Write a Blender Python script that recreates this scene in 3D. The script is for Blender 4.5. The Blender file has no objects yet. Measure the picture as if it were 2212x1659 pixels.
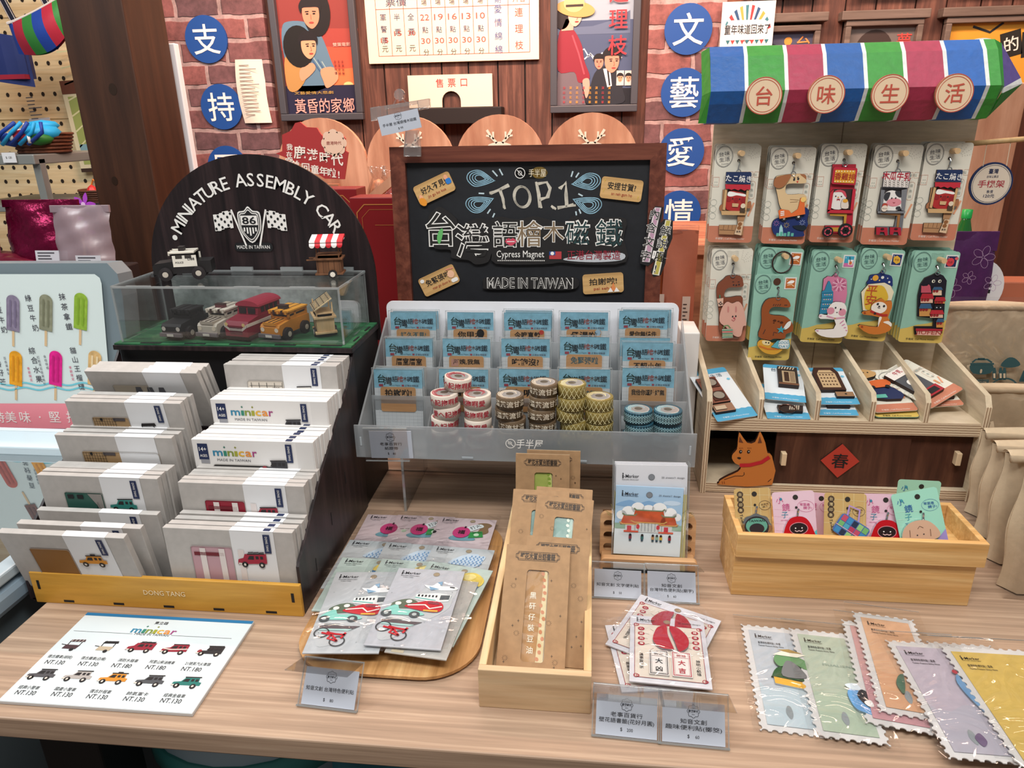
import bpy, math, random
import numpy as np
from mathutils import Matrix, Vector
random.seed(7)
S = bpy.context.scene
COL = S.collection
# ------------------------------------------------------------------ camera
W, H, FPX = 2212, 1659, 1550.0
CX, CY = W/2, H/2
def nrm(v): v = np.array(v, float); return v/np.linalg.norm(v)
up = -nrm((1185-CX, 5100-CY, FPX))            # vertical vanishing point of the room
dy = nrm((1280-CX, 263-CY, FPX)); dy = nrm(dy-up*dy.dot(up))   # the table's depth direction
dx = np.cross(dy, up)
if dx[0] < 0: dx = -dx
RW = np.stack([dx, dy, up])                   # camera (right, down, forward) -> world
CAM = np.array([0, 0, 1.35])
cd = bpy.data.cameras.new('camera'); cam = bpy.data.objects.new('camera', cd); COL.objects.link(cam)
cd.sensor_width = 36; cd.lens = FPX*36/W; cd.clip_start = .01
mm = Matrix.Identity(4)
for i in range(3):
    mm[i][0] = RW[i][0]; mm[i][1] = -RW[i][1]; mm[i][2] = -RW[i][2]; mm[i][3] = CAM[i]
cam.matrix_world = mm
S.camera = cam
# ------------------------------------------------------------------ world, lamps, exposure
vs = S.view_settings
S.display_settings.display_device = 'sRGB'
vs.view_transform = 'Standard'; vs.look = 'None'; vs.gamma = 1; vs.use_curve_mapping = False
vs.exposure = 0.0
S.cycles.transparent_max_bounces = 32
S.cycles.max_bounces = 8
w = bpy.data.worlds.new('world'); S.world = w; w.use_nodes = True
w.node_tree.nodes['Background'].inputs[0].default_value = (1, .96, .92, 1)
w.node_tree.nodes['Background'].inputs[1].default_value = .20
def area(name, loc, tgt, sx, sy, power, color):
    l = bpy.data.lights.new(name, 'AREA'); l.shape = 'RECTANGLE'; l.size = sx; l.size_y = sy; l.energy = power; l.color = color
    o = bpy.data.objects.new(name, l); COL.objects.link(o); o.location = loc
    o.rotation_euler = (Vector(tgt)-Vector(loc)).to_track_quat('-Z', 'Y').to_euler()
    return o
area('ceiling_panel_light', (.05, -.15, 2.75), (.0, .95, .85), 1.6, .45, 46, (1, .965, .92))
area('ceiling_panel_light', (-1.7, .9, 2.75), (-1.1, 1.6, .8),   .6, 1.4, 31, (.92, .98, 1))
area('ceiling_panel_light', (1.3, 1.0, 2.75), (.7, 1.3, .8), .5, 1.2, 9, (1, .93, .84))
area('wall_wash_light', (-.55, 1.95, 2.6), (-.5, 3, 1.35), 2.0, .15, 72, (1, .66, .50))
area('wall_wash_light', (1.25, 2.1, 2.6), (1.25, 3, 1.45), 1.2, .15, 26, (1, .70, .54))
# ------------------------------------------------------------------ pixel -> place in the room
def ray(px, py): return RW @ nrm((px-CX, py-CY, FPX))
def at_z(px, py, z): d = ray(px, py); return CAM+d*((z-CAM[2])/d[2])
def at_y(px, py, y): d = ray(px, py); return CAM+d*(y/d[1])
def at_x(px, py, x): d = ray(px, py); return CAM+d*(x/d[0])
class Pl:
    """A flat rectangle in the room: origin bottom left, x along it, y up it, z off its face."""
    def __init__(s, o, x, n, w=0, h=0):
        s.o = np.array(o, float); s.n = nrm(n); x = np.array(x, float); s.x = nrm(x-s.n*x.dot(s.n)); s.y = np.cross(s.n, s.x); s.w = w; s.h = h
    def hit(s, px, py): d = ray(px, py); return CAM+d*((s.o-CAM).dot(s.n)/d.dot(s.n))
    def xy(s, px, py): p = s.hit(px, py)-s.o; return (p.dot(s.x), p.dot(s.y))
    def M(s, dz=0):
        m = Matrix.Identity(4)
        for i in range(3): m[i][0] = s.x[i]; m[i][1] = s.y[i]; m[i][2] = s.n[i]; m[i][3] = s.o[i]+s.n[i]*dz
        return m
    def pts(s, L): return [s.xy(*p) for p in L]
def up_plane(y, z=0, tilt=0, yaw=0, x=0):
    """Plane through (x,y,z) facing the viewer, its top leaning back by tilt degrees."""
    t, a = math.radians(tilt), math.radians(yaw)
    n = (math.sin(a)*math.cos(t), -math.cos(a)*math.cos(t), math.sin(t))
    return Pl((x, y, z), (math.cos(a), math.sin(a), 0), n)
def flat_plane(z): return Pl((0, 0, z), (1, 0, 0), (0, 0, 1))
def fit(pl, bl, br, tl):
    """The rectangle on plane pl seen with these corners."""
    a, b, c = pl.hit(*bl), pl.hit(*br), pl.hit(*tl)
    q = Pl(a, b-a, pl.n); q.w = np.linalg.norm(b-a); q.h = (c-a).dot(q.y)
    return q
def hang(pl, tl, tr, h):
    a, b = pl.hit(*tl), pl.hit(*tr)
    q = Pl(a, b-a, pl.n); q.w = np.linalg.norm(b-a); q.h = h; q.o = a-q.y*h
    return q
def lean(bl, br, tl, z, tilt):
    """A card whose bottom edge rests at height z and whose top leans back by tilt degrees."""
    a, b = at_z(*bl, z), at_z(*br, z)
    x = nrm(b-a); back = nrm(np.cross((0, 0, 1), x)); t = math.radians(tilt)
    u = back*math.sin(t)+np.array((0, 0, 1))*math.cos(t)
    q = Pl(a, x, np.cross(x, u)); q.w = np.linalg.norm(b-a); q.h = (q.hit(*tl)-a).dot(q.y)
    return q
# ------------------------------------------------------------------ materials
def lin(h):
    h = h.lstrip('#'); r = []
    for i in (0, 2, 4):
        c = int(h[i:i+2], 16)/255; r.append(c/12.92 if c <= .04045 else ((c+.055)/1.055)**2.4)
    return (*r, 1)
MATS = {}
def newmat(k):
    m = bpy.data.materials.new(k); m.use_nodes = True; MATS[k] = m
    return m, m.node_tree.nodes, m.node_tree.links, m.node_tree.nodes['Principled BSDF']
def C(hexc, rough=.55, metal=0, spec=.4, noise=0, bump=0):
    k = f'{hexc}_{rough}_{metal}_{spec}_{noise}_{bump}'
    if k in MATS: return MATS[k]
    m, N, L, b = newmat(k)
    b.inputs['Base Color'].default_value = lin(hexc); b.inputs['Roughness'].default_value = rough
    b.inputs['Metallic'].default_value = metal; b.inputs['Specular IOR Level'].default_value = spec
    if noise or bump:
        tc = N.new('ShaderNodeTexCoord'); n = N.new('ShaderNodeTexNoise'); n.inputs['Scale'].default_value = 90; n.inputs['Detail'].default_value = 5
        L.new(tc.outputs['Object'], n.inputs['Vector'])
        if noise:
            r = N.new('ShaderNodeMapRange'); r.inputs['From Min'].default_value = .3; r.inputs['From Max'].default_value = .7
            r.inputs['To Min'].default_value = 1-noise; r.inputs['To Max'].default_value = 1+noise*.4
            h = N.new('ShaderNodeHueSaturation'); h.inputs['Color'].default_value = lin(hexc)
            L.new(n.outputs['Fac'], r.inputs['Value']); L.new(r.outputs[0], h.inputs['Value']); L.new(h.outputs[0], b.inputs['Base Color'])
        if bump:
            bp = N.new('ShaderNodeBump'); bp.inputs['Strength'].default_value = bump; bp.inputs['Distance'].default_value = .002
            L.new(n.outputs['Fac'], bp.inputs['Height']); L.new(bp.outputs[0], b.inputs['Normal'])
    return m
def wood(k, c1, c2, scale=(4, 60, 60), rough=.45, c3=None, bump=.15, fine=3, spec=.35):
    """Streaked grain, long along the axis with the small scale."""
    if k in MATS: return MATS[k]
    m, N, L, b = newmat(k)
    tc = N.new('ShaderNodeTexCoord'); mp = N.new('ShaderNodeMapping'); mp.inputs['Scale'].default_value = scale
    n = N.new('ShaderNodeTexNoise'); n.inputs['Scale'].default_value = 1; n.inputs['Detail'].default_value = 8; n.inputs['Roughness'].default_value = .62; n.inputs['Distortion'].default_value = .35
    r = N.new('ShaderNodeValToRGB'); e = r.color_ramp.elements
    e[0].position = .32; e[0].color = lin(c1); e[1].position = .68; e[1].color = lin(c2)
    if c3: q = e.new(.5); q.color = lin(c3)
    n2 = N.new('ShaderNodeTexNoise'); n2.inputs['Scale'].default_value = fine; n2.inputs['Detail'].default_value = 6
    mx = N.new('ShaderNodeMix'); mx.data_type = 'RGBA'; mx.blend_type = 'MULTIPLY'; mx.inputs[0].default_value = .35
    L.new(tc.outputs['Object'], mp.inputs[0]); L.new(mp.outputs[0], n.inputs['Vector']); L.new(mp.outputs[0], n2.inputs['Vector'])
    L.new(n.outputs['Fac'], r.inputs[0]); L.new(r.outputs[0], mx.inputs[6]); L.new(n2.outputs['Fac'], mx.inputs[7])
    sc = N.new('ShaderNodeHueSaturation'); sc.inputs['Value'].default_value = 1.18
    L.new(mx.outputs[2], sc.inputs['Color']); L.new(sc.outputs[0], b.inputs['Base Color'])
    b.inputs['Roughness'].default_value = rough; b.inputs['Specular IOR Level'].default_value = spec
    if bump:
        bp = N.new('ShaderNodeBump'); bp.inputs['Strength'].default_value = bump; bp.inputs['Distance'].default_value = .001
        L.new(n.outputs['Fac'], bp.inputs['Height']); L.new(bp.outputs[0], b.inputs['Normal'])
    return m
def stripes(k, c1, c2, axis, period, rough=.6):
    if k in MATS: return MATS[k]
    m, N, L, b = newmat(k)
    tc = N.new('ShaderNodeTexCoord'); mp = N.new('ShaderNodeMapping')
    wv = N.new('ShaderNodeTexWave'); wv.bands_direction = axis; wv.inputs['Scale'].default_value = .314/period; wv.inputs['Distortion'].default_value = .6; wv.inputs['Detail'].default_value = 2; wv.inputs['Detail Scale'].default_value = 3
    r = N.new('ShaderNodeValToRGB'); e = r.color_ramp.elements; e[0].position = .25; e[0].color = lin(c1); e[1].position = .6; e[1].color = lin(c2)
    L.new(tc.outputs['Object'], mp.inputs[0]); L.new(mp.outputs[0], wv.inputs['Vector']); L.new(wv.outputs['Fac'], r.inputs[0]); L.new(r.outputs[0], b.inputs['Base Color'])
    b.inputs['Roughness'].default_value = rough
    return m
def clear(k, tint='ffffff', gloss=.06, rough=.03, frost=0, frostc='e6ecee', bump=0, edge=.35):
    """Thin clear plastic: lets light through, mirrors a little, more at grazing angles; frost adds milky scatter."""
    if k in MATS: return MATS[k]
    m, N, L, b = newmat(k); N.remove(b); out = N['Material Output']
    t = N.new('ShaderNodeBsdfTransparent'); t.inputs[0].default_value = lin(tint)
    g = N.new('ShaderNodeBsdfGlossy'); g.inputs['Roughness'].default_value = rough
    lw = N.new('ShaderNodeLayerWeight'); lw.inputs['Blend'].default_value = edge
    r = N.new('ShaderNodeMapRange'); r.inputs['To Min'].default_value = gloss; r.inputs['To Max'].default_value = min(1, gloss+.5)
    mx = N.new('ShaderNodeMixShader'); L.new(lw.outputs['Fresnel'], r.inputs['Value']); L.new(r.outputs[0], mx.inputs[0])
    if frost:
        d = N.new('ShaderNodeBsdfDiffuse'); d.inputs[0].default_value = lin(frostc)
        tr = N.new('ShaderNodeBsdfTranslucent'); tr.inputs[0].default_value = lin(frostc)
        a = N.new('ShaderNodeMixShader'); a.inputs[0].default_value = .45; L.new(d.outputs[0], a.inputs[1]); L.new(tr.outputs[0], a.inputs[2])
        f = N.new('ShaderNodeMixShader'); f.inputs[0].default_value = frost; L.new(t.outputs[0], f.inputs[1]); L.new(a.outputs[0], f.inputs[2]); L.new(f.outputs[0], mx.inputs[1])
    else: L.new(t.outputs[0], mx.inputs[1])
    L.new(g.outputs[0], mx.inputs[2]); L.new(mx.outputs[0], out.inputs[0])
    if bump:
        tc = N.new('ShaderNodeTexCoord'); n = N.new('ShaderNodeTexNoise'); n.inputs['Scale'].default_value = 14; n.inputs['Detail'].default_value = 2; n.inputs['Distortion'].default_value = 1.5
        bp = N.new('ShaderNodeBump'); bp.inputs['Strength'].default_value = bump; bp.inputs['Distance'].default_value = .02
        L.new(tc.outputs['Object'], n.inputs['Vector']); L.new(n.outputs['Fac'], bp.inputs['Height'])
        L.new(bp.outputs[0], g.inputs['Normal']); L.new(bp.outputs[0], lw.inputs['Normal'])
    return m
# ------------------------------------------------------------------ mesh builder
TXT = {}
def glyphs(s, off=0.0, res=2):
    off = off*.6 if off >= .03 else off*.4
    k = (s, off)
    if k not in TXT:
        c = bpy.data.curves.new('t', 'FONT'); c.body = s; c.resolution_u = res; c.offset = off
        o = bpy.data.objects.new('t', c); COL.objects.link(o)
        dg = bpy.context.evaluated_depsgraph_get(); dg.update()
        me = bpy.data.meshes.new_from_object(o.evaluated_get(dg))
        v = np.empty(len(me.vertices)*3); me.vertices.foreach_get('co', v); v = v.reshape(-1, 3)
        f = [tuple(p.vertices) for p in me.polygons]
        bpy.data.objects.remove(o); bpy.data.curves.remove(c); bpy.data.meshes.remove(me)
        TXT[k] = (v, f)
    return TXT[k]
class B:
    def __init__(s): s.v = []; s.f = []; s.mi = []; s.mats = []; s.T = None; s.st = []
    def m(s, mat):
        if isinstance(mat, str): mat = C(mat)
        if mat not in s.mats: s.mats.append(mat)
        return s.mats.index(mat)
    def push(s, M): s.st.append(s.T); s.T = M if s.T is None else s.T @ M; return s
    def pop(s): s.T = s.st.pop(); return s
    def add(s, V, F, mat):
        b = len(s.v); i = s.m(mat)
        if s.T is not None:
            A = np.array(s.T); V = np.asarray(V, float) @ A[:3, :3].T + A[:3, 3]
        s.v.extend(map(tuple, V)); s.f.extend(tuple(b+k for k in f) for f in F); s.mi.extend([i]*len(F)); return s
    def box(s, x0, x1, y0, y1, z0, z1, mat, skip=''):
        V = [(x0,y0,z0),(x1,y0,z0),(x1,y1,z0),(x0,y1,z0),(x0,y0,z1),(x1,y0,z1),(x1,y1,z1),(x0,y1,z1)]
        F = {'b':(0,3,2,1),'t':(4,5,6,7),'f':(0,1,5,4),'r':(1,2,6,5),'k':(2,3,7,6),'l':(3,0,4,7)}
        return s.add(V, [F[k] for k in F if k not in skip], mat)
    def prism(s, P, z0, z1, mat, top=None):
        n = len(P)
        if sum(P[i][0]*P[(i+1)%n][1]-P[(i+1)%n][0]*P[i][1] for i in range(n)) < 0: P = P[::-1]
        V = [(x, y, z0) for x, y in P]+[(x, y, z1) for x, y in P]
        s.add(V, [tuple(range(n-1, -1, -1))]+[(i, (i+1)%n, n+(i+1)%n, n+i) for i in range(n)], mat)
        return s.add([(x, y, z1) for x, y in P], [tuple(range(n))], top or mat)
    def flat(s, P, z, mat):
        n = len(P)
        if sum(P[i][0]*P[(i+1)%n][1]-P[(i+1)%n][0]*P[i][1] for i in range(n)) < 0: P = P[::-1]
        return s.add([(x, y, z) for x, y in P], [tuple(range(n))], mat)
    def rect(s, x0, y0, x1, y1, z, mat): return s.flat([(x0, y0), (x1, y0), (x1, y1), (x0, y1)], z, mat)
    def ell(s, cx, cy, rx, ry, z, mat, n=20, rot=0, a0=0, a1=360): return s.flat(ellp(cx, cy, rx, ry, n, rot, a0, a1), z, mat)
    def rr(s, x0, y0, x1, y1, r, z, mat): return s.flat(rrp(x0, y0, x1, y1, r), z, mat)
    def line(s, P, wd, z, mat, closed=False):
        P = [np.array(p, float) for p in P]; n = len(P)
        if closed: P = P+[P[0]]; n += 1
        V = []
        for i in range(n):
            if closed and i in (0, n-1): d = nrm(nrm(P[1]-P[0])+nrm(P[0]-P[n-2])+1e-9)
            else:
                d = np.zeros(2)
                if i > 0: d = d+nrm(P[i]-P[i-1]+1e-12)
                if i < n-1: d = d+nrm(P[i+1]-P[i]+1e-12)
                d = nrm(d+1e-9)
            q = np.array((-d[1], d[0]))*wd/2
            V += [(*(P[i]-q), z), (*(P[i]+q), z)]
        return s.add(V, [(2*i, 2*i+2, 2*i+3, 2*i+1) for i in range(n-1)], mat)
    def ring(s, cx, cy, rx, ry, wd, z, mat, n=24): return s.line(ellp(cx, cy, rx, ry, n), wd, z, mat, True)
    def frame(s, x0, y0, x1, y1, wd, z, mat):
        s.rect(x0, y0, x1, y0+wd, z, mat); s.rect(x0, y1-wd, x1, y1, z, mat); s.rect(x0, y0+wd, x0+wd, y1-wd, z, mat); return s.rect(x1-wd, y0+wd, x1, y1-wd, z, mat)
    def text(s, t, cx, cy, h, z, mat, w=None, rot=0, bold=0, al='c', depth=0, shear=0):
        v, f = glyphs(t, bold)
        if not len(v): return s
        lo, hi = v.min(0), v.max(0); k = h
        sx = (w/(hi[0]-lo[0])) if w else k
        if w and not h: k = sx
        ax = {'c': (lo[0]+hi[0])/2, 'l': lo[0], 'r': hi[0]}[al]
        V = v-np.array((ax, (lo[1]+hi[1])/2, 0)); V = V*np.array((sx, k, 1)); V[:, 0] += shear*V[:, 1]
        if rot:
            a = math.radians(rot); c_, s_ = math.cos(a), math.sin(a)
            V[:, :2] = V[:, :2] @ np.array(((c_, s_), (-s_, c_)))
        V = V+np.array((cx, cy, 0)); V[:, 2] = z
        return s.add(V, f, mat)
    def vtext(s, t, cx, cy, h, step, z, mat, w=None, rot=0, bold=0):
        n = len(t); a = math.radians(rot)
        for i, ch in enumerate(t):
            d = ((n-1)/2-i)*step
            if ch != ' ': s.text(ch, cx-math.sin(a)*d, cy+math.cos(a)*d, h, z, mat, None, rot, bold)
        return s
    def tube(s, P, r, mat, n=8, closed=False, caps=True):
        P = [Vector(p) for p in P]; m = len(P); R = r if isinstance(r, (list, tuple)) else [r]*m; V = []; u = None
        for i in range(m):
            d = (P[(i+1) % m]-P[i-1]) if closed or 0 < i < m-1 else (P[1]-P[0] if i == 0 else P[-1]-P[-2])
            d.normalize()
            if u is None: u = d.orthogonal().normalized()
            u = (u-d*u.dot(d)).normalized(); q = d.cross(u)
            V += [tuple(P[i]+(u*math.cos(a)+q*math.sin(a))*R[i]) for a in (2*math.pi*k/n for k in range(n))]
        F = [(i*n+k, i*n+(k+1) % n, ((i+1) % m)*n+(k+1) % n, ((i+1) % m)*n+k) for i in range(m if closed else m-1) for k in range(n)]
        if caps and not closed: F += [tuple(range(n-1, -1, -1)), tuple((m-1)*n+k for k in range(n))]
        return s.add(V, F, mat)
    def lathe(s, prof, mat, n=24, cx=0, cy=0, axis='z'):
        V = []; m = len(prof)
        for r, z in prof:
            for k in range(n):
                a = 2*math.pi*k/n; p = (cx+r*math.cos(a), cy+r*math.sin(a), z)
                V.append(p if axis == 'z' else (p[0], z, p[1]) if axis == 'y' else (z, p[0], p[1]))
        F = [(i*n+k, i*n+(k+1) % n, (i+1)*n+(k+1) % n, (i+1)*n+k) for i in range(m-1) for k in range(n)]
        return s.add(V, F, mat)
    def grid(s, fn, nu, nv, mat):
        V = [fn(i/nu, j/nv) for j in range(nv+1) for i in range(nu+1)]; k = nu+1
        return s.add(V, [(j*k+i, j*k+i+1, (j+1)*k+i+1, (j+1)*k+i) for j in range(nv) for i in range(nu)], mat)
    def holed(s, outer, holes, z0, z1, mat):
        c = bpy.data.curves.new('h', 'CURVE'); c.dimensions = '2D'; c.fill_mode = 'BOTH'; c.extrude = (z1-z0)/2
        for P in [outer]+holes:
            sp = c.splines.new('POLY'); sp.points.add(len(P)-1); sp.use_cyclic_u = True
            for i, p in enumerate(P): sp.points[i].co = (p[0], p[1], 0, 1)
        o = bpy.data.objects.new('h', c); COL.objects.link(o); dg = bpy.context.evaluated_depsgraph_get(); dg.update()
        me = bpy.data.meshes.new_from_object(o.evaluated_get(dg))
        V = [(v.co.x, v.co.y, v.co.z+(z0+z1)/2) for v in me.vertices]; F = [tuple(p.vertices) for p in me.polygons]
        bpy.data.objects.remove(o); bpy.data.curves.remove(c); bpy.data.meshes.remove(me)
        return s.add(V, F, mat)
    def mesh(s, name):
        me = bpy.data.meshes.new(name); me.from_pydata(s.v, [], s.f)
        for m in s.mats: me.materials.append(m)
        me.polygons.foreach_set('material_index', s.mi); me.update(); return me
def ellp(cx, cy, rx, ry, n=20, rot=0, a0=0, a1=360):
    full = a1-a0 >= 360; r = math.radians(rot); P = []
    for k in range(n if full else n+1):
        a = math.radians(a0+(a1-a0)*k/n); x, y = rx*math.cos(a), ry*math.sin(a)
        P.append((cx+x*math.cos(r)-y*math.sin(r), cy+x*math.sin(r)+y*math.cos(r)))
    return P
def rrp(x0, y0, x1, y1, r, n=5):
    P = []
    for cx, cy, a in ((x1-r, y0+r, -90), (x1-r, y1-r, 0), (x0+r, y1-r, 90), (x0+r, y0+r, 180)):
        P += [(cx+r*math.cos(math.radians(a+90*k/n)), cy+r*math.sin(math.radians(a+90*k/n))) for k in range(n+1)]
    return P
def smooth_poly(P, n=4):
    """Closed Catmull-Rom outline through the points."""
    P = [np.array(p, float) for p in P]; m = len(P); out = []
    for i in range(m):
        a, b, c, d = P[i-1], P[i], P[(i+1) % m], P[(i+2) % m]
        for k in range(n):
            t = k/n; out.append(tuple(.5*((2*b)+(-a+c)*t+(2*a-5*b+4*c-d)*t*t+(-a+3*b-3*c+d)*t**3)))
    return out
# ------------------------------------------------------------------ objects
def tag(o, label=None, cat=None, group=None, kind=None):
    if label: o['label'] = label
    if cat: o['category'] = cat
    if group: o['group'] = group
    if kind: o['kind'] = kind
    return o
def T(x, y, z, rz=0): return Matrix.Translation((x, y, z)) @ Matrix.Rotation(math.radians(rz), 4, 'Z')
def thing(name, label, cat, M, group=None):
    o = bpy.data.objects.new(name, None); COL.objects.link(o); o.matrix_world = M; o.empty_display_size = .02
    return tag(o, label, cat, group)
def obj(name, b, parent=None, M=None, bev=0, label=None, sm=False, seg=2):
    me = b.mesh(name) if isinstance(b, B) else b
    o = bpy.data.objects.new(name, me); COL.objects.link(o)
    if parent: o.parent = parent
    if M is not None: o.matrix_local = M
    if bev:
        md = o.modifiers.new('edges', 'BEVEL'); md.width = bev; md.segments = seg; md.limit_method = 'ANGLE'; md.angle_limit = math.radians(50)
    if sm: me.polygons.foreach_set('use_smooth', [True]*len(me.polygons))
    if label: o['label'] = label
    return o
def solo(name, b, label, cat, M=None, group=None, bev=0, sm=False, kind=None):
    return tag(obj(name, b, None, M, bev, None, sm), label, cat, group, kind)
def struct(name, b, M=None, bev=0): return tag(obj(name, b, None, M, bev), kind='structure')
def dup(o, M, label, parent=None):
    c = o.copy(); COL.objects.link(c)
    if parent: c.parent = parent
    else: c.matrix_world = M; c['label'] = label
    for ch in [x for x in o.children]: dup(ch, None, None, c)
    return c
ORD = ['front', 'second', 'third', 'fourth', 'fifth', 'sixth', 'seventh', 'eighth']
FILM = clear('film', gloss=.035, rough=.08, bump=.12)
BAG = clear('bag_film', gloss=.07, rough=.07, bump=.45)
ACR = clear('acrylic', gloss=.05, edge=.3)
ACRE = clear('acrylic_edge', gloss=.15, frost=.35, frostc='dfe8ea')
FROST = clear('frosted_plastic', gloss=.05, rough=.25, frost=.42, frostc='cfd6da')
FROST2 = clear('frosted_panel', gloss=.05, rough=.3, frost=.5, frostc='bcc4ca')
BLK, INK, WHT, NAVY = C('17181b'), C('22242a', .6), C('eceae6', .5), C('1d2a4f')
OAK = wood('oak_laminate', '98806c', 'c2a78f', (3.2, 130, 130), .38, 'ab907a', .05, 1.2)
BAMB = wood('bamboo', 'c39355', 'e3bd83', (4, 110, 110), .4, 'd4a76c', .05)
BAMBL = wood('pale_bamboo', 'c9a374', 'e8cfa6', (60, 4, 60), .45, 'd9ba8c', .05)
PLY = wood('plywood_face', 'c0ab91', 'dccbb3', (8, 8, 60), .55, 'cebb9f', .05)
PLYX = stripes('plywood_edge_x', '9a8066', 'd9c5a8', 'X', .0042)
PLYZ = stripes('plywood_edge_z', '9a8066', 'd9c5a8', 'Z', .0042)
DKW = wood('dark_display_wood', '171214', '37292a', (70, 70, 4), .4, '241b1d', .1)
BLKB = C('141315', .45)
# ================================================================== THE SETTING
b = B(); b.box(-4.2, 3.4, -1.2, 3.2, -.02, 0, wood('floor_wood', '3a2a20', '5d4433', (3, 30, 30), .5)); struct('floor', b)
# back wall: upright planks over a dark backing
PLK = wood('wall_planks', '48302a', '84594a', (45, 45, 3), .7, '603e34', .3)
b = B(); b.box(-1.40, 2.6, 3.012, 3.06, 0, 2.7, '1c1310')
x = -1.40
while x < 2.6:
    wd = random.choice((.105, .115, .125, .135)); b.box(x, min(x+wd-.006, 2.6), 3.0, 3.02, 0, 2.7, PLK, 'k'); x += wd
struct('wall_back', b)
def brick_mat():
    m, N, L, p = newmat('brick')
    tc = N.new('ShaderNodeTexCoord'); mp = N.new('ShaderNodeMapping'); mp.inputs['Rotation'].default_value = (math.pi/2, 0, 0)
    ns = N.new('ShaderNodeTexNoise'); ns.inputs['Scale'].default_value = 9; ns.inputs['Detail'].default_value = 3
    ad = N.new('ShaderNodeVectorMath'); ad.operation = 'MULTIPLY_ADD'; ad.inputs[1].default_value = (.03, .03, .03)
    br = N.new('ShaderNodeTexBrick'); br.inputs['Scale'].default_value = 1; br.inputs['Brick Width'].default_value = .19; br.inputs['Row Height'].default_value = .083; br.inputs['Mortar Size'].default_value = .009; br.inputs['Mortar Smooth'].default_value = .35; br.inputs['Bias'].default_value = -.1
    br.inputs['Color1'].default_value = lin('8c5450'); br.inputs['Color2'].default_value = lin('5c4448'); br.inputs['Mortar'].default_value = lin('a88c88')
    n2 = N.new('ShaderNodeTexNoise'); n2.inputs['Scale'].default_value = 22; n2.inputs['Detail'].default_value = 6; n2.inputs['Roughness'].default_value = .7
    hs = N.new('ShaderNodeHueSaturation'); r = N.new('ShaderNodeMapRange'); r.inputs['From Min'].default_value = .3; r.inputs['From Max'].default_value = .7; r.inputs['To Min'].default_value = .55; r.inputs['To Max'].default_value = 1.4
    L.new(tc.outputs['Object'], mp.inputs[0]); L.new(tc.outputs['Object'], ns.inputs[0]); L.new(ns.outputs['Color'], ad.inputs[0]); L.new(mp.outputs[0], ad.inputs[2]); L.new(ad.outputs[0], br.inputs[0])
    L.new(tc.outputs['Object'], n2.inputs[0]); L.new(n2.outputs['Fac'], r.inputs[0]); L.new(r.outputs[0], hs.inputs['Value']); L.new(br.outputs['Color'], hs.inputs['Color']); L.new(hs.outputs[0], p.inputs['Base Color'])
    bp = N.new('ShaderNodeBump'); bp.inputs['Strength'].default_value = .6; bp.inputs['Distance'].default_value = .01; bp.invert = True
    L.new(br.outputs['Fac'], bp.inputs['Height']); L.new(bp.outputs[0], p.inputs['Normal']); p.inputs['Roughness'].default_value = .75
    return m
BRK = brick_mat()
b = B(); b.box(-1.72, -1.27, 2.97, 3.06, 0, 2.7, BRK); struct('trim_1', b)
b = B(); b.box(.20, .475, 2.97, 3.06, 0, 2.7, BRK); struct('trim_2', b)
b = B(); b.box(.475, .53, 2.965, 3.06, 0, 2.7, wood('post_red', '5b3322', '86523a', (60, 60, 3), .6)); struct('trim_3', b)
# pegboard wall at the left
PEG = wood('pegboard_pine', 'd8bc8c', 'f0deb6', (2.2, 40, 40), .55, 'e4cc9f', .05)
b = B(); b.box(-3.4, -1.72, 2.96, 3.06, 0, 2.7, PEG)
for i in range(32):
    for j in range(24): b.ell(0, 0, 0, 0, 0, 'a08050', 3) if 0 else b.push(T(-3.35+i*.0525, 2.9585, .75+j*.0575) @ Matrix.Rotation(math.pi/2, 4, 'X')).ell(0, 0, .0075, .0085, 0, C('2a2018'), 12).pop()
for z in (1.02, 1.40, 1.78): b.box(-3.4, -1.72, 2.9585, 2.96, z, z+.003, 'a58b60')
struct('wall_left', b)
# big brown post: front and right faces seen
POST = wood('post_brown', '2f1a11', '4a2c1c', (22, 22, 1.6), .5, '3b2216', .12)
b = B(); b.box(-1.352, -1.176, 1.9, 2.09, 0, 2.7, POST)
for (x, z, r) in ((-1.245, 1.452, .011), (-1.29, 1.222, .009)):
    b.push(T(x, 1.8995, z) @ Matrix.Rotation(math.pi/2, 4, 'X')).ell(0, 0, r, r*1.35, 0, C('2a1a10', .4), 16).pop()
struct('trim_4', b, bev=.004)
b = B(); b.box(1.02, 1.2, 1.72, 1.95, 0, 2.7, wood('post_dark', '2b1611', '472419', (30, 30, 2), .5)); struct('trim_5', b, bev=.004)
# ================================================================== TABLES
def table(name, label, x0, x1, y0, y1, legs):
    t = thing(name, label, 'table', T((x0+x1)/2, (y0+y1)/2, 0)); cx, cy = (x0+x1)/2, (y0+y1)/2
    obj('tabletop', B().box(x0-cx, x1-cx, y0-cy, y1-cy, .722, .75, OAK), t, bev=.002)
    for (x, y) in legs: obj('leg', B().push(T(x-cx, y-cy, 0)).prism([(-.045, -.035), (.035, -.035), (.035, .035), (-.045, .035)], 0, .722, BLK).pop(), t, bev=.003)
    return t
table('display_table', 'long light oak table with black legs in the foreground carrying the goods', -.725, 1.15, .549, 1.163, ((-.63, .66), (-.63, 1.08), (1.05, .66), (1.05, 1.08)))
table('display_table', 'light oak table pushed against the back of the front table', -.725, 1.15, 1.168, 1.78, ((-.63, 1.25), (-.63, 1.7), (1.05, 1.25), (1.05, 1.7)))
b = B(); b.box(-.25, 1.1, .85, .9, 0, .70, C('0c0b0c', .7)); solo('under_table_dark_sheet', b, 'black sheet added for the darkness below the front oak table', 'panel')  # black backing sheet added to make the space under the table dark
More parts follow.
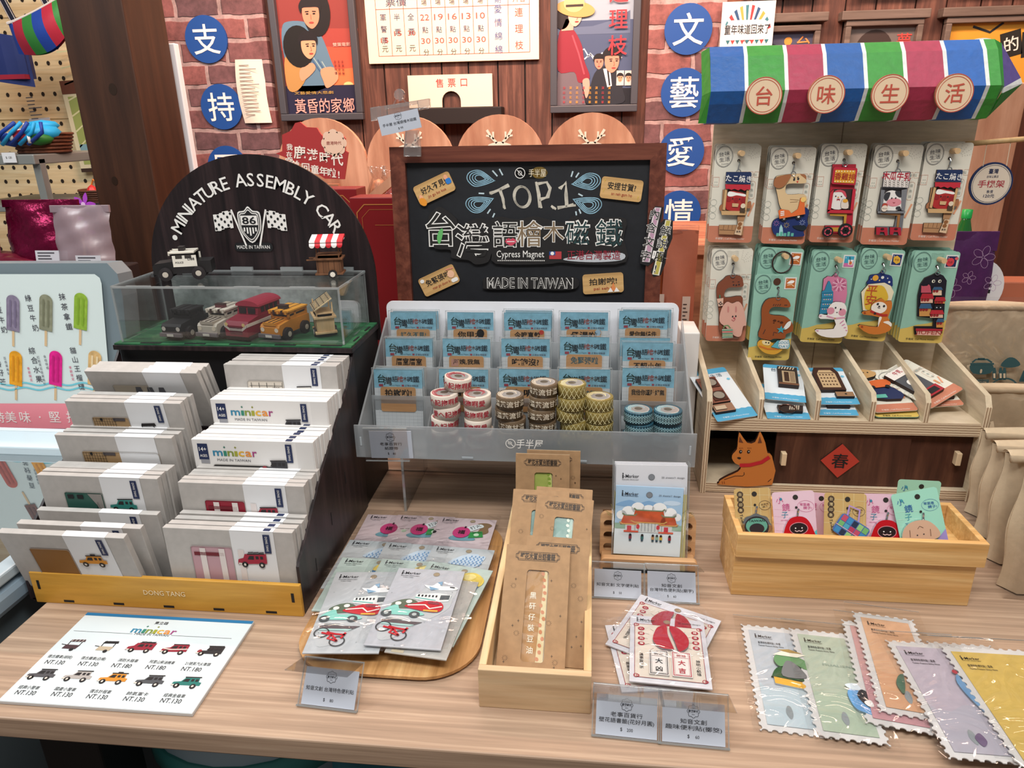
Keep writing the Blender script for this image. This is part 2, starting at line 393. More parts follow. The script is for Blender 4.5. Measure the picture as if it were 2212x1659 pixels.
# storage tub below the table
t = thing('storage_tub', 'pale blue round tub with teal ring below the front table at left', 'tub', T(-.48, .84, 0))
obj('body', B().lathe([(.0, 0), (.13, 0), (.165, .5), (.17, .56), (.15, .60), (0, .62)], C('9fb4c0', .5), 28), t, sm=True)
obj('rim', B().lathe([(.166, .52), (.174, .52), (.174, .56), (.168, .56)], C('3f8d8c', .5), 28), t, sm=True)
t = thing('storage_tub', 'small teal tub with a golden oval badge beside the pale blue tub', 'tub', T(-.262, .70, 0))
obj('body', B().lathe([(0, 0), (.055, 0), (.062, .58), (.05, .6), (0, .6)], C('3e7f8f', .5), 24), t, sm=True)
obj('badge', B().push(T(-.01, -.063, .55) @ Matrix.Rotation(math.pi/2, 4, 'X')).ell(0, 0, .026, .034, 0, C('b98a2e'), 24).ell(0, .002, .018, .026, .001, C('d8b04a'), 24).pop(), t)
# ================================================================== THINGS ON THE BACK WALL
WP = up_plane(2.962); X90 = Matrix.Rotation(math.pi/2, 4, 'X')
def wallM(x, y, z): return Matrix.Translation((x, y, z)) @ X90
for (ch, px, py, nm) in (('支', 445, 85, 'topmost on the left brick pillar'), ('持', 478, 231, 'second down on the left brick pillar'), ('國', 492, 362, 'third down on the left brick pillar behind the black arch'),
                     ('文', 1487, 63, 'topmost on the right brick pillar'), ('藝', 1478, 200, 'second down on the right brick pillar'), ('愛', 1472, 328, 'third down on the right brick pillar'), ('情', 1466, 460, 'fourth down on the right brick pillar')):
    x, z = WP.xy(px, py); t = thing('round_sign', f'round blue sign reading {ch}, {nm}', 'sign', wallM(x, 2.97, z), 'round blue signs on the brick pillars')
    obj('disc', B().prism(ellp(0, 0, .086, .086, 36), 0, .008, C('1f4c93', .45)), t)
    obj('character', B().text(ch, 0, 0, .115, .0095, C('f1ece6'), None, 0, .018), t)
FRM = C('4a4a50', .4)
def poster(label, x0, z0, x1, z1, fw, art, name='movie_poster', fc=FRM, y=2.985):
    t = thing(name, label, 'poster', wallM(x0, y, z0)); w_, h_ = x1-x0, z1-z0
    fb = B()
    for a in ((0, 0, w_, fw), (0, h_-fw, w_, h_), (0, fw, fw, h_-fw), (w_-fw, fw, w_, h_-fw)): fb.box(a[0], a[2], a[1], a[3], 0, .028, fc)
    obj('frame', fb, t, bev=.003)
    pb = B(); art(pb, w_, h_); obj('print', pb, t); return t
def face(b, x, y, r, z, skin='d9a07e', hair='1c1416', turn=0):
    b.flat(smooth_poly([(x-r*.75, y+r*.2), (x-r*.6, y-r*.6), (x, y-r*1.1), (x+r*.6, y-r*.6), (x+r*.75, y+r*.2), (x+r*.5, y+r*.9), (x-r*.5, y+r*.9)]), z, C(skin))
    b.flat(smooth_poly([(x-r*.85, y+r*.1), (x-r*.7, y+r*.5), (x, y+r*.55), (x+r*.7, y+r*.5), (x+r*.85, y+r*.1), (x+r*.95, y+r*.8), (x+r*.3, y+r*1.35), (x-r*.5, y+r*1.3), (x-r*1, y+r*.7)]), z+.0006, C(hair))
    for s in (-1, 1):
        b.ell(x+turn*r*.2+s*r*.3, y+.05*r, r*.13, r*.06, z+.001, C('1a1010'), 10); b.line([(x+turn*r*.2+s*r*.48, y+.22*r), (x+turn*r*.2+s*r*.15, y+.24*r)], r*.07, z+.001, C('1a1010'))
    b.line([(x+turn*r*.2, y), (x+turn*r*.28, y-r*.35), (x+turn*r*.15, y-r*.38)], r*.06, z+.001, C('a8664c')); b.ell(x+turn*r*.2, y-r*.63, r*.22, r*.08, z+.001, C('a8443c'), 12)
def pw(px, py, x0, z0): a = WP.xy(px, py); return (a[0]-x0, a[1]-z0)
def art1(b, w_, h_):
    q = lambda L: [pw(x, y, -1.244, 1.375) for x, y in L]
    b.rect(.02, .02, w_-.02, h_-.02, .004, C('8c3a35')); b.rect(.02, .02, w_-.02, .13, .006, C('23223e'))
    b.flat(q([(590, 60), (770, 60), (770, 100), (590, 110)]), .0045, C('a4443b')); b.flat(q([(700, 100), (768, 100), (770, 185), (690, 190)]), .0048, C('d0583f')); b.flat(q([(712, 150), (769, 145), (770, 188), (700, 190)]), .005, C('e87a48'))
    b.ell(*q([(750, 183)])[0], .02, .012, .0055, C('ffcf8a'), 16)
    for P, c, z in (([(605, 60), (620, 45), (660, 48), (690, 75), (712, 130), (722, 160), (700, 190), (640, 195), (610, 120)], '5f7f96', .006), ([(612, 125), (640, 120), (660, 160), (640, 195), (618, 190)], 'b8894e', .008), ([(690, 150), (718, 145), (728, 170), (705, 190), (696, 175)], 'd79a78', .0085), ([(645, 150), (670, 135), (678, 150), (650, 175)], 'd79a78', .0088)): b.flat(smooth_poly(q(P)), z, C(c))
    b.ell(*q([(680, 25)])[0], .055, .085, .0075, C('1a1414'), 24); face(b, *q([(668, 30)])[0], .045, .008, 'd88f70')
    b.ell(*q([(642, 100)])[0], .062, .075, .0092, C('17120f'), 24); face(b, *q([(664, 100)])[0], .04, .0098, 'e0a27c', turn=1)
    for i in range(4): b.line(q([(665+i*9, 120+i*4), (700+i*5, 170)]), .004, .0072, C('9fb5b5' if i % 2 else '3f5f86'))
    b.text('黃昏的家鄉', *q([(699, 228)])[0], .058, .012, C('f0a89c'), .245, 0, .012); b.text('文藝愛情大悲劇', *q([(675, 200)])[0], .012, .009, C('c9a24e'), .16)
    for i in range(3): b.vtext('主演俳優', *q([(722+i*8, 145)])[0], .011, .014, .009, C('5a1f22'))
    b.text('雙葉電影', *q([(735, 95)])[0], .014, .009, C('d8c0b0'), .07)
poster('framed film poster of an embracing couple at sunset, left of the price board', -1.244, 1.375, -.905, 1.95, .026, art1)
def art2(b, w_, h_):
    q = lambda L: [pw(x, y, -.163, 1.385) for x, y in L]
    b.rect(.02, .02, w_-.02, h_-.02, .004, C('9aa7b5')); b.rect(.02, .02, w_-.02, .32, .0045, C('4a5674')); b.rect(.02, .02, w_-.02, .085, .005, C('1b1a22'))
    b.flat(q([(1200, 60), (1280, 55), (1330, 40), (1362, 20), (1362, 70), (1200, 75)]), .005, C('5f6b86'))
    for i in range(7): b.line(q([(1250+i*12, 110+(i*17) % 30), (1262+i*13, 105+(i*11) % 25), (1272+i*12, 122+(i*7) % 20)]), .005, .0052, C('c9d3dc'))
    b.flat(q([(1205, 155), (1250, 155), (1265, 226), (1200, 228)]), .0068, C('6f6168'))
    b.flat(smooth_poly(q([(1208, 68), (1235, 60), (1256, 95), (1262, 130), (1274, 168), (1250, 178), (1240, 155), (1205, 152)])), .0075, C('8e2434'))
    b.line(q([(1236, 75), (1250, 115), (1262, 160)]), .006, .008, C('c24a58')); b.flat(smooth_poly(q([(1259, 172), (1272, 170), (1273, 195), (1266, 212), (1260, 190)])), .008, C('e8a08c'))
    b.flat(q([(1222, 40), (1240, 40), (1238, 64), (1212, 66)]), .0085, C('e9a48f')); b.ell(*q([(1214, 40)])[0], .028, .035, .0085, C('241618'), 20); face(b, *q([(1242, 32)])[0], .034, .009, 'f0b39c', turn=1)
    b.ell(*q([(1243, 18)])[0], .072, .027, .0115, C('c99a5c'), 28, -8); b.ell(*q([(1240, 6)])[0], .038, .03, .012, C('e2bb7e'), 24); b.line(q([(1222, 12), (1260, 10)]), .008, .0125, C('3a2b22'))
    b.flat(smooth_poly(q([(1274, 190), (1290, 150), (1330, 140), (1345, 190), (1345, 222), (1268, 224)])), .007, C('26272f')); b.flat(q([(1303, 148), (1318, 146), (1322, 185), (1312, 188)]), .0075, C('e8e0dc')); b.line(q([(1313, 150), (1317, 184)]), .006, .0078, C('1d1d24'))
    face(b, *q([(1322, 132)])[0], .036, .009, 'dd8e74', turn=1); face(b, *q([(1294, 134)])[0], .022, .0075, 'd98a72')
    for x in (1340, 1358): b.push(Matrix.Identity(4)); c = q([(x, 168)])[0]; b.rect(c[0]-.014, c[1]-.026, c[0]+.014, c[1]+.026, .0085, C('d8cfc6')); face(b, c[0], c[1], .013, .009); b.pop()
    b.vtext('連理枝', *q([(1336, 40)])[0], .072, .088, .013, C('d1343c'), None, 0, .02)
    for i in range(8): b.vtext('演出名單', *q([(1218+i*14, 205)])[0], .011, .017, .0092, C('d99b3e' if i % 3 else 'b23a44'))
poster('framed film poster of a woman in a straw hat and red blouse', -.163, 1.385, .168, 1.95, .026, art2)
# price board of the old cinema
t = thing('price_board', 'cream cinema timetable with red grid between the two film posters', 'board', wallM(-.871, 2.995, 1.578)); w_, h_ = .664, .42
obj('panel', B().box(0, w_, 0, h_, 0, .012, C('f3dfc4', .7)), t, bev=.001)
q = lambda x, y: pw(x, y, -.871, 1.578); pb = B(); RED, INK2 = C('c8504a'), C('3c3f66')
xs = [q(x, 60)[0] for x in (811, 841, 871, 901, 931, 961, 991, 1021, 1053, 1097, 1143)]; y0, y1, y2 = q(980, 116)[1], q(980, 13)[1], h_-.02
for x in xs: pb.rect(x-.001, y0, x+.001, y2 if x in (xs[0], xs[3], xs[-2], xs[-1], xs[-3]) else y1+.05, .0125, RED)
for y in (y0, y1, y2): pb.rect(xs[0], y-.001, xs[-1], y+.001, .0125, RED)
cols = [('軍警票', '15', '元'), ('半票', '15', '元'), ('全票', '30', '元')]
for i, (a, n_, c_) in enumerate(cols):
    x = (xs[i]+xs[i+1])/2; st = .026 if len(a) == 3 else .05
    for k, ch in enumerate(a): pb.text(ch, x, y1-.028-k*(.04 if len(a) == 3 else .052), .026, .013, INK2)
    pb.text(n_, x, y0+(.055 if len(a) == 3 else .078), .024, .013, RED, .03); pb.text('元', x, y0+.025, .026, .013, C('4a4a4a'))
for i, hr in enumerate(('22', '19', '16', '13', '10')):
    x = (xs[3+i]+xs[4+i])/2; pb.text(hr, x, y1-.032, .03, .013, RED, .034); pb.text('點', x, y1-.075, .024, .013, INK2); pb.text('30', x, y1-.113, .028, .013, RED, .036); pb.text('分', x, y1-.153, .024, .013, C('4a4a4a'))
pb.vtext('愛情綿綿', (xs[8]+xs[9])/2, (y0+y1)/2, .03, .046, .013, C('3f4a90')); pb.vtext('連理枝', (xs[9]+xs[10])/2, (y0+y1)/2, .032, .056, .013, RED)
pb.text('票價', (xs[0]+xs[3])/2, y1+.022, .028, .013, INK2, .08)
for i in range(5): pb.text('場', (xs[3+i]+xs[4+i])/2, y1+.018, .022, .013, C('55505a'))
pb.text('期', (xs[8]+xs[9])/2, y1+.02, .026, .013, C('4a5fa0')); pb.text('片名', (xs[9]+xs[10])/2, y1+.02, .024, .013, RED)
obj('timetable', pb, t)
# ticket window
t = thing('ticket_window_sign', 'cream plate with an arched ticket hole and red characters', 'sign', wallM(-.722, 2.995, 1.415)); w_, h_ = .333, .118
c1, c2 = pw(953, 232, -.722, 1.415)[0], pw(994, 232, -.722, 1.415)[0]; at_ = pw(973, 196, -.722, 1.415)[1]; r = (c2-c1)/2
P = [(0, 0), (c1, 0)]+[((c1+c2)/2-r*math.cos(math.pi*k/10), at_-r+r*math.sin(math.pi*k/10)) for k in range(11)]+[(c2, 0), (w_, 0), (w_, h_), (0, h_)]
obj('plate', B().prism(P, 0, .012, C('f1dcc2', .7)), t)
obj('characters', B().text('售', c1-.006, .088, .034, .013, C('c83038')).text('票', c1+.042, .088, .034, .013, C('c83038')).text('口', c1+.09, .088, .034, .013, C('c83038')), t)
b = B(); b.box(-.70, -.345, 2.9, 3.0, 1.352, 1.412, C('1d1412', .6)); solo('wall_ledge_shelf', b, 'dark narrow ledge under the ticket window plate', 'shelf', bev=.003)
# small posters and ledges, right-hand wall
def art3(bg, fn):
    def f(b, w_, h_): b.rect(.015, .015, w_-.015, h_-.015, .004, C(bg)); fn(b, w_, h_)
    return f
def a3(b, w_, h_): face(b, .07, h_-.12, .045, .006, 'd98f6c'); b.ell(w_*.55, h_-.05, .014, .014, .005, C('d9903c'), 16); b.text('台', w_*.78, h_-.06, .055, .006, C('e08a4a'), None, 0, .02); b.rect(.015, .015, w_-.015, .2, .0045, C('39405c'))
def a4(b, w_, h_):
    b.ell(w_*.42, h_-.1, .065, .07, .005, C('3a2c28'), 24); b.ell(w_*.3, h_-.12, .03, .045, .0055, C('d98c74'), 20); b.ell(w_*.44, h_-.13, .03, .02, .0057, C('d98c74'), 20); b.text('夢', w_*.8, h_-.07, .055, .006, C('d0443e'), None, 0, .02); b.rect(.015, .015, w_-.015, h_-.16, .0045, C('8d7f78'))
def a5(b, w_, h_):
    b.line([(.10, h_-.03), (.16, h_-.05), (.2, h_-.02)], .008, .005, C('26282c')); b.ell(.14, h_-.08, .04, .012, .005, C('b9d4de'), 20)
    for x, ch, r in ((w_*.62, '的', 15), (w_*.8, '白', 8)):
        b.push(T(x, h_-.09, .005, r)).rect(-.034, -.042, .034, .042, 0, C('26241f')).text(ch, 0, 0, .055, .001, C('e9b040') if ch == '白' else C('e8e4da'), None, 0, .02).pop()
    b.text('人生有夢', .08, h_-.14, .04, .005, C('c8452c'), .13); b.rect(.015, .015, w_-.015, h_*.4, .0045, C('c9802c'))
FRW = wood('grey_wood', '5b4c44', '7d6c62', (3, 40, 40), .6)
poster('small framed poster of a dark-haired man on night blue', .575, 1.20, .81, 1.665, .02, art3('4a4a60', a3), fc=FRW)
poster('small framed poster of a bowed head on grey, above the striped awning', .895, 1.20, 1.16, 1.675, .02, art3('6b625e', a4), fc=FRW)
poster('small framed yellow poster with black diamonds at the far right', 1.235, 1.17, 1.62, 1.675, .02, art3('d99a34', a5), fc=FRW)
for x0, x1, nm in ((.56, .83, 'over the night blue poster'), (.875, 1.175, 'over the grey poster'), (1.215, 1.64, 'over the yellow poster')):
    b = B(); b.box(x0, x1, 2.95, 3.0, 1.675, 1.705, FRW); solo('poster_ledge', b, 'weathered wooden ledge '+nm, 'ledge', bev=.003, group='ledges above the small posters')
for x0, x1, c, tx, nm in ((.57, .80, 'd9a878', '甘蔗人', 'with three dark characters'), (.91, 1.16, 'e0b482', '', 'in the middle'), (1.26, 1.60, 'd9b48c', '', 'at the right end')):
    def aa(b, w_, h_, c=c, tx=tx):
        b.rect(.015, .015, w_-.015, h_-.015, .004, C(c))
        if tx: b.text(tx, w_/2, .035, .03, .006, C('7a3a28'), w_*.75)
    poster('lower edge of a tan framed poster on the top row '+nm, x0, 1.765, x1, 2.1, .02, aa, fc=FRW)
t = thing('flyer', 'white flyer with colourful rays and bold characters above the striped awning', 'flyer', wallM(.455, 2.945, 1.52)); w_, h_ = .185, .225
obj('sheet', B().box(0, w_, 0, h_, 0, .003, C('f0ede6')), t); pb = B()
for k in range(10):
    a0, a1 = math.radians(20+k*14), math.radians(27+k*14); f = lambda a: (w_/2+.1*math.cos(a)*.88, .1+.12*math.sin(a)*.95)
    pb.flat([(w_/2, .09), f(a0), f(a1)], .0035, C(('b03a3e', '3f7a86', 'd9a04a', '2d4f78')[k % 4]))
pb.rr(.02, .10, w_-.02, .165, .02, .004, C('f4f1ea')).text('童年味道回來了', w_/2, .135, .034, .005, C('23262e'), w_*.86, 0, .02).text('快來期間', w_/2, .055, .028, .004, C('b0333c'), w_*.7, 0, .015).text('滿額活動', w_/2, .02, .018, .004, C('3d3d44'), w_*.5)
for k in range(9): pb.flat([(.02+k*.017, .10), (.035+k*.017, .10), (.0275+k*.017, .086)], .0045, C('b8403f' if k % 2 else '2f6a74'))
obj('print', pb, t)
# receipt-like sheet on the left pillar
t = thing('notice_sheet', 'long pale notice curling on the left brick pillar edge', 'notice', wallM(-1.40, 2.968, 1.37)); x0 = 0
def sh(u, v): return (u*.115-.012*math.sin(v*3), v*.235, .012*math.sin(u*3+v)+.004)
obj('sheet', B().grid(sh, 6, 8, C('e9dccb', .7)), t, sm=True)
pb = B()
for k in range(14): pb.rect(.02-.012*math.sin((.03+k*.014)*12), .03+k*.014, .05+.04*random.random(), .033+k*.014, .019, C('8a8078'))
obj('print', pb, t)
# white foam board leaning on the post, edge seen
b = B(); b.box(-1.30, -1.168, 2.10, 2.125, 0, 1.578, C('dfe4ec', .5)); solo('foam_board', b, 'white board standing on edge beside the brown post', 'board', bev=.003)
# ================================================================== COUNTER WITH ROUND-TOPPED CRATES
CW = wood('counter_wood', '8e4a33', 'c98c6a', (4, 40, 40), .5)
b = B(); b.box(-1.05, 1.6, 2.04, 2.5, 0, 1.0, wood('counter_body', '7c4a34', 'b0704f', (3, 30, 30), .5)); b.box(-1.07, 1.62, 2.02, 2.52, 1.0, 1.03, CW); solo('back_counter', b, 'long reddish wood counter in front of the plank wall', 'counter', bev=.003)
DISC = wood('disc_wood', 'a86e54', 'd6a486', (14, 40, 2.2), .5, 'c08a6c')
def deer(b, x, y, k, z, mat):
    b.flat(smooth_poly([(x-.035*k, y-.12*k), (x-.05*k, y), (x-.1*k, y+.045*k), (x-.11*k, y+.02*k), (x-.13*k, y+.05*k), (x-.06*k, y+.075*k), (x, y+.085*k), (x+.06*k, y+.075*k), (x+.13*k, y+.05*k), (x+.11*k, y+.02*k), (x+.1*k, y+.045*k), (x+.05*k, y), (x+.035*k, y-.12*k), (x, y-.15*k)]), z, mat)
    for s in (-1, 1):
        b.line([(x+s*.03*k, y+.07*k), (x+s*.09*k, y+.13*k), (x+s*.14*k, y+.21*k)], .028*k, z, mat); b.line([(x+s*.07*k, y+.11*k), (x+s*.07*k, y+.19*k)], .022*k, z, mat); b.line([(x+s*.1*k, y+.14*k), (x+s*.15*k, y+.15*k)], .02*k, z, mat); b.ell(x+s*.03*k, y-.01*k, .013*k, .018*k, z+.0005, C('b87c5c'), 10)
for i, (px, r) in enumerate(((692, .145), (884, .14), (1079, .138), (1278, .142))):
    x = at_y(px, 300, 2.2)[0]; zt = 1.376; r *= .955
    nm = ('leftmost, behind the red sign', 'second, behind the clip tag', 'third, above the chalkboard', 'fourth, below the straw hat poster')[i]
    t = thing('round_backed_crate', f'reddish wood crate with round deer headboard, {nm}', 'crate', T(x, 2.2, 1.03), 'round backed crates along the counter')
    obj('headboard', B().push(Matrix.Rotation(math.pi/2, 4, 'X')).prism([(-r, 0)]+[(r*math.cos(a), zt-1.03-r+r*math.sin(a)) for a in (math.pi*(1-k/20) for k in range(21))]+[(r, 0)], -.02, 0, DISC).pop(), t, bev=.002)
    db = B(); db.push(Matrix.Rotation(math.pi/2, 4, 'X')); deer(db, 0, zt-1.03-r+.035, .26, .0015, C('f0dcc6')); db.pop(); obj('deer_emblem', db, t)
    sb = B()
    for s in (-1, 1): sb.box(s*r-.006, s*r+.006, -.16, 0, 0, .07, CW)
    sb.box(-r, r, -.17, -.158, 0, .06, CW); obj('tray', sb, t, bev=.001)
b = B(); b.box(.74, 1.6, 1.95, 2.0, .0, 1.42, DISC); solo('wooden_screen', b, 'pinkish lit wooden screen behind the purple pouch and the hanging sign', 'panel', bev=.003)
# candy bags in the crates seen between the arch and the chalkboard
for i, (px, py, c) in enumerate(((650, 385, 'b86a58'), (818, 398, 'c98a68'), (848, 405, 'a84a40'))):
    p = at_y(px, py, 2.12); t = thing('snack_bag', ('clear bag of reddish snacks in the leftmost crate', 'clear bag of tan snacks left of the chalkboard', 'clear bag of red snacks tucked beside the chalkboard frame')[i], 'bag', T(p[0], 2.12, p[2]-.12), 'snack bags in the crates')
    obj('snacks', B().lathe([(0, 0), (.028, .005), (.036, .05), (.03, .1), (.014, .13), (0, .135)], C(c, .35, noise=.5, bump=.8), 14), t, sm=True)
    obj('wrapper', B().lathe([(.03, 0), (.04, .05), (.034, .105), (.018, .14), (.028, .17)], BAG, 14), t, sm=True)
t = thing('plank_ramp', 'slanted reddish wooden board leaning between the crates left of the chalkboard', 'board', T(0, 2.03, 0)); P = [at_y(735, 475, 2.03), at_y(762, 475, 2.03), at_y(862, 392, 2.03), at_y(850, 378, 2.03)]
obj('board', B().push(Matrix.Rotation(math.pi/2, 4, 'X')).prism([(p[0], p[2]) for p in P], 0, .03, DISC).pop(), t, bev=.002)
# red photo-prop sign
rp = up_plane(1.99); q = lambda L: [rp.xy(550+x/3.95, y/3.95) for x, y in L]
P = q([(180, 1310), (235, 1290), (235, 1150), (310, 1115), (345, 1050), (385, 1040), (440, 1085), (530, 1090), (560, 1140), (590, 1170), (620, 1132), (735, 1135), (772, 1180), (772, 1285), (797, 1300), (765, 1530), (600, 1525), (400, 1400)])
t = thing('red_prop_sign', 'cut-out red sign with white slogan in front of the deer crates', 'sign', rp.M()); obj('board', B().prism(P, -.008, 0, C('a83434', .45)), t)
pb = B(); z = .0012; WW = C('f2e4d6')
for ch, x, y, h in (('我', 300, 1255, .034), ('在', 297, 1320, .034), ('鹿', 385, 1300, .068), ('港', 495, 1320, .062), ('時', 600, 1345, .06), ('代', 705, 1360, .066), ('穿', 295, 1380, .045), ('越', 345, 1410, .05), ('回', 437, 1430, .048), ('童', 515, 1445, .048), ('年', 590, 1460, .048), ('啦', 660, 1475, .05), ('!', 720, 1490, .05)):
    pb.text(ch, *q([(x, y)])[0], h*.52, z, WW, None, -4, .03)
c = q([(678, 1220)])[0]
for k in range(8): pb.ell(c[0]+.022*math.cos(k*.785), c[1]+.022*math.sin(k*.785), .014, .014, z, C('e8c2a8'), 12)
pb.ell(*c, .028, .028, z+.0004, C('e8c2a8'), 20).text('鹿港時代', *c, .01, z+.001, C('8c3030'), .042); obj('slogan', pb, t)
b = B(); b.box(-.86, -.70, 1.999, 2.02, 0, 1.2, CW); solo('sign_stand', b, 'reddish wood panel holding up the red cut-out sign', 'stand')
# gift boxes behind the chalkboard
for (x0, x1, y, zt, nm) in ((-.487, -.24, 1.45, 1.215, 'with gold border right of the black arch'), (-.62, -.497, 1.53, 1.226, 'partly behind the other red gift box')):
    t = thing('gift_box', 'tall dark red gift box '+nm, 'box', T(x0, y, .75)); w_, h_ = x1-x0, zt-.75
    obj('body', B().box(0, w_, 0, .07, 0, h_, C('7c1a1e', .4)), t, bev=.002)
    gb = B().push(X90); g = C('b0703c', .4)
    for d, wd in ((.014, .0022), (.024, .0008)):
        k = .016; gb.line([(d+k, d), (w_-d-k, d), (w_-d, d+k), (w_-d, h_-d-k), (w_-d-k, h_-d), (d+k, h_-d), (d, h_-d-k), (d, d+k)], wd, .0008, g, True)
    gb.line([(.05, h_-.055), (w_-.05, h_-.055)], .001, .0008, g); gb.pop(); obj('gold_border', gb, t)
# orange pouches right of the chalkboard
for i, (x, w_, c) in enumerate(((.135, .05, 'b0623a'), (.185, .06, 'b9725c'))):
    t = thing('snack_pouch', ('orange-brown clear snack pouch right beside the chalkboard', 'pinkish brown clear snack pouch by the plywood stand')[i], 'pouch', T(x, 1.52-.02*i, .75), 'snack pouches beside the chalkboard')
    def pf(u, v, w_=w_): return ((u-.5)*w_*1.1, -.02*math.sin(math.pi*u)*(math.sin(math.pi*min(v*1.1, 1)))-.004*math.sin(v*17+u*5), v*.39)
    obj('pouch', B().grid(pf, 8, 14, C(c, .35, bump=.3)).push(T(0, .004, 0)).grid(lambda u, v: ((.5-u)*w_*1.1, .015*math.sin(math.pi*u), v*.39), 4, 4, C(c)).pop(), t, sm=True)
    obj('seal', B().box(-w_*.55, w_*.55, -.002, .006, .385, .40, BAG), t)
    lb = B().push(Matrix.Translation((w_*.1, -.0245, .1)) @ X90).rect(0, 0, .016, .16, 0, C('d9cfc6'))
    for k in range(18): lb.rect(.002, .006+k*.008, .012*(.5+.5*random.random()), .0085+k*.008, .0005, C('4a4040'))
    lb.pop(); obj('label', lb, t)
# ================================================================== LEFT: ICE-POP FREEZER AND GOODS BEHIND IT
GRY, GRY2 = C('75838a', .35), C('93a0a8', .3)
t = thing('ice_pop_freezer', 'grey chest freezer with a popsicle menu panel on its raised back', 'freezer', T(-1.35, 1.0, 0))
obj('cabinet', B().box(-.6, .56, -.42, .19, 0, .745, GRY), t, bev=.012)
obj('body_rim', B().box(-.6, .588, -.46, .20, .745, .78, C('8fa3b3', .25)), t, bev=.01)
fp = up_plane(1.235, tilt=4, z=.77)
P = [fp.xy(*p) for p in ((-160, 570), (228, 569), (250, 592), (262, 640), (300, 950), (-160, 950))]
obj('back_housing', B().push(Matrix.Translation((1.35, -1.0, 0)) @ fp.M(-.004)).prism([(P[0][0], P[0][1]), (P[1][0], P[1][1]), (P[2][0], P[2][1]), (P[3][0], P[3][1]), (P[4][0]-.01, -.02), (P[0][0], -.02)], -.05, 0, GRY).pop(), t, bev=.006)
lid = B().box(-.58, .57, -.42, .18, .78, .79, clear('lid_glass', tint='b9cbd2', gloss=.6, rough=.015, frost=.3, frostc='a9c4d0')); obj('glass_lid', lid, t)
obj('lid_frame', B().box(-.6, .586, .10, .17, .788, .806, C('c9dbe4', .2)).box(-.6, .586, .185, .2, .788, .80, C('d9e6ec', .2)).box(.56, .586, -.44, .2, .786, .802, C('b4c2ca', .25)).box(-.6, .586, -.45, -.43, .786, .80, C('c7d2d8', .25)), t, bev=.003)
obj('lid_handle', B().push(T(.02, .13, .807)).prism(smooth_poly([(-.25, -.028), (0, -.025), (.16, 0), (0, .022), (-.25, .028)]), 0, .004, C('5d6d72', .3)).pop(), t)
q = lambda x, y: fp.xy(x, y); Q = lambda L: [fp.xy(*p) for p in L]
pn = B(); pn.flat(Q([(-160, 592), (205, 592), (216, 600), (220, 612), (246, 930), (262, 945), (-160, 945)]), .001, C('d8e4e2', .35))
def pop(x, y, c, c2, s=1.0, rot=-12):
    a = q(x, y); pn.push(T(a[0], a[1], .002, rot)); w_ = .0135*s
    pn.rect(-.0025, -.068, .0025, -.03, 0, C('d8b98f')); pn.flat([(-w_, -.036), (w_, -.036), (w_, .024)]+[(w_*math.cos(i*.314), .024+w_*.9*math.sin(i*.314)) for i in range(11)]+[(-w_, .024)], .0006, C(c, noise=.25))
    for d in (-.005, .005): pn.rr(d-.002, -.028, d+.002, .026, .0019, .0012, C(c2))
    pn.pop()
for x, y, c, c2 in ((30, 676, '8a7f96', '756a84'), (101, 675, '8f9078', '76775f'), (176, 672, '93b73c', '7fa52c'), (36, 795, 'f0a520', 'd98c12'), (122, 795, 'e51a8c', 'c40f76'), (206, 795, 'dcb478', 'ead2a8'), (-40, 676, '7a4a3c', '653a2e'), (-50, 795, 'c45a4a', 'a8483a')): pop(x, y, c, c2)
DI = C('45434c')
for tx, x, y, h, st in (('紅豆牛奶', 2, 680, .014, .0195), ('綠豆牛奶', 70, 676, .014, .0195), ('抹茶拿鐵', 143, 673, .0145, .0195), ('百香好芒', 0, 795, .0145, .0185), ('綜合水果', 78, 788, .015, .0195), ('貓山王榴槤', 168, 796, .014, .0185)): pn.vtext(tx, *q(x, y), h, st, .002, DI, None, 3, .01)
for tx, x, y, c in (('百香果鳳梨', 16, 790, '6a6670'), ('紅龍果百香果鳳梨', 91, 800, '6a6670'), ('金桔檸檬', 101, 782, '6a6670'), ('季節限定', 66, 808, 'd1366a'), ('季節限定', 156, 806, 'd1366a')): pn.vtext(tx, *q(x, y), .0062, .0078, .002, C(c), None, 3)
for y in (829, 839):
    pn.line([(lambda a: (a[0], a[1]+.0028*math.sin(k*.7)))(q(-150+k*7, y)) for k in range(55)], .0032, .002, C('72c9d8'))
pn.flat(Q([(-160, 871), (240, 871), (245, 925), (-160, 925)]), .0018, C('f0909c'))
for ch, x in (('持', 0), ('美', 25), ('味', 56), ('·', 88), ('堅', 120), ('持', 158), ('品', 192), ('質', 226)): pn.text(ch, *q(x, 900), .026 if ch != '·' else .03, .0026, C('f6ece8'), None, 0, .012)
pn.push(Matrix.Identity(4)).pop(); obj('menu_panel', pn, t, Matrix.Translation((1.35, -1.0, 0)) @ fp.M())
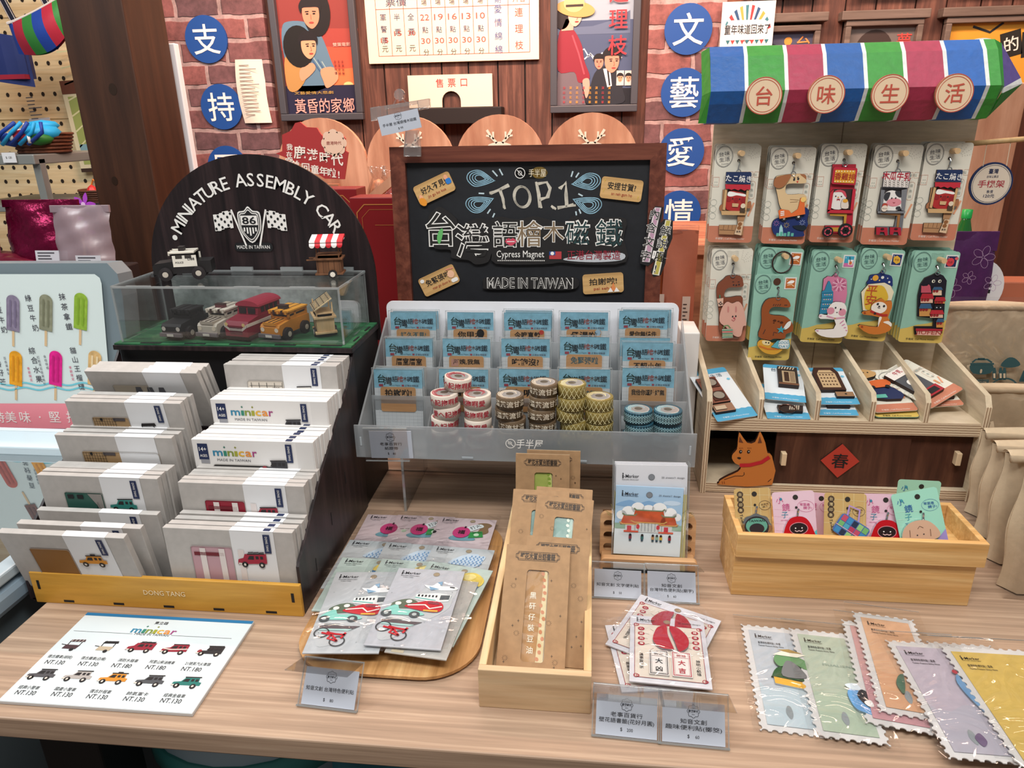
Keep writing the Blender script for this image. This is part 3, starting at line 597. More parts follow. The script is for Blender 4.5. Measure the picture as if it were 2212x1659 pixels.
# foil pouches and frosted pouch on the shelf behind the freezer
b = B(); b.box(-2.0, -1.2, 1.46, 1.80, 0, 1.02, C('241a1a', .6)); solo('low_shelf', b, 'dark low shelf behind the freezer holding the pouches', 'shelf', bev=.004)
FOIL = C('7d0f3c', .22, .75, .6, .25, .9); FOILD = C('5c0f26', .3, .4)
def pouch(label, p, w_, h_, mat, tint=None, lab=True, tl=8, yaw=0, name='foil_pouch', group='crimson foil pouches', zip_=None):
    t = thing(name, label, 'pouch', Matrix.Translation(p) @ Matrix.Rotation(math.radians(yaw), 4, 'Z') @ Matrix.Rotation(math.radians(-tl), 4, 'X'), group)
    def f(u, v, s=-1): return ((u-.5)*w_*(1-.05*math.sin(math.pi*v)), s*.038*math.sin(math.pi*u)**.7*(1-v)**.6*(.25+min(1, v*5)*.75)+.003*math.sin(11*u+9*v)+.002*math.sin(23*v-7*u), v*h_)
    obj('bag', B().grid(f, 14, 14, mat).grid(lambda u, v: f(1-u, v, 1), 14, 14, mat), t, sm=True)
    obj('seal', B().box(-w_/2, w_/2, -.003, .004, h_*.9, h_, zip_ or mat), t, bev=.001)
    if lab:
        lb = B().push(Matrix.Translation((w_*.02, -.043, h_*.06)) @ X90).rect(0, 0, w_*.42, h_*.26, 0, C('c9c6cc'))
        for k in range(5): lb.rect(.006, h_*.22-k*.007, w_*(.15+.2*random.random()), h_*.22-k*.007+.0028, .0005, C('45424a'))
        obj('label', lb.pop(), t)
    return t
pouch('shiny crimson foil pouch with white label behind the freezer', (-1.335, 1.64, 1.02), .20, .178, FOIL)
pouch('dark crimson pouch at the left picture edge behind the freezer', (-1.53, 1.62, 1.02), .19, .21, FOILD, lab=False, tl=4)
pouch('dark crimson pouch lying flat in front of the shiny foil pouch', (-1.42, 1.575, 1.022), .22, .10, FOILD, lab=False, tl=62)
pouch('frosted clear zip pouch with a printed label beside the brown post', (-1.20, 1.60, 1.02), .15, .168, clear('zip_film', gloss=.06, rough=.3, frost=.72, frostc='b9a4ac'), tl=6, name='zip_pouch', group='zip pouches')
# grey shelf, basket and small goods in front of the pegboard
MET = C('8f928f', .4, .3)
t = thing('display_rack', 'grey metal shelf unit holding the basket at the left picture edge', 'rack', T(-1.95, 2.3, 0))
obj('upper_shelf', B().box(-.15, .215, -.12, .3, 1.255, 1.285, MET), t, bev=.003); obj('lower_shelf', B().box(-.15, .25, -.12, .3, 1.11, 1.13, MET), t, bev=.003)
for x, y in ((.19, -.1), (-.13, -.1)): obj('upright', B().box(x, x+.025, y, y+.025, 0, 1.27, MET), t)
b = B(); b.box(-1.69, -1.57, 2.26, 2.6, 0, 1.128, C('1c1517', .6)); solo('dark_cabinet', b, 'dark cabinet standing behind the crimson pouches', 'cabinet', bev=.004)
b = B(); b.box(-1.688, -1.64, 2.42, 2.6, 1.13, 1.285, C('2a1d1c', .6)); solo('dark_box', b, 'dark brown box beside the grey shelf unit', 'box', bev=.003)
WICK = wood('wicker', '3a1f16', '75452e', (30, 30, 160), .6, None, .6)
def basket(label, x, y, z, r1, r2, h):
    t = thing('wicker_basket', label, 'basket', T(x, y, z)); bb = B().lathe([(0, .004), (r1, 0), (r2, h), (r2-.01, h), (r1-.01, .008)], WICK, 28)
    obj('bowl', bb, t); rb = B()
    for k in range(6): rb.tube([((r1+(r2-r1)*k/5)*math.cos(a), (r1+(r2-r1)*k/5)*math.sin(a), h*k/5) for a in (i*math.pi/16 for i in range(32))], .0045, WICK, 5, True)
    obj('weave', rb, t, sm=True); return t
basket('dark wicker basket of striped bags on the grey shelf', -1.80, 2.32, 1.29, .075, .09, .055)
basket('brown wicker basket with red trinkets on the dark cabinet', -1.635, 2.33, 1.13, .06, .068, .035)
STR = [C(c, .5, bump=.2) for c in ('1c3f96', 'a3253a', '2f7a35', 'd8d4cf', '1fa0d8')]
def striped(label, M, w_, h_, d_, n=11):
    t = thing('striped_bag', label, 'bag', M, 'striped woven nylon bags'); bb = B(); yy = lambda u, v: d_*max(0, math.sin(math.pi*u))**.6*math.sin(math.pi*(.12+.8*(1-v)))
    zf = lambda u, v: -h_*(1-v)*(.75+.25*math.sin(math.pi*u))+.03*(u-.5)**2
    for k in range(n):
        for s in (-1, 1): bb.grid(lambda u, v: ((k+(u if s < 0 else 1-u))/n*w_-w_/2+.02*v, s*yy((k+(u if s < 0 else 1-u))/n, v), zf((k+(u if s < 0 else 1-u))/n, v)), 3, 8, STR[(0, 3, 1, 3, 2, 3)[k % 6]] if k % 2 == 0 else STR[(1, 2, 0)[k//2 % 3]])
    obj('bag_body', bb, t, sm=True); obj('zip', B().tube([(-w_/2+w_*k/8+.02, -.004, .03*((k/8)-.5)**2+.003) for k in range(9)], .005, STR[3], 6), t)
    for x in (-.3, .3): obj('strap', B().box(x*w_-.012, x*w_+.012, -.006, -.002, 0, .5, C('15182b', .6)).box(x*w_-.010, x*w_-.0085, -.0068, -.0018, 0, .5, STR[3]).box(x*w_+.0085, x*w_+.01, -.0068, -.0018, 0, .5, STR[3]), t)
    return t
striped('red blue and green striped bag with dark straps hanging on the pegboard', Matrix.Translation((-1.95, 2.6, 1.735)) @ Matrix.Rotation(math.radians(20), 4, 'Y').inverted(), .24, .125, .035)
striped('second striped bag hanging partly behind the brown post', Matrix.Translation((-1.80, 2.74, 1.80)) @ Matrix.Rotation(math.radians(-14), 4, 'Y'), .22, .15, .03)
t = thing('striped_pouch', 'sky blue strapped striped pouches heaped in the wicker basket', 'pouch', T(-1.80, 2.30, 1.335)); hb = B()

for k, (x, y, z, rx, rz, c, ro) in enumerate(((-.03, 0, 0, .06, .032, 4, 20), (.03, -.02, .012, .062, .028, 4, -18), (.0, -.045, .005, .045, .022, 1, 8), (-.05, -.045, -.005, .04, .024, 0, -25), (.045, -.05, -.005, .04, .02, 2, 30), (.02, .01, .035, .05, .018, 4, 0))): hb.push(T(x, y, z, ro)).lathe([(0, -rz), (rx*.7, -rz*.7), (rx, 0), (rx*.75, rz*.7), (0, rz)], STR[c], 14).box(-rx*.7, -rx*.5, -rx*.9, -rx*.5, -rz*.6, rz*.5, STR[3]).pop()
obj('cloth', hb, t, sm=True)
sb = B()
for k in range(5): sb.tube([(-.09+k*.03, -.085, -.02), (-.05+k*.035, -.09, .015), (.0+k*.022, -.085, .045)], .006, STR[4] if k % 2 else STR[0], 6)
obj('straps', sb, t, sm=True)
t = thing('price_label', 'tiny white price label clipped to the grey shelf edge', 'label', wallM(-1.835, 2.175, 1.262)); obj('card', B().box(0, .045, 0, .03, 0, .002, 'e4e4e6').text('$ 120', .022, .015, .009, .0026, INK), t)
pp = up_plane(2.94); f1 = fit(pp, (88, 341), (131, 338), (76, 256))
t = thing('paper_notice', 'grey paper notice pinned to the pegboard beside the basket', 'notice', f1.M(.004)); obj('sheet', B().box(0, f1.w, 0, f1.h, 0, .003, 'aeb4be'), t); pb = B()
for k in range(16): pb.rect(.012, .03+k*.0135, f1.w*(.4+.45*random.random()), .034+k*.0135, .0034, '565a66')
pb.rect(f1.w*.55, f1.h-.035, f1.w*.75, f1.h-.02, .0034, '30333d'); obj('print', pb, t)
f1 = fit(pp, (180, 372), (215, 370), (140, 175))
t = thing('map_poster', 'narrow green map poster hanging beside the brown post', 'poster', f1.M(.006)); obj('sheet', B().box(0, f1.w*2, 0, f1.h, 0, .003, 'd9d2b0'), t); pb = B()
pb.rect(.02, .03, f1.w*2-.02, f1.h-.06, .0035, '9aa860'); pb.rect(0, f1.h-.05, f1.w*2, f1.h, .004, '6a4030'); pb.rect(.02, .08, f1.w*2, .11, .004, '7fa8b4')
for k in range(9): pb.line([(.02, .1+k*.06), (.06, .13+k*.055), (f1.w*1.8, .1+k*.065)], .006, .004, 'd8d8a8')
pb.rect(0, 0, f1.w*2, .015, .004, '3a2a22'); obj('map', pb, t)
b = B().push(T(-2.08, 2.72, 1.55)).grid(lambda u, v: (-.25+u*.24, -.03*math.sin(math.pi*u), v*.17-.04*u), 6, 5, C('1f2f6a', .6)).box(-.25, -.02, -.005, .03, -.01, .12, C('2a2f5c')).box(-.25, -.02, -.03, .0, -.012, .004, C('a3253a')).pop(); solo('blue_bag', b, 'dark blue bag with red base at the top left picture edge', 'bag')
# small orchid and trinkets
t = thing('orchid', 'magenta orchid blooms beside the brown post', 'flower', T(-1.35, 1.77, 1.022)); ob = B().tube([(0, 0, 0), (.02, 0, .08), (.05, -.01, .15)], .003, C('4d6a34')); obj('stem', ob, t)
for k, (x, z) in enumerate(((.035, .12), (.075, .155), (.06, .085))):
    fb = B().push(Matrix.Translation((x, -.03, z)) @ X90)
    for i in range(5): fb.flat(smooth_poly([(0, 0), (.016*math.cos(i*1.257-.4), .016*math.sin(i*1.257-.4)), (.03*math.cos(i*1.257), .03*math.sin(i*1.257)), (.016*math.cos(i*1.257+.4), .016*math.sin(i*1.257+.4))]), .001*i, C('b04ac4', .5))
    fb.ell(0, 0, .006, .006, .006, C('e8c0e8'), 10).pop(); obj('bloom', fb, t)
t = thing('trinket', 'small red paper trinket in the brown wicker basket', 'trinket', T(-1.655, 2.31, 1.14)); obj('cone', B().lathe([(.03, 0), (.012, .035), (0, .045)], C('c02a2a', .4), 12), t); obj('loop', B().tube([(0, 0, .04), (.01, 0, .06), (.02, 0, .05)], .0025, C('d07a2a')), t)
t = thing('trinket', 'clear wrapped silver trinket standing in the brown wicker basket', 'trinket', T(-1.655, 2.36, 1.14)); obj('wrapper', B().lathe([(.02, 0), (.028, .05), (.012, .08), (.02, .1)], BAG, 12), t, sm=True); obj('figure', B().lathe([(0, 0), (.014, 0), (.01, .05), (0, .06)], C('a8a49e', .3, .4), 10), t, sm=True)
# ================================================================== MINIATURE CAR DISPLAY
DX0, DX1 = -.752, -.362
t = thing('car_display_stand', 'black tiered display stand with yellow front lip and arched sign holding car kit boxes', 'display stand', T(0, 0, .75)); Z = lambda z: z-.75
YEL = wood('yellow_board', 'b9842e', 'd9a548', (3, 30, 30), .4, 'c8943a', .03)
obj('base_box', B().box(DX0, DX1-.002, 1.035, 1.168, 0, Z(1.022), BLKB), t, bev=.001)
tb = B()
for y, z in ((.748, .752), (.80, .79), (.85, .826), (.908, .862), (.962, .897)): tb.box(DX0+.004, DX1-.004, y, y+.006, 0, Z(z+.018), DKW).box(DX0+.004, DX1-.004, y, 1.03, Z(z)-.004, Z(z), DKW)
obj('tiers', tb, t)
PRO = [(.748, .75), (.748, .822), (.85, .898), (.985, .975), (1.03, 1.02), (1.03, .75)]
for x, nm in ((DX1-.004, 'side_panel'), (DX0, 'side_panel')):
    sb = B().push(Matrix.Translation((x, 0, 0)) @ Matrix(((0, 0, 1, 0), (1, 0, 0, 0), (0, 1, 0, 0), (0, 0, 0, 1)))).prism([(y, z-.75) for y, z in PRO], 0, .004, DKW).pop()
    for k in range(3): sb.box(x+.004, x+.0045, .80+.07*k, .802+.07*k, .03+.03*k, .05+.03*k, BLK)
    obj(nm, sb, t, bev=.0006)
lb = B(); lb.box(DX0+.014, DX1, .742, .748, 0, .048, YEL); lb.push(Matrix.Translation((0, .7418, 0)) @ X90)
for px in (150, 256, 363, 470, 583): x = at_y(px, 1300, .742)[0]; lb.rect(x-.0075, .003, x+.0075, .0066, 0, BLK)
for x in (DX0+.024, DX1-.011): lb.rect(x-.002, .022, x+.002, .036, 0, BLK)
lb.pop(); obj('front_lip', lb, t, bev=.001)
tx = B().push(Matrix.Translation((0, .7412, 0)) @ X90).text('DONG TANG', at_y(355, 1280, .742)[0], .026, .0105, 0, C('f2dcae'), .058, 0, .012).pop(); obj('lip_lettering', tx, t, label='cream lettering')
obj('deck', B().box(DX0, DX1+.002, 1.02, 1.168, Z(1.022), Z(1.03), DKW), t, bev=.0008)
GD = B().box(DX0+.002, DX1, 1.022, 1.166, Z(1.0302), Z(1.0325), wood('grass_print', '1c4a30', '3a7a4c', (20, 90, 20), .6, '2a6040', 0))
slots = GD
for k in range(5): x = DX0+.045+k*.074; slots.box(x, x+.034, 1.0235, 1.028, Z(1.0325), Z(1.0332), BLK)
for k in range(2): y = 1.05+k*.06; slots.box(DX1-.006, DX1-.0025, y, y+.026, Z(1.0325), Z(1.0332), BLK).box(DX0+.004, DX0+.008, y, y+.026, Z(1.0325), Z(1.0332), BLK)
obj('grass_deck', GD, t)
ac, ar, acz = (DX0+DX1)/2, .199, 1.112
P = [(ac-ar, 1.0), (ac+ar, 1.0)]+[(ac+ar*math.cos(math.pi*k/36), acz+ar*math.sin(math.pi*k/36)) for k in range(37)]
AM = Matrix.Translation((0, 1.168, -.75)) @ X90
obj('arch_panel', B().push(AM).prism(P, -.005, 0, DKW).pop(), t, bev=.0008)
ap = up_plane(1.168); g = B().push(AM); LT = C('e8e6e2', .5)
msg = 'MINIATURE ASSEMBLY CAR'; cum = [0.0]; wid = {'I': .5, ' ': .75, 'M': 1.2, 'A': 1.05, 'E': .88, 'L': .85}
for ch in msg: cum.append(cum[-1]+wid.get(ch, 1))
for i, ch in enumerate(msg):
    f = ((cum[i]+cum[i+1])/2)/cum[-1]; a = math.radians(90+61-122*f)
    if ch != ' ': g.text(ch, ac+.163*math.cos(a), acz-.004+.163*math.sin(a), .0295, .0012, LT, None, math.degrees(a)-90, .022)
for a in (26, 154): g.ell(ac+.163*math.cos(math.radians(a)), acz-.006+.163*math.sin(math.radians(a)), .0045, .0045, .0012, LT, 16)
g.pop(); obj('arch_lettering', g, t, label='white lettering')
eb = B().push(AM); cx, cy = ap.xy(542, 484); s = .00085
def sh_(k, dy_=0): return smooth_poly([(cx-k*.62, cy+k*.62+dy_), (cx-k*.25, cy+k*.72+dy_), (cx, cy+k*.95+dy_), (cx+k*.25, cy+k*.72+dy_), (cx+k*.62, cy+k*.62+dy_), (cx+k*.62, cy-k*.1+dy_), (cx+k*.42, cy-k*.6+dy_), (cx, cy-k*1.0+dy_), (cx-k*.42, cy-k*.6+dy_), (cx-k*.62, cy-k*.1+dy_)], 3)
for k, m_, z0 in ((.033, BLK, .003), (.031, LT, .0035), (.028, BLK, .004), (.0262, LT, .0045), (.0242, BLK, .005)): eb.flat(sh_(k), z0, m_)
eb.rect(cx-.0145, cy-.001, cx+.0145, cy+.0145, .0052, LT); eb.text('86', cx, cy+.0065, .0165, .0056, BLK, .024, 0, .03)
for i in range(-2, 3): eb.line([(cx+i*.005, cy-.005), (cx+i*.005, cy-.0185+abs(i)*.0035)], .0026, .0052, LT)
for s_ in (-1, 1):
    fx = cx+s_*.044; eb.line([(cx+s_*.012, cy-.036), (cx+s_*.03, cy+.024)], .003, .0025, LT)
    for i in range(6):
        for j in range(4):
            u0, v0 = i*.0055, j*.0068; yy = .002*math.sin(i*1.1); ox, oy = cx+s_*(.030+u0), cy-.006+v0+yy-.12*u0
            eb.flat([(ox, oy), (ox+s_*.0055, oy-.0006), (ox+s_*.0055, oy+.0062), (ox, oy+.0068)], .0025, LT if (i+j) % 2 or 1 else BLK)
            if (i+j) % 2: eb.ell(ox+s_*.0027, oy+.0033, .0021, .0024, .003, BLK, 8)
a = ap.xy(549, 533); eb.rr(a[0]-.034, a[1]-.0075, a[0]+.034, a[1]+.0075, .0074, .002, BLK); eb.text('MADE IN TAIWAN', a[0], a[1], .0085, .003, LT, .058, 0, .005); eb.pop(); obj('arch_emblem', eb, t, label='white shield emblem with chequered flags')
# acrylic case
t = thing('acrylic_case', 'clear acrylic case of miniature cars on top of the black stand', 'display case', T(0, 0, 1.0336)); x0, x1, y0, y1, h = DX0+.012, DX1-.012, 1.028, 1.160, .087
for nm, a in (('front_pane', (x0, x1, y0, y0+.002, 0, h)), ('left_pane', (x0, x0+.002, y0+.002, y1, 0, h)), ('right_pane', (x1-.002, x1, y0+.002, y1, 0, h)), ('top_pane', (x0, x1, y0, y1, h, h+.002))): obj(nm, B().box(*a, ACR), t)
obj('sky_backdrop', B().box(x0+.02, x1-.004, y1, y1+.002, .0, h*.92, C('aab4b4', .5, noise=.3)), t)
e = B()
for (X0, X1, Y0, Y1) in ((x0, x1, y0-.0008, y0+.0016), (x0, x1, y1-.001, y1+.001), (x0-.0008, x0+.0016, y0, y1), (x1-.0016, x1+.0008, y0, y1)): e.box(X0, X1, Y0, Y1, h-.0006, h+.0028, ACRE)
for x in (x0, x1-.002): e.box(x-.0004, x+.0024, y0-.0006, y0+.0018, 0, h, ACRE).box(x, x+.002, y1-.002, y1, 0, h, ACRE)
for k in range(4): xx = x0+.045+k*.088; e.box(xx, xx+.038, y1-.004, y1+.001, h+.002, h+.0085, ACRE).box(xx-.02, xx+.02, y0, y0+.003, h+.002, h+.0035, ACRE)
obj('pane_edges', e, t)
# ---------------------------------------------------------------- cars
def car(label, M, body, roof, kind='jeep', trim='2a2422', L_=.078, W_=.042, stripe=None, text=None, bonnet=None, group='miniature wooden cars'):
    t = thing('miniature_car', label, 'toy car', M, group); mb, mr, mt = C(body, .55), C(roof, .55), C(trim, .6); bn = C(bonnet, .55) if bonnet else mb
    l, w_ = L_/2, W_/2; z0 = .010
    bb = B(); bb.push(Matrix(((0, 0, 1, 0), (1, 0, 0, 0), (0, 1, 0, 0), (0, 0, 0, 1)))).prism([(-l, z0), (-l, z0+.013), (-l*.92, z0+.017), (-l*.25, z0+.02), (l, z0+.019), (l, z0)], -w_*.86, w_*.86, mb).pop()
    obj('body', bb, t, bev=.0008)
    if bonnet or kind == 'jeep':
        hb = B().box(-w_*.55, w_*.55, -l*1.0, -l*.3, z0+.016, z0+.021, bn)
        for k in range(3): hb.box(-w_*.5+k*w_*.4, -w_*.5+k*w_*.4+.002, -l*.98, -l*.32, z0+.021, z0+.0216, mt)
        obj('bonnet', hb, t)
    ch = .042; ce = .42 if kind in ('police', 'truck') else .88
    cb = B(); pil = [(-l*.3, -w_*.8), (-l*.3, w_*.8-.003), (l*.1, w_*.8-.003), (l*.1, -w_*.8), (l*(ce-.04), -w_*.8), (l*(ce-.04), w_*.8-.003)]
    for (y, x) in pil: cb.box(x, x+.003, y, y+.004, z0+.018, ch, mb)
    cb.box(-w_*.8, w_*.8, -l*.3, l*ce, z0+.018, z0+.024, mb).box(-w_*.8, w_*.8, -l*.3, l*ce, ch-.004, ch, mb).box(-w_*.72, w_*.72, -l*.2, l*(ce-.08), z0+.018, ch-.003, C('2b2422'))
    obj('cabin', cb, t)
    rb = B().box(-w_*.9, w_*.9, -l*.38, l*(ce+.06), ch, ch+.0025, mr)
    for x in (-w_*.3, w_*.3): rb.box(x-.0006, x+.0006, -l*.38, l*(ce+.06), ch+.0025, ch+.0029, mt)
    for k in range(5): rb.box(-w_*.8+k*w_*.36, -w_*.8+k*w_*.36+.003, -l*.42, -l*.36, ch-.003, ch+.003, mt if k % 2 else mr)
    obj('roof', rb, t)
    for y in (-l*.58, l*.55):
        for s_ in (-1, 1): obj('wheel', B().push(T(s_*w_*.98, y, .0105)).lathe([(0, -.004), (.0062, -.004), (.0105, -.003), (.0105, .003), (.0062, .004), (0, .004)], C('1f1a1c', .6), 18, axis='x').lathe([(0, -.0045), (.0045, -.0042), (.0045, .0042), (0, .0045)], C('b8b0a4', .5), 12, axis='x').pop(), t)
    ft = B().box(-w_*.95, w_*.95, -l-.004, -l, z0-.003, z0+.003, C('6b666a' if kind != 'police' else '3a3a3c'))
    ft.box(-.006, .006, -l-.0046, -l-.004, z0-.002, z0+.002, C('d8d4cc')); obj('bumper', ft, t, bev=.0005)
    lb = B()
    for s_ in (-1, 1): lb.push(Matrix.Translation((s_*w_*.62, -l-.0006, z0+.0095)) @ X90).ell(0, 0, .0036, .0036, 0, C('e8dcc8' if kind != 'truck' else 'd8d2c8'), 14).pop()
    obj('headlights', lb, t)
    if kind in ('taxi', 'policew', 'police'): obj('roof_light', B().box(-.008, .008, -.004, .004, ch+.0025, ch+.008, C('2a2426' if kind != 'policew' else '5a2a30')).box(-.0085, .0085, -.0045, .0045, ch+.008, ch+.009, mt), t)
    if stripe:
        sb = B()
        for s_ in (-1, 1): sb.box(s_*w_*.868-.0003, s_*w_*.868+.0003, -l*.96, l, z0+.006, z0+.0105, C(stripe))
        sb.box(-w_*.86, w_*.86, -l-.0005, -l+.0002, z0+.006, z0+.0105, C(stripe)); obj('stripe', sb, t)
    if text:
        xb = B()
        for s_ in (-1, 1):
            xb.push(Matrix.Translation((s_*w_*.83+s_*.0012, l*.12, z0+.021)) @ Matrix.Rotation(math.radians(s_*90), 4, 'Z') @ X90); xb.rect(-.018, -.010, .018, .008, 0, C('e2ded2')); xb.text(text[0], -.008, -.003, .0042, .0006, INK, .012, 0, .02); xb.text(text[1], .010, .002, .0055, .0006, INK, .010, 0, .02)
            for k in (-1, 1): xb.rect(-.006+k*.007, .003, .004+k*.007, .009, .0004, C('3a3632'))
            xb.pop()
        obj('door_lettering', xb, t)
    return t
GZ = 1.0326
car('black miniature truck with cream headlights, leftmost inside the case', T(-.655, 1.082, GZ, -8), '1e1c1d', '242224', 'truck', '131112', .085)
car('white miniature jeep with brown bonnet stripes inside the case', T(-.596, 1.085, GZ, -10), 'c9c2b4', 'd3ccbe', 'policew', '3a2622', .082, bonnet='b8aea0')
car('orange miniature taxi with dark roof sign inside the case', T(-.488, 1.080, GZ, -14), 'c98428', 'd8962e', 'taxi', '3a2422', .08, bonnet='d08c2c')
# diesel railcar
t = thing('miniature_railcar', 'crimson miniature diesel railcar with white chevron in the middle of the case', 'toy train', T(-.543, 1.085, GZ, -12), 'miniature wooden cars'); CR = C('84162e', .5)
bb = B().push(Matrix(((0, 0, 1, 0), (1, 0, 0, 0), (0, 1, 0, 0), (0, 0, 0, 1)))).prism([(-.046, .008), (-.046, .026), (-.040, .032), (-.014, .036), (.046, .036), (.046, .008)], -.021, .021, CR).pop(); obj('body', bb, t, bev=.001)
cb = B().push(Matrix(((0, 0, 1, 0), (1, 0, 0, 0), (0, 1, 0, 0), (0, 0, 0, 1)))).prism([(-.014, .036), (-.010, .050), (.046, .050), (.046, .036)], -.0195, .0195, CR).pop(); obj('cab', cb, t, bev=.001)
wb = B()
for k in range(4): wb.box(.0196, .0201, -.004+k*.0115, .004+k*.0115, .039, .047, C('1d1518')).box(-.0201, -.0196, -.004+k*.0115, .004+k*.0115, .039, .047, C('1d1518'))
wb.box(-.015, -.002, -.0143, -.0125, .038, .047, C('1d1518')).box(.002, .015, -.0143, -.0125, .038, .047, C('1d1518')); obj('windows', wb, t)
rb = B().push(Matrix.Translation((0, .0, 0)) @ X90).prism([(.022*math.cos(a), .0495+.009*math.sin(a)) for a in (math.pi*k/10 for k in range(11))], -.048, .013, C('96283c', .5)).pop(); obj('roof', rb, t)
ub = B().box(-.0215, .0215, -.044, .046, .002, .009, C('231a1c'))
for k in range(7): ub.box(-.012, .012, -.0466, -.046, .012+k*.0018, .0128+k*.0018, C('4a0f1e'))
obj('undercarriage', ub, t, bev=.0006)
vb = B().push(Matrix.Translation((0, -.0465, 0)) @ X90).flat([(-.021, .029), (-.012, .022), (.012, .022), (.021, .029), (.021, .024), (.012, .0175), (-.012, .0175), (-.021, .024)], 0, C('d8d2c8')).pop().box(.0211, .0216, -.046, .046, .024, .029, C('d8d2c8')).box(-.0216, -.0211, -.046, .046, .024, .029, C('d8d2c8')); obj('chevron_stripe', vb, t)
hb = B()
for s_ in (-1, 1): hb.push(Matrix.Translation((s_*.016, -.0472, .028)) @ X90).ell(0, 0, .003, .003, 0, C('e8c88a'), 14).pop()
obj('headlights', hb, t)
car('black and white miniature patrol jeep standing on the case lid', T(-.655, 1.10, 1.1225, -72), '1d1b1c', 'd9d3c6', 'police', '1a1718', .088, .042, text=('POLICE', 'D88'))
def cart(label, M, wd, roof, k=1.0):
    t = thing('miniature_food_cart', label, 'toy cart', M @ Matrix.Scale(k, 4), 'miniature wooden food carts'); m_ = wood('cart_'+wd, wd, {'5a3a26': '7c5438'}.get(wd, 'e0c498'), (60, 60, 6), .6); dk = C('2e1d16')
    bb = B().box(-.02, .02, -.014, .014, .008, .034, m_).box(-.023, .023, -.017, .017, .006, .009, m_).box(-.024, .024, -.0175, .0175, .031, .034, m_)
    for i in range(5): bb.box(-.018+i*.009, -.0175+i*.009, -.0145, -.014, .009, .031, dk)
    obj('cart_body', bb, t, bev=.0004); pb = B()
    for x in (-.019, .017):
        for y in (-.0135, .0115): pb.box(x, x+.002, y, y+.002, .034, .056, m_)
    pb.box(-.02, .02, -.013, .013, .038, .040, m_); obj('posts', pb, t)
    obj('handles', B().box(-.036, -.02, -.012, -.010, .030, .032, m_).box(-.036, -.02, .010, .012, .030, .032, m_), t)
    for s_ in (-1, 1): obj('wheel', B().push(T(.006, s_*.0165, .007)).lathe([(0, -.0015), (.0075, -.0015), (.0075, .0015), (0, .0015)], C('1e1a1a'), 18, axis='y').lathe([(0, -.002), (.0045, -.0019), (.0045, .0019), (0, .002)], C('d8d2c6'), 8, axis='y').pop(), t)
    rb = B()
    if roof == 'stripe':
        for i in range(6):
            c_ = C('c8202e' if i % 2 else 'ece8e2', .5); x0_, x1_ = -.027+i*.009, -.018+i*.009
            P_ = [(-.022, .056), (-.019, .063), (.012, .070), (.016, .066), (.012, .066), (-.017, .060), (-.020, .056)]
            rb.push(Matrix(((0, 0, 1, 0), (1, 0, 0, 0), (0, 1, 0, 0), (0, 0, 0, 1)))).prism(P_, x0_, x1_, c_).pop(); rb.push(Matrix.Translation(((x0_+x1_)/2, -.022, .056)) @ X90).prism(ellp(0, 0, .0043, .004, 10, 0, 180, 360), -.0006, .0006, c_).pop()
        rb.box(-.027, .027, -.0205, -.0195, .0585, .0605, dk)
    else:
        rb.push(Matrix.Translation((0, -.004, .052)) @ Matrix.Rotation(math.radians(32), 4, 'X')).box(-.025, .025, -.014, .02, 0, .002, C('dcc69c'))
        for i in range(7): rb.box(-.024+i*.0075, -.0225+i*.0075, -.014, .02, .002, .0026, dk)
        for i in range(4): rb.box(-.025, .025, -.012+i*.009, -.011+i*.009, .002, .0026, dk)
        rb.pop()
    obj('roof', rb, t); return t
cart('brown miniature food cart with red and white awning on the case lid', T(-.415, 1.112, 1.1225, 10), '5a3a26', 'stripe', .95)
cart('pale wooden miniature food cart with tiled roof at the right inside the case', T(-.427, 1.09, GZ, -62), 'c2a172', 'tile', 1.0)
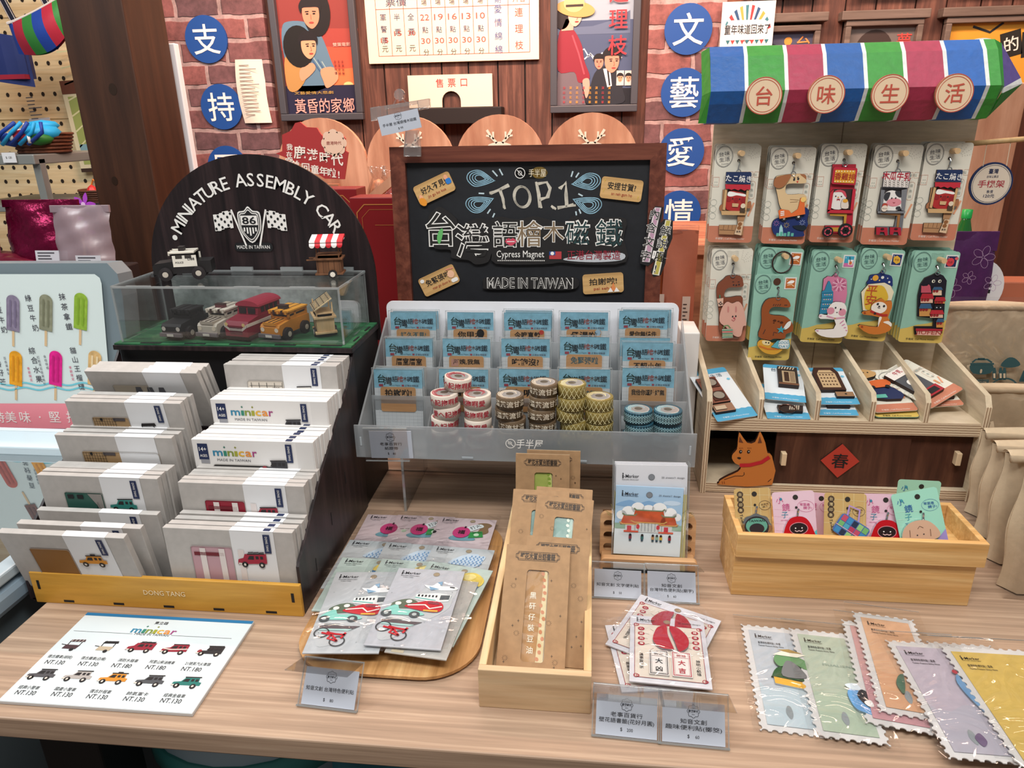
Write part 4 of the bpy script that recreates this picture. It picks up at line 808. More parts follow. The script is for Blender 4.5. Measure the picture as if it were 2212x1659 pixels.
# ================================================================== KIT BOXES IN THE CAR DISPLAY
CARD = C('b4b0ac', .6, noise=.08); CARDW = C('dcdad8', .5); BAND = C('dbdcde', .45); LOGO = ('2f7fa0', '2f7f6a', '7d8c3a', '9a9c34', 'd8a834', 'd98a3c', '9a3f78')
BW, BH, BT = .174, .105, .0092
def icon_car(b, x, y, s, c, z, kind='jeep', dk='1f1b1d'):
    d = C(dk); m_ = C(c); lt = C('cfc8be')
    if kind == 'cart':
        b.flat([(x-.5*s, y-.35*s), (x+.35*s, y-.35*s), (x+.45*s, y+.0*s), (x-.45*s, y+.0*s)], z, m_); b.flat([(x-.35*s, y+.45*s), (x+.5*s, y+.5*s), (x+.55*s, y+.3*s), (x-.4*s, y+.25*s)], z, m_ if c != 'b8a890' else d)
        for q_ in (-.35, .4): b.line([(x+q_*s, y), (x+q_*s, y+.3*s)], .05*s, z, d)
        b.ell(x+.15*s, y-.4*s, .13*s, .13*s, z+.0002, d, 14); b.line([(x-.45*s, y-.02*s), (x-.75*s, y+.02*s)], .05*s, z, d)
        for k in range(4): b.line([(x-.3*s+k*.22*s, y+.27*s), (x-.25*s+k*.22*s, y+.47*s)], .04*s, z+.0002, d if c == 'b8a890' else lt)
        return
    if kind == 'loco': P = [(-.7, -.2), (-.75, .05), (-.2, .1), (-.2, .42), (.75, .46), (.75, -.15)]
    elif kind == 'rail': P = [(-.8, -.2), (-.75, .12), (-.35, .2), (-.2, .45), (.75, .48), (.8, -.1)]
    elif kind == 'fire': P = [(-.85, -.2), (-.8, .1), (-.5, .2), (-.4, .45), (.8, .5), (.8, -.1)]
    else: P = [(-.8, -.15), (-.75, .08), (-.35, .14), (-.2, .42), (.62, .45), (.68, .15), (.85, .12), (.85, -.12)]
    b.flat([(x+px*s, y+py*s) for px, py in P], z, m_)
    b.flat([(x-.27*s, y+.13*s), (x-.15*s, y+.34*s), (x+.1*s, y+.35*s), (x+.08*s, y+.12*s)], z+.0002, d)
    for k in range(2): b.rect(x+(.2+k*.25)*s, y+.16*s, x+(.36+k*.25)*s, y+.34*s, z+.0002, d)
    b.line([(x-.25*s, y+.46*s), (x+.7*s, y+.5*s)], .07*s, z+.0002, d); b.line([(x-.8*s, y-.14*s), (x-.3*s, y-.2*s)], .1*s, z+.0003, lt)
    if kind == 'rail': b.line([(x-.75*s, y+.1*s), (x-.2*s, y+.02*s), (x+.78*s, y+.12*s)], .08*s, z+.0002, lt)
    if kind == 'fire':
        for k in range(3): b.line([(x-.2*s+k*.3*s, y+.55*s), (x+.1*s+k*.3*s, y+.58*s)], .06*s, z, d)
    if kind == 'loco': b.ell(x-.62*s, y-.02*s, .14*s, .16*s, z+.0002, C('8c2a34'), 16)
    if kind == 'taxi': b.rect(x+.05*s, y+.48*s, x+.35*s, y+.6*s, z, d)
    for q_ in (-.45, .5): b.ell(x+q_*s, y-.2*s, .17*s, .18*s, z+.0003, d, 16); b.ell(x+q_*s, y-.2*s, .07*s, .08*s, z+.0005, lt, 12)
def minicar(b, x, y, h, z, sub=True):
    wds = {'m': 1.55, 'i': .5, 'n': 1, 'c': .95, 'a': 1, 'r': .72}; X = x
    for ch, c in zip('minicar', LOGO):
        wd = wds[ch]*h; b.text('ı' if ch == 'i' else ch, X+wd/2, y, h*1.55, z, C(c), wd*.86, 0, .03)
        if ch == 'i': b.rect(X+wd/2-h*.05, y+h*.75, X+wd/2+h*.05, y+h*1.05, z, C(c)); b.rect(X+wd/2-h*.15, y+h*.86, X+wd/2+h*.15, y+h*.94, z, C(c))
        X += wd
    if sub: b.text('MADE IN TAIWAN', x+(X-x)*.46, y-h*.95, h*.52, z, C('5a5a60'), (X-x)*.74)
    return X
def kit_front(design):
    """The front prints of one kit box: dict of part name -> builder, x along the box, y up it."""
    out = {}; w_, h_ = BW, BH; st = C('9a9692')
    sp = B()
    if design.get('white'):
        sp.rect(.001, .001, w_-.001, h_-.0008, .0004, CARDW); sp.rect(w_*.86, .001, w_-.001, h_-.0008, .0006, C('d2d0ce'))
        sp.rect(.008, h_-.030, .0225, h_-.006, .001, NAVY); sp.rect(.010, h_-.036, .0225, h_-.030, .001, C('8f9096')); sp.text('14+', .0152, h_-.014, .0085, .0014, WHT, .0105, 0, .02); sp.text('AGES', .0152, h_-.024, .0055, .0014, WHT, .0105, 0, .015); minicar(sp, .028, h_-.020, .0105, .001); out['sleeve'] = sp
        wx0, wx1, wy = .027, w_*.62, h_-.037
    else:
        sp.rect(w_*.52, .001, w_*.855, h_-.0004, .0005, BAND); sp.push(Matrix.Rotation(math.radians(-90), 4, 'X')).pop(); sp.box(w_*.52, w_*.855, h_-.0002, h_+.0004, -BT, .0005, BAND); out['sleeve'] = sp
        wx0, wx1, wy = .034, w_*.52, h_-.0245
    if design.get('win'):
        wb = B(); wb.rr(wx0, .012, wx1 if not design.get('full') else w_*.86, wy, .004, .0004 if not design.get('white') else .0008, C(design['win'], .5))
        z = .0012
        if design.get('pat') == 'tile':
            for k in range(9): wb.rect(wx0+.002+k*.004, .014, wx0+.0024+k*.004, wy-.002, z, BLK)
            for k in range(9): wb.rect(wx0+.002, wy-.003-k*.0042, wx0+.036, wy-.0034-k*.0042, z, BLK)
            wb.rect(wx0+.012, wy-.006, wx0+.016, wy-.002, z, BLK); wb.rect(wx0+.032, wy-.006, wx1-.006, wy-.001, z, C('4a4446'))
        elif design.get('pat') == 'car':
            wb.rect(wx0+.004, wy-.010, wx0+.013, wy-.004, z, BLK); wb.rect(wx0+.018, wy-.010, wx0+.027, wy-.004, z, BLK); wb.flat([(wx0+.034, wy-.002), (wx1-.002, wy-.002), (wx1-.002, .03), (wx0+.045, wy-.02)], z, C('8c8884')); wb.line([(wx0+.04, .04), (wx1-.01, wy-.014), (wx1-.006, .03)], .0012, z, BLK)
        elif design.get('pat') == 'bars':
            for k in range(3): wb.rect(wx0+.012+k*.026, .02, wx0+.02+k*.026, wy-.003, z, C('a4a29a' if design['win'] == '1d1c1e' else 'd8cfcc'))
            wb.rect(wx0+.004, wy-.014, wx1-.012, wy-.009, z, C('6a1422' if design['win'] != '1d1c1e' else '2a2a2c'))
        elif design.get('pat') == 'shade':
            for k in range(3): wb.flat([(wx0+.03+k*.018, .05), (wx0+.036+k*.018, wy-.003), (wx0+.044+k*.018, wy-.003), (wx0+.046+k*.018, .05)], z, C('5c5c62'))
        elif design.get('pat') == 'sheet':
            for k in range(5): wb.line([(wx0+.006+k*.012, .02), (wx0+.006+k*.012, wy-.003)], .0007, z, BLK); wb.line([(wx0+.003, wy-.008-k*.008), (wx1-.003, wy-.008-k*.008)], .0006, z, BLK)
            wb.text('DBB', wx1-.012, wy-.012, .006, z+.0003, INK)
        wb.line(rrp(wx0, .012, wx1 if not design.get('full') else w_*.86, wy, .004), .0009, z+.0002, st, True); out['window'] = wb
    lb = B(); lx = w_*.80
    if design.get('label', True):
        lb.rect(lx-.0045, h_-.031, lx+.0045, h_-.0035, .0016, NAVY); lb.text('DONG TANG', lx, h_-.017, .0042, .002, WHT, .0215, -90, .01)
        if design.get('tab'): lb.box(lx-.0045, lx+.0045, h_+.0004, h_+.0007, -BT*.8, -.001, NAVY)
        out['brand_strip'] = lb
    if design.get('icon'):
        ib = B(); c, kd = design['icon']; icon_car(ib, w_*.67, h_-.044 if not design.get('white') else h_-.040, .024, c, .0018, kd)
        if kd == 'fire': ib.text('FIRE TRUCK', w_*.66, h_-.076, .0068, .0018, INK, .036, 0, .01)
        out['car_picture'] = ib
    if design.get('sticker'):
        tb_ = B(); tb_.rr(w_*.55, .0, w_*.97, h_-.047, .006, .0024, C('e0e2e6')); tb_.ell(w_*.69, h_-.053, .0025, .003, .003, C('c83a4a'), 10); tb_.text('復古攤車', w_*.78, h_-.064, .014, .003, INK, .052, 0, .03); out['sticker'] = tb_
    return out
BODY = B().box(0, BW, 0, BT, 0, BH, CARD).mesh('box_body'); BODYW = B().box(0, BW, 0, BT, 0, BH, CARDW).mesh('box_body')
def kit_stack(where, x0, yt, zt, n, design, tilt=0, picture='', pitch=.0102, yaw=0):
    first = None; h_ = BH*math.cos(math.radians(tilt)); off = BH*math.sin(math.radians(tilt))
    for k in range(n):
        lab = (f'{design.get("desc", "grey car kit box")} with {picture}, front of {where} tier' if k == 0 else f'car kit box, {ORD[k]} from the front in the {where} tier')
        M = Matrix.Translation((x0+random.uniform(-.0015, .0015)+k*.0006, yt+off+k*pitch, zt-h_+random.uniform(-.001, .0005))) @ Matrix.Rotation(math.radians(tilt-k*.6), 4, 'X') @ Matrix.Rotation(math.radians(yaw), 4, 'Z')
        if k == 0:
            t = thing('kit_box', lab, 'box', M, 'car kit boxes in the tiered display'); obj('carton', BODYW if design.get('white') else BODY, t, bev=.0006)
            for nm, bb in kit_front(design).items(): obj(nm, bb, t, X90)
            first = t
        else: dup(first, M, lab)
XR, XL = -.541, -.742
kit_stack('top right', XR, .965, 1.020, 5, dict(win='c9c0b4', pat='sheet', icon=('d8d6d2', 'jeep'), tab=1), 0, 'a white patrol jeep picture')
kit_stack('second right', XR, .911, .985, 5, dict(white=1, desc='white car kit box', win='1d1c1e', pat='bars', icon=('3a3a3e', 'jeep')), 0, 'a charcoal truck picture')
kit_stack('third right', XR, .852, .949, 6, dict(white=1, desc='white car kit box', win='1d1c1e', icon=('2e2e32', 'loco'), tab=1), 0, 'a black locomotive picture', .0096)
kit_stack('fourth right', XR, .802, .909, 5, dict(win='8c1c30', pat='bars', icon=('8c1c30', 'rail')), 0, 'a crimson railcar picture', .0098)
kit_stack('bottom right', XR, .753, .869, 4, dict(win='b8929a', pat='bars', icon=('9c1c34', 'fire'), tab=1), 0, 'a red fire engine picture', .0112)
kit_stack('top left', XL+.006, .924, 1.020, 3, dict(win='b8ad9c', pat='shade', label=False), 20, 'a shadowed window', .0125)
kit_stack('second left', XL, .880, .990, 3, dict(win='a88a64', pat='tile', icon=('b8a890', 'cart')), 8, 'a tile-roofed cart picture', .0125)
kit_stack('third left', XL-.002, .850, .950, 3, dict(win='a88a64', pat='tile', full=1, sticker=1, label=False), 6, 'a wide window', .015)
kit_stack('fourth left', XL-.002, .802, .913, 4, dict(win='2f5a50', pat='car', icon=('2f8078', 'jeep')), 2, 'a teal jeep picture', .0102)
kit_stack('fifth left', XL, .785, .868, 1, dict(), 5, 'a plain sleeve')
kit_stack('sixth left', XL-.004, .752, .866, 1, dict(), 9, 'a plain white sleeve leaning forward')
kit_stack('bottom left', XL-.010, .728, .866, 1, dict(win='8a6030', icon=('c98428', 'taxi')), 13, 'an orange taxi picture leaning forward')
# ================================================================== PRICE CARD OF THE CARS
f1 = fit(flat_plane(.7545), (-6, 1514), (415, 1542), (175, 1322))
t = thing('price_card', 'white car price list board with blue top edge lying on the oak table', 'price list', f1.M(-.0043)); w_, h_ = f1.w, f1.h
obj('board', B().box(0, w_, 0, h_, 0, .0042, C('c9cbcc', .5)), t, bev=.0006); pb = B(); z = .0044
pb.rect(.0005, .0005, w_-.0005, h_-.0005, z, C('d3dcdf', .45)); pb.rect(.0005, h_-.006, w_-.0005, h_-.0005, z+.0003, C('1f6f9f'))
Qm = lambda x, y: f1.xy(x/3.95, 1239+y/3.95); z += .0004
a, e_ = Qm(1120, 482), Qm(1545, 500); minicar(pb, a[0], a[1]-.001, (e_[0]-a[0])/6.75, z, False); pb.text('東立雄', *Qm(1380, 425), .006, z, INK, .018, 0, .01); pb.text('MADE IN TAIWAN', *Qm(1295, 523), .0055, z, C('4a4c52'), .045)
pb.line([Qm(630, 490), Qm(1130, 516)], .0004, z, INK); pb.line([Qm(1460, 530), Qm(1975, 556)], .0004, z, INK)
for x, y, c, kd, nm, pr in ((625, 610, '4a3236', 'cart', '復古攤車(胡桃)', 130), (910, 625, 'b8a890', 'cart', '復古攤車(白楊)', 130), (1195, 640, '8c1c30', 'fire', '消防水箱車', 180), (1485, 655, '8c1c30', 'rail', '阿里山柴油機車', 180), (1790, 670, '232226', 'loco', '21號蒸汽火車頭', 180),
                           (345, 870, '4c4a4e', 'jeep', '經典小警車', 130), (655, 885, 'a8a29e', 'jeep', '國產小警車', 130), (955, 905, 'c98428', 'taxi', '復古計程車', 130), (1270, 925, '4a4c50', 'jeep', '帥氣軍卡', 130), (1585, 940, '1f7068', 'jeep', '經典金龜車', 130)):
    top = y < 700; icon_car(pb, *Qm(x, y), .0205, c, z, kd); pb.text(nm, *Qm(x-(112 if top else 95)+(12 if pr == 180 else 0), y+103), .0058, z, INK, .031 if len(nm) > 5 else .025); pb.text(f'NT.{pr}', *Qm(x-(155 if top else 125), y+148), .0092, z, C('2a2b30'), .024, 0, .005)
obj('printed_sheet', pb, t)
# ================================================================== CHALKBOARD
cp = up_plane(1.27, tilt=3, z=1.05); f1 = fit(cp, (885, 650), (1440, 650), (885, 318)); xl, yt = cp.xy(843, 318); xr = cp.xy(1440, 312)[0]; ybm = -.28
t = thing('chalkboard', 'wood framed black chalkboard standing behind the clear card rack', 'chalkboard', cp.M()); FW = wood('frame_wood', '4a261c', '7a4636', (50, 50, 3), .35, '62352a'); FWH = wood('frame_wood_h', '4a261c', '7a4636', (3, 50, 50), .35, '62352a')
obj('slate', B().box(xl+.02, xr-.02, ybm+.02, yt-.02, -.008, -.002, C('1d1f24', .5, noise=.15)), t)
fw = .0265; fb = B()
fb.prism([(xl, yt), (xl+fw, yt-fw), (xr-fw, yt-fw), (xr, yt)], -.012, .008, FWH).prism([(xl, ybm), (xl+fw, ybm+fw), (xr-fw, ybm+fw), (xr, ybm)], -.012, .008, FWH).prism([(xl, yt), (xl+fw, yt-fw), (xl+fw, ybm+fw), (xl, ybm)], -.012, .008, FW).prism([(xr, yt), (xr-fw, yt-fw), (xr-fw, ybm+fw), (xr, ybm)], -.012, .008, FW)
obj('frame', fb, t, bev=.003)
K = lambda x, y: cp.xy(860+x/3.687, 340+y/3.687); KL = lambda L: [K(*p) for p in L]; z = -.0015
kb = B(); CH, BLC = C('c4beb0', .8, noise=.3), C('8fb8cc', .8, noise=.3)
def scr(P, wd, m_, k=3):
    for i in range(k): kb.line([(x+random.uniform(-1, 1)*wd*.35, y+random.uniform(-1, 1)*wd*.35) for x, y in KL(P)], wd*.55, z+.0001*i, m_)
for P in ([(735, 280), (800, 255), (878, 225)], [(812, 250), (830, 340), (842, 405)], [(1105, 205), (1120, 300), (1135, 395)], [(1110, 215), (1180, 205), (1215, 250), (1190, 310), (1125, 335)], [(1285, 245), (1340, 205), (1335, 300), (1340, 395)], [(1275, 400), (1340, 395), (1405, 380)], [(1222, 385), (1248, 405)]): scr(P, .0065, CH)
for k in range(3): kb.line(ellp(*K(987, 315), .0125+.0012*k, .0165+.0012*k, 24, 10*k), .002, z, CH, True)
for x, y, r in ((655, 165, 1), (645, 375, 1), (1500, 190, -1), (1510, 380, -1)):
    for k in range(4):
        s = 1-.2*k; c = K(x, y); kb.line(smooth_poly([(c[0]+r*px*.0235*s, c[1]+py*.0165*s) for px, py in ((1, -.3 if y < 300 else .5), (.95, -.2 if y < 300 else .6), (0, .75), (-.8, .6), (-1, -.1), (-.5, -.8), (.2, -.7))], 4), .0016, z, BLC, True)
for a_, b_ in (((750, 105), (790, 150)), ((805, 92), (832, 142)), ((640, 286), (685, 288)), ((735, 412), (710, 448)), ((768, 445), (752, 478)), ((1392, 110), (1378, 155)), ((1440, 122), (1415, 160)), ((1435, 290), (1470, 308)), ((1415, 430), (1420, 462)), ((1440, 412), (1455, 448))): kb.line(KL([a_, b_]), .0025, z, C('b8ccd4'))
obj('chalk_drawing', kb, t, label='white and blue chalk lettering TOP.1 with splash drops')
FOILG = C('c9a860', .25, .9, noise=.5)
t = thing('logo_sticker', 'small black and gold pill sticker at the top of the chalkboard', 'sticker', cp.M()); a, e_ = K(930, 170), K(1190, 75); obj('pill', B().rr(a[0], a[1], e_[0], e_[1], .0115, -.0012, C('121212', .3)), t)
gb = B(); c = K(970, 125); gb.ring(*c, .0085, .0085, .0012, -.0008, WHT); gb.line([(c[0]-.005, c[1]+.005), (c[0]+.005, c[1]-.005)], .0012, -.0008, WHT); gb.ring(c[0], c[1], .003, .0035, .001, -.0008, WHT, 12); gb.text('手半屋', c[0]+.03, c[1], .014, -.0006, C('e8dcc0'), .03); gb.rr(K(1060, 0)[0], a[1], e_[0], e_[1], .0115, -.001, FOILG); obj('foil_print', gb, t)
def cutout(name, label, P, art, th=.004):
    t = thing(name, label, 'cut-out sign', cp.M()); obj('plate', B().prism(P, -.0015, th, C('1b191a', .6)), t, bev=.0006); bb = B(); art(bb); obj('lettering', bb, t); return t
P = smooth_poly(KL([(245, 480), (290, 415), (345, 395), (470, 490), (480, 555), (620, 485), (730, 500), (800, 470), (950, 495), (1080, 470), (1200, 495), (1320, 520), (1400, 465), (1500, 500), (1640, 480), (1815, 490), (1795, 640), (1815, 830), (1500, 850), (1300, 835), (1170, 848), (780, 845), (750, 760), (720, 830), (620, 850), (560, 815), (430, 800), (420, 735), (300, 725), (260, 650)]), 3)
def art(bb):
    z = .0046
    for ch, x, y, h, c in (('台', 345, 570, .082, '22211f'), ('灣', 595, 660, .082, '201f1f'), ('語', 855, 610, .062, '22211f'), ('檜', 1050, 605, .062, '7d6a52'), ('木', 1240, 590, .05, '7d6a52'), ('磁', 1430, 600, .058, '1f3a3c'), ('鐵', 1680, 600, .064, '1f3a3c')):
        bb.text(ch, *K(x, y), h*.76, z, WHT, None, 0, .05); bb.text(ch, *K(x, y), h*.76, z+.0004, C(c), None, 0, .0)
    c = K(340, 625); bb.flat(smooth_poly([(c[0]-.006, c[1]-.004), (c[0]-.002, c[1]+.009), (c[0]+.005, c[1]+.013), (c[0]+.004, c[1]), (c[0]-.002, c[1]-.014)]), z+.001, C('5fae62'))
    c = K(900, 668); bb.flat(smooth_poly([(c[0]-.01, c[1]), (c[0]-.004, c[1]+.006), (c[0], c[1]+.004), (c[0]+.004, c[1]+.006), (c[0]+.01, c[1]), (c[0], c[1]-.007)]), z+.001, C('c8455c')); bb.line([(c[0]-.007, c[1]), (c[0]+.007, c[1])], .0014, z+.0013, WHT)
    bb.text('Cypress Magnet', *K(975, 775), .017, z, WHT, K(1170, 0)[0]-K(778, 0)[0])
    for k in range(24): bb.rect(K(780+k*16.5, 0)[0], K(0, 818)[1]-.0008, K(790+k*16.5, 0)[0], K(0, 818)[1]+.0008, z, WHT)
    a, e_ = K(1205, 807), K(1302, 747); bb.rect(*a, *e_, z, C('b03a40')); bb.rect(a[0], (a[1]+e_[1])/2, (a[0]+e_[0])/2, e_[1], z+.0003, C('2c4f96')); bb.ell(a[0]*.75+e_[0]*.25, a[1]*.25+e_[1]*.75, .0032, .0032, z+.0006, WHT, 12)
    bb.flat(smooth_poly(KL([(1335, 800), (1560, 765), (1785, 760), (1780, 815), (1560, 832), (1350, 820)])), z, C('b8bcc2')); bb.text('正港台灣製造', *K(1558, 775), .0175, z+.0005, C('8c2434'), K(1780, 0)[0]-K(1340, 0)[0], 0, .01)
cutout('title_cutout', 'large black cut-out title board with white outlined characters across the chalkboard', P, art)
P = smooth_poly(KL([(680, 1010), (690, 960), (850, 945), (1060, 950), (1250, 950), (1425, 960), (1420, 1040), (1250, 1055), (1060, 1045), (850, 1050), (690, 1045)]), 3)
cutout('slogan_cutout', 'black cut-out MADE IN TAIWAN strip low on the chalkboard', P, lambda bb: bb.text('MADE IN TAIWAN', *K(1050, 998), .026, .0046, WHT, K(1410, 0)[0]-K(692, 0)[0], 0, .05).text('MADE IN TAIWAN', *K(1050, 998), .026, .005, C('1b191a'), K(1404, 0)[0]-K(698, 0)[0], 0, -.012))
P = KL([(2005, 440), (2045, 385), (2110, 395), (2085, 520), (2120, 490), (2185, 500), (2180, 640), (2140, 740), (2125, 840), (2090, 930), (2030, 945), (2010, 905), (2040, 820), (1985, 860), (1925, 840), (1930, 760), (1990, 560)])
def art(bb):
    z = .0096; bb.flat(KL([(2040, 395), (2092, 398), (2000, 830), (1940, 825)]), z, C('d8cfd2')); bb.flat(KL([(2050, 400), (2080, 402), (1990, 825), (1955, 822)]), z+.0003, C('b890a8')); bb.flat(KL([(2125, 495), (2170, 498), (2075, 935), (2020, 925)]), z, C('e0dccc')); bb.flat(KL([(2132, 500), (2163, 502), (2066, 925), (2032, 920)]), z+.0003, C('b8ac54'))
    for s, L in (('內含文字', ((2040, 450), (2015, 555), (1995, 665), (1970, 775))), ('解說喔!', ((2125, 580), (2100, 680), (2085, 785), (2045, 880)))):
        for ch, p in zip(s, L): bb.text(ch, *K(*p), .0185, z+.0006, WHT, None, -10, .06); bb.text(ch, *K(*p), .0185, z+.0009, BLK, None, -10, .012)
cutout('slanted_cutout', 'slanting black cut-out with pink and olive bars on the right chalkboard frame', P, art, .009)
def magnet(label, bl, br, tl, txt, sub, extra):
    f = fit(cp, bl, br, tl); t = thing('wooden_magnet', label, 'magnet', f.M(-.001), 'wooden magnets on the chalkboard')
    obj('plate', B().prism(rrp(0, 0, f.w, f.h, .005), 0, .004, wood('magnet_wood', 'b08a58', 'd8b27c', (3, 60, 60), .5, 'c8a068', 0)), t, bev=.0005)
    bb = B().text(txt, f.w*.5, f.h*.62, f.h*.36, .0046, BLK, f.w*.68, 0, .025).text(sub, f.w*.52, f.h*.24, f.h*.2, .0046, C('9c2a26'), f.w*.5); extra(bb, f.w, f.h); obj('print', bb, t)
def hands(bb, w_, h_): bb.ell(w_*.1, h_*.14, .006, .008, .005, C('e0902c'), 14, 20); bb.ell(w_*.1, h_*.34, .0035, .006, .0048, C('e8a884'), 12); bb.rr(w_*.84, h_*.4, w_*.98, h_*.68, .003, .005, C('2a78c8')); bb.ell(w_*.88, h_*.75, .0035, .005, .0048, C('e8a884'), 12)
def quest(bb, w_, h_): [bb.text('?', w_*x, h_*y, h_*.22, .005, C('d8c048')) for x, y in ((.08, .82), (.08, .35), (.92, .2))]
def nerves(bb, w_, h_): bb.ell(w_*.1, h_*.82, .004, .0035, .005, WHT, 14); bb.ell(w_*.86, h_*.55, .0065, .007, .005, C('e8b898'), 16); bb.rr(w_*.8, h_*.1, w_*.98, h_*.3, .003, .005, WHT); bb.line([(w_*.78, h_*.85), (w_*.98, h_*.8)], .002, .005, C('d88a78'))
def pray(bb, w_, h_): bb.flat([(w_*.68, h_*.1), (w_*.75, h_*.55), (w_*.82, h_*.1)], .005, C('e08850')); bb.flat([(w_*.6, h_*.05), (w_*.68, h_*.28), (w_*.74, h_*.05)], .0053, WHT); bb.flat([(w_*.76, h_*.05), (w_*.82, h_*.28), (w_*.9, h_*.05)], .0053, WHT)
kk = lambda x, y: (860+x/3.687, 340+y/3.687)
magnet('tilted wooden magnet with two waving hands at the top left of the chalkboard', kk(185, 388), kk(465, 255), kk(118, 240), '好久不見!', 'jin gu bo kua', hands)
magnet('wooden magnet with yellow question marks at the top right of the chalkboard', kk(1603, 320), kk(1930, 358), kk(1625, 148), '安捏甘賀?', 'an neh gam ho', quest)
magnet('tilted wooden magnet with a nervous face at the bottom left of the chalkboard', kk(225, 1112), kk(498, 985), kk(165, 970), '免緊張啦', 'mian gin diunn la', nerves)
magnet('wooden magnet with praying hands at the bottom right of the chalkboard', kk(1475, 1090), kk(1797, 1070), kk(1465, 935), '拍謝啦!', 'pai seh la', pray)
# clip with the price tag on top of the frame
CLR = clear('clip_plastic', gloss=.16, rough=.03, frost=.10, frostc='e8eef0', bump=.25, edge=.5)
kp = up_plane(1.262); R_ = lambda L: [kp.xy(550+x/3.95, y/3.95) for x, y in L]
t = thing('sign_clip', 'clear plastic sign clip gripping the top of the chalkboard frame', 'clip', kp.M()); 
obj('jaw', B().prism(R_([(1275, 1270), (1290, 1110), (1400, 1110), (1420, 1265), (1420, 1335), (1275, 1335)]), -.004, .003, CLR).prism(R_([(1300, 1120), (1390, 1120), (1405, 1255), (1290, 1255)]), .003, .012, CLR), t, bev=.001)
obj('bar', B().prism(R_([(1000, 920), (1500, 840), (1505, 920), (1010, 1035)]), .0, .007, CLR).prism(R_([(1000, 920), (1090, 905), (1095, 1000), (1010, 1035)]), .007, .011, CLR).prism(R_([(1400, 860), (1500, 842), (1503, 905), (1410, 935)]), .007, .011, CLR).prism(R_([(1120, 905), (1400, 862), (1400, 890), (1125, 935)]), .007, .01, CLR), t, bev=.001)
c = R_([(1240, 810)])[0]; obj('hook_button', B().push(T(c[0], c[1], 0)).lathe([(0, .008), (.008, .007), (.0095, .004), (.0095, .0), (0, 0)], CLR, 20).pop().line(R_([(1215, 840), (1180, 915)]), .002, .004, CLR).line(R_([(1265, 840), (1315, 890)]), .002, .004, CLR), t)
LOGOC = C('33373f')
def seal(b, x, y, r, z):
    b.line([(x+r*(1+.09*math.cos(8*a))*math.cos(a), y+r*(1+.09*math.cos(8*a))*math.sin(a)) for a in (2*math.pi*k/48 for k in range(48))], r*.07, z, LOGOC, True)
    b.text('鹿港時代', x, y, r*.5, z, LOGOC, r*1.7, 0, .03); b.text('LUGANG', x, y+r*.5, r*.2, z, LOGOC, r*.9); b.text('ERA', x, y-r*.5, r*.22, z, LOGOC, r*.5)
TAGP = C('b4bac6', .5)
def tag_face(b, w_, h_, lines, z, price):
    b.rect(0, 0, w_, h_, z, TAGP); z += .0004; seal(b, w_*.5, h_*.78, h_*.15, z); n = len(lines)
    ys = {1: (.45,), 2: (.53, .37)}[n]
    for l, y in zip(lines, ys): b.text(l, w_*.5, h_*y, h_*.125, z, INK, min(w_*.9, w_*.105*len(l)))
    b.text('$', w_*.42, h_*.17, h_*.12, z, INK); b.text(price, w_*.56, h_*.17, h_*.11, z, INK)
f1 = fit(up_plane(1.248), (825, 294), (911, 275), (822, 252)); t = thing('price_tag', 'pale price tag reading $ 99 held tilted in the clear sign clip', 'price tag', f1.M()); bb = B(); bb.box(0, f1.w, 0, f1.h, -.001, 0, TAGP); bb.rect(0, 0, f1.w, f1.h, .0003, TAGP); seal(bb, f1.w*.5, f1.h*.85, f1.h*.2, .0006); bb.text('手半屋 台灣語檜木磁鐵', f1.w*.5, f1.h*.5, f1.h*.18, .0006, INK, f1.w*.84); bb.text('$ 99', f1.w*.5, f1.h*.2, f1.h*.16, .0006, INK); obj('card', bb, t)
# ================================================================== CLEAR CARD RACK
RX0, RX1 = -.352, .157
YZ = Matrix(((0, 0, 1, 0), (1, 0, 0, 0), (0, 1, 0, 0), (0, 0, 0, 1)))
t = thing('card_rack', 'clear stepped plastic rack with white back plate holding magnet cards and tape rolls', 'rack', T(0, 0, .75)); zz = lambda z: z-.75
for x in (RX0, RX1-.003): obj('side_panel', B().push(Matrix.Translation((x, 0, 0)) @ YZ).prism([(.986, zz(.866)), (.986, zz(.912)), (1.186, zz(1.036)), (1.186, zz(.866))], 0, .003, FROST).pop(), t)
bp_ = up_plane(1.19); a, e_ = bp_.xy(834, 656), bp_.xy(1468, 649)
obj('back_plate', B().push(Matrix.Translation((0, 1.190, -.75)) @ X90).prism(rrp(a[0], .875, e_[0], (a[1]+e_[1])/2, .012), -.003, 0, C('e6e8ee', .4)).pop(), t, bev=.0005)
fb = B().box(RX0-.004, RX1+.004, .982, .9852, zz(.865), zz(.919), FROST2); 
for px in (1010, 1132, 1255, 1400): x = at_y(px, 985, .982)[0]; fb.box(x-.009, x+.009, .9806, .982, zz(.868), zz(.8715), C('9aa2a8', .5))
for x in (RX0+.004, RX1-.006): fb.box(x, x+.003, .981, .982, zz(.885), zz(.9), C('a6aeb4', .5))
obj('front_plate', fb, t, bev=.0006)
obj('tray_floor', B().box(RX0, RX1, .985, 1.186, zz(.865), zz(.8675), FROST), t)
for k, (y, z) in enumerate(((1.060, .9385), (1.110, .971), (1.158, 1.003))): obj('pocket_front', B().box(RX0+.003, RX1-.003, y, y+.002, zz(.8675)+.0335*k, zz(z), FROST), t)
colx = [at_y((p+q_)/2, 800, 1.07)[0] for p, q_ in ((934, 946), (1074, 1077), (1204, 1207), (1336, 1343))]
for x in colx: obj('divider', B().push(Matrix.Translation((x-.001, 0, 0)) @ YZ).prism([(.9855, zz(.8675)), (.9855, zz(.905)), (1.06, zz(.948)), (1.184, zz(1.034)), (1.184, zz(.8675))], 0, .002, clear('divider_plastic', gloss=.06, rough=.12, frost=.16, frostc='dfe5e8')).pop(), t)
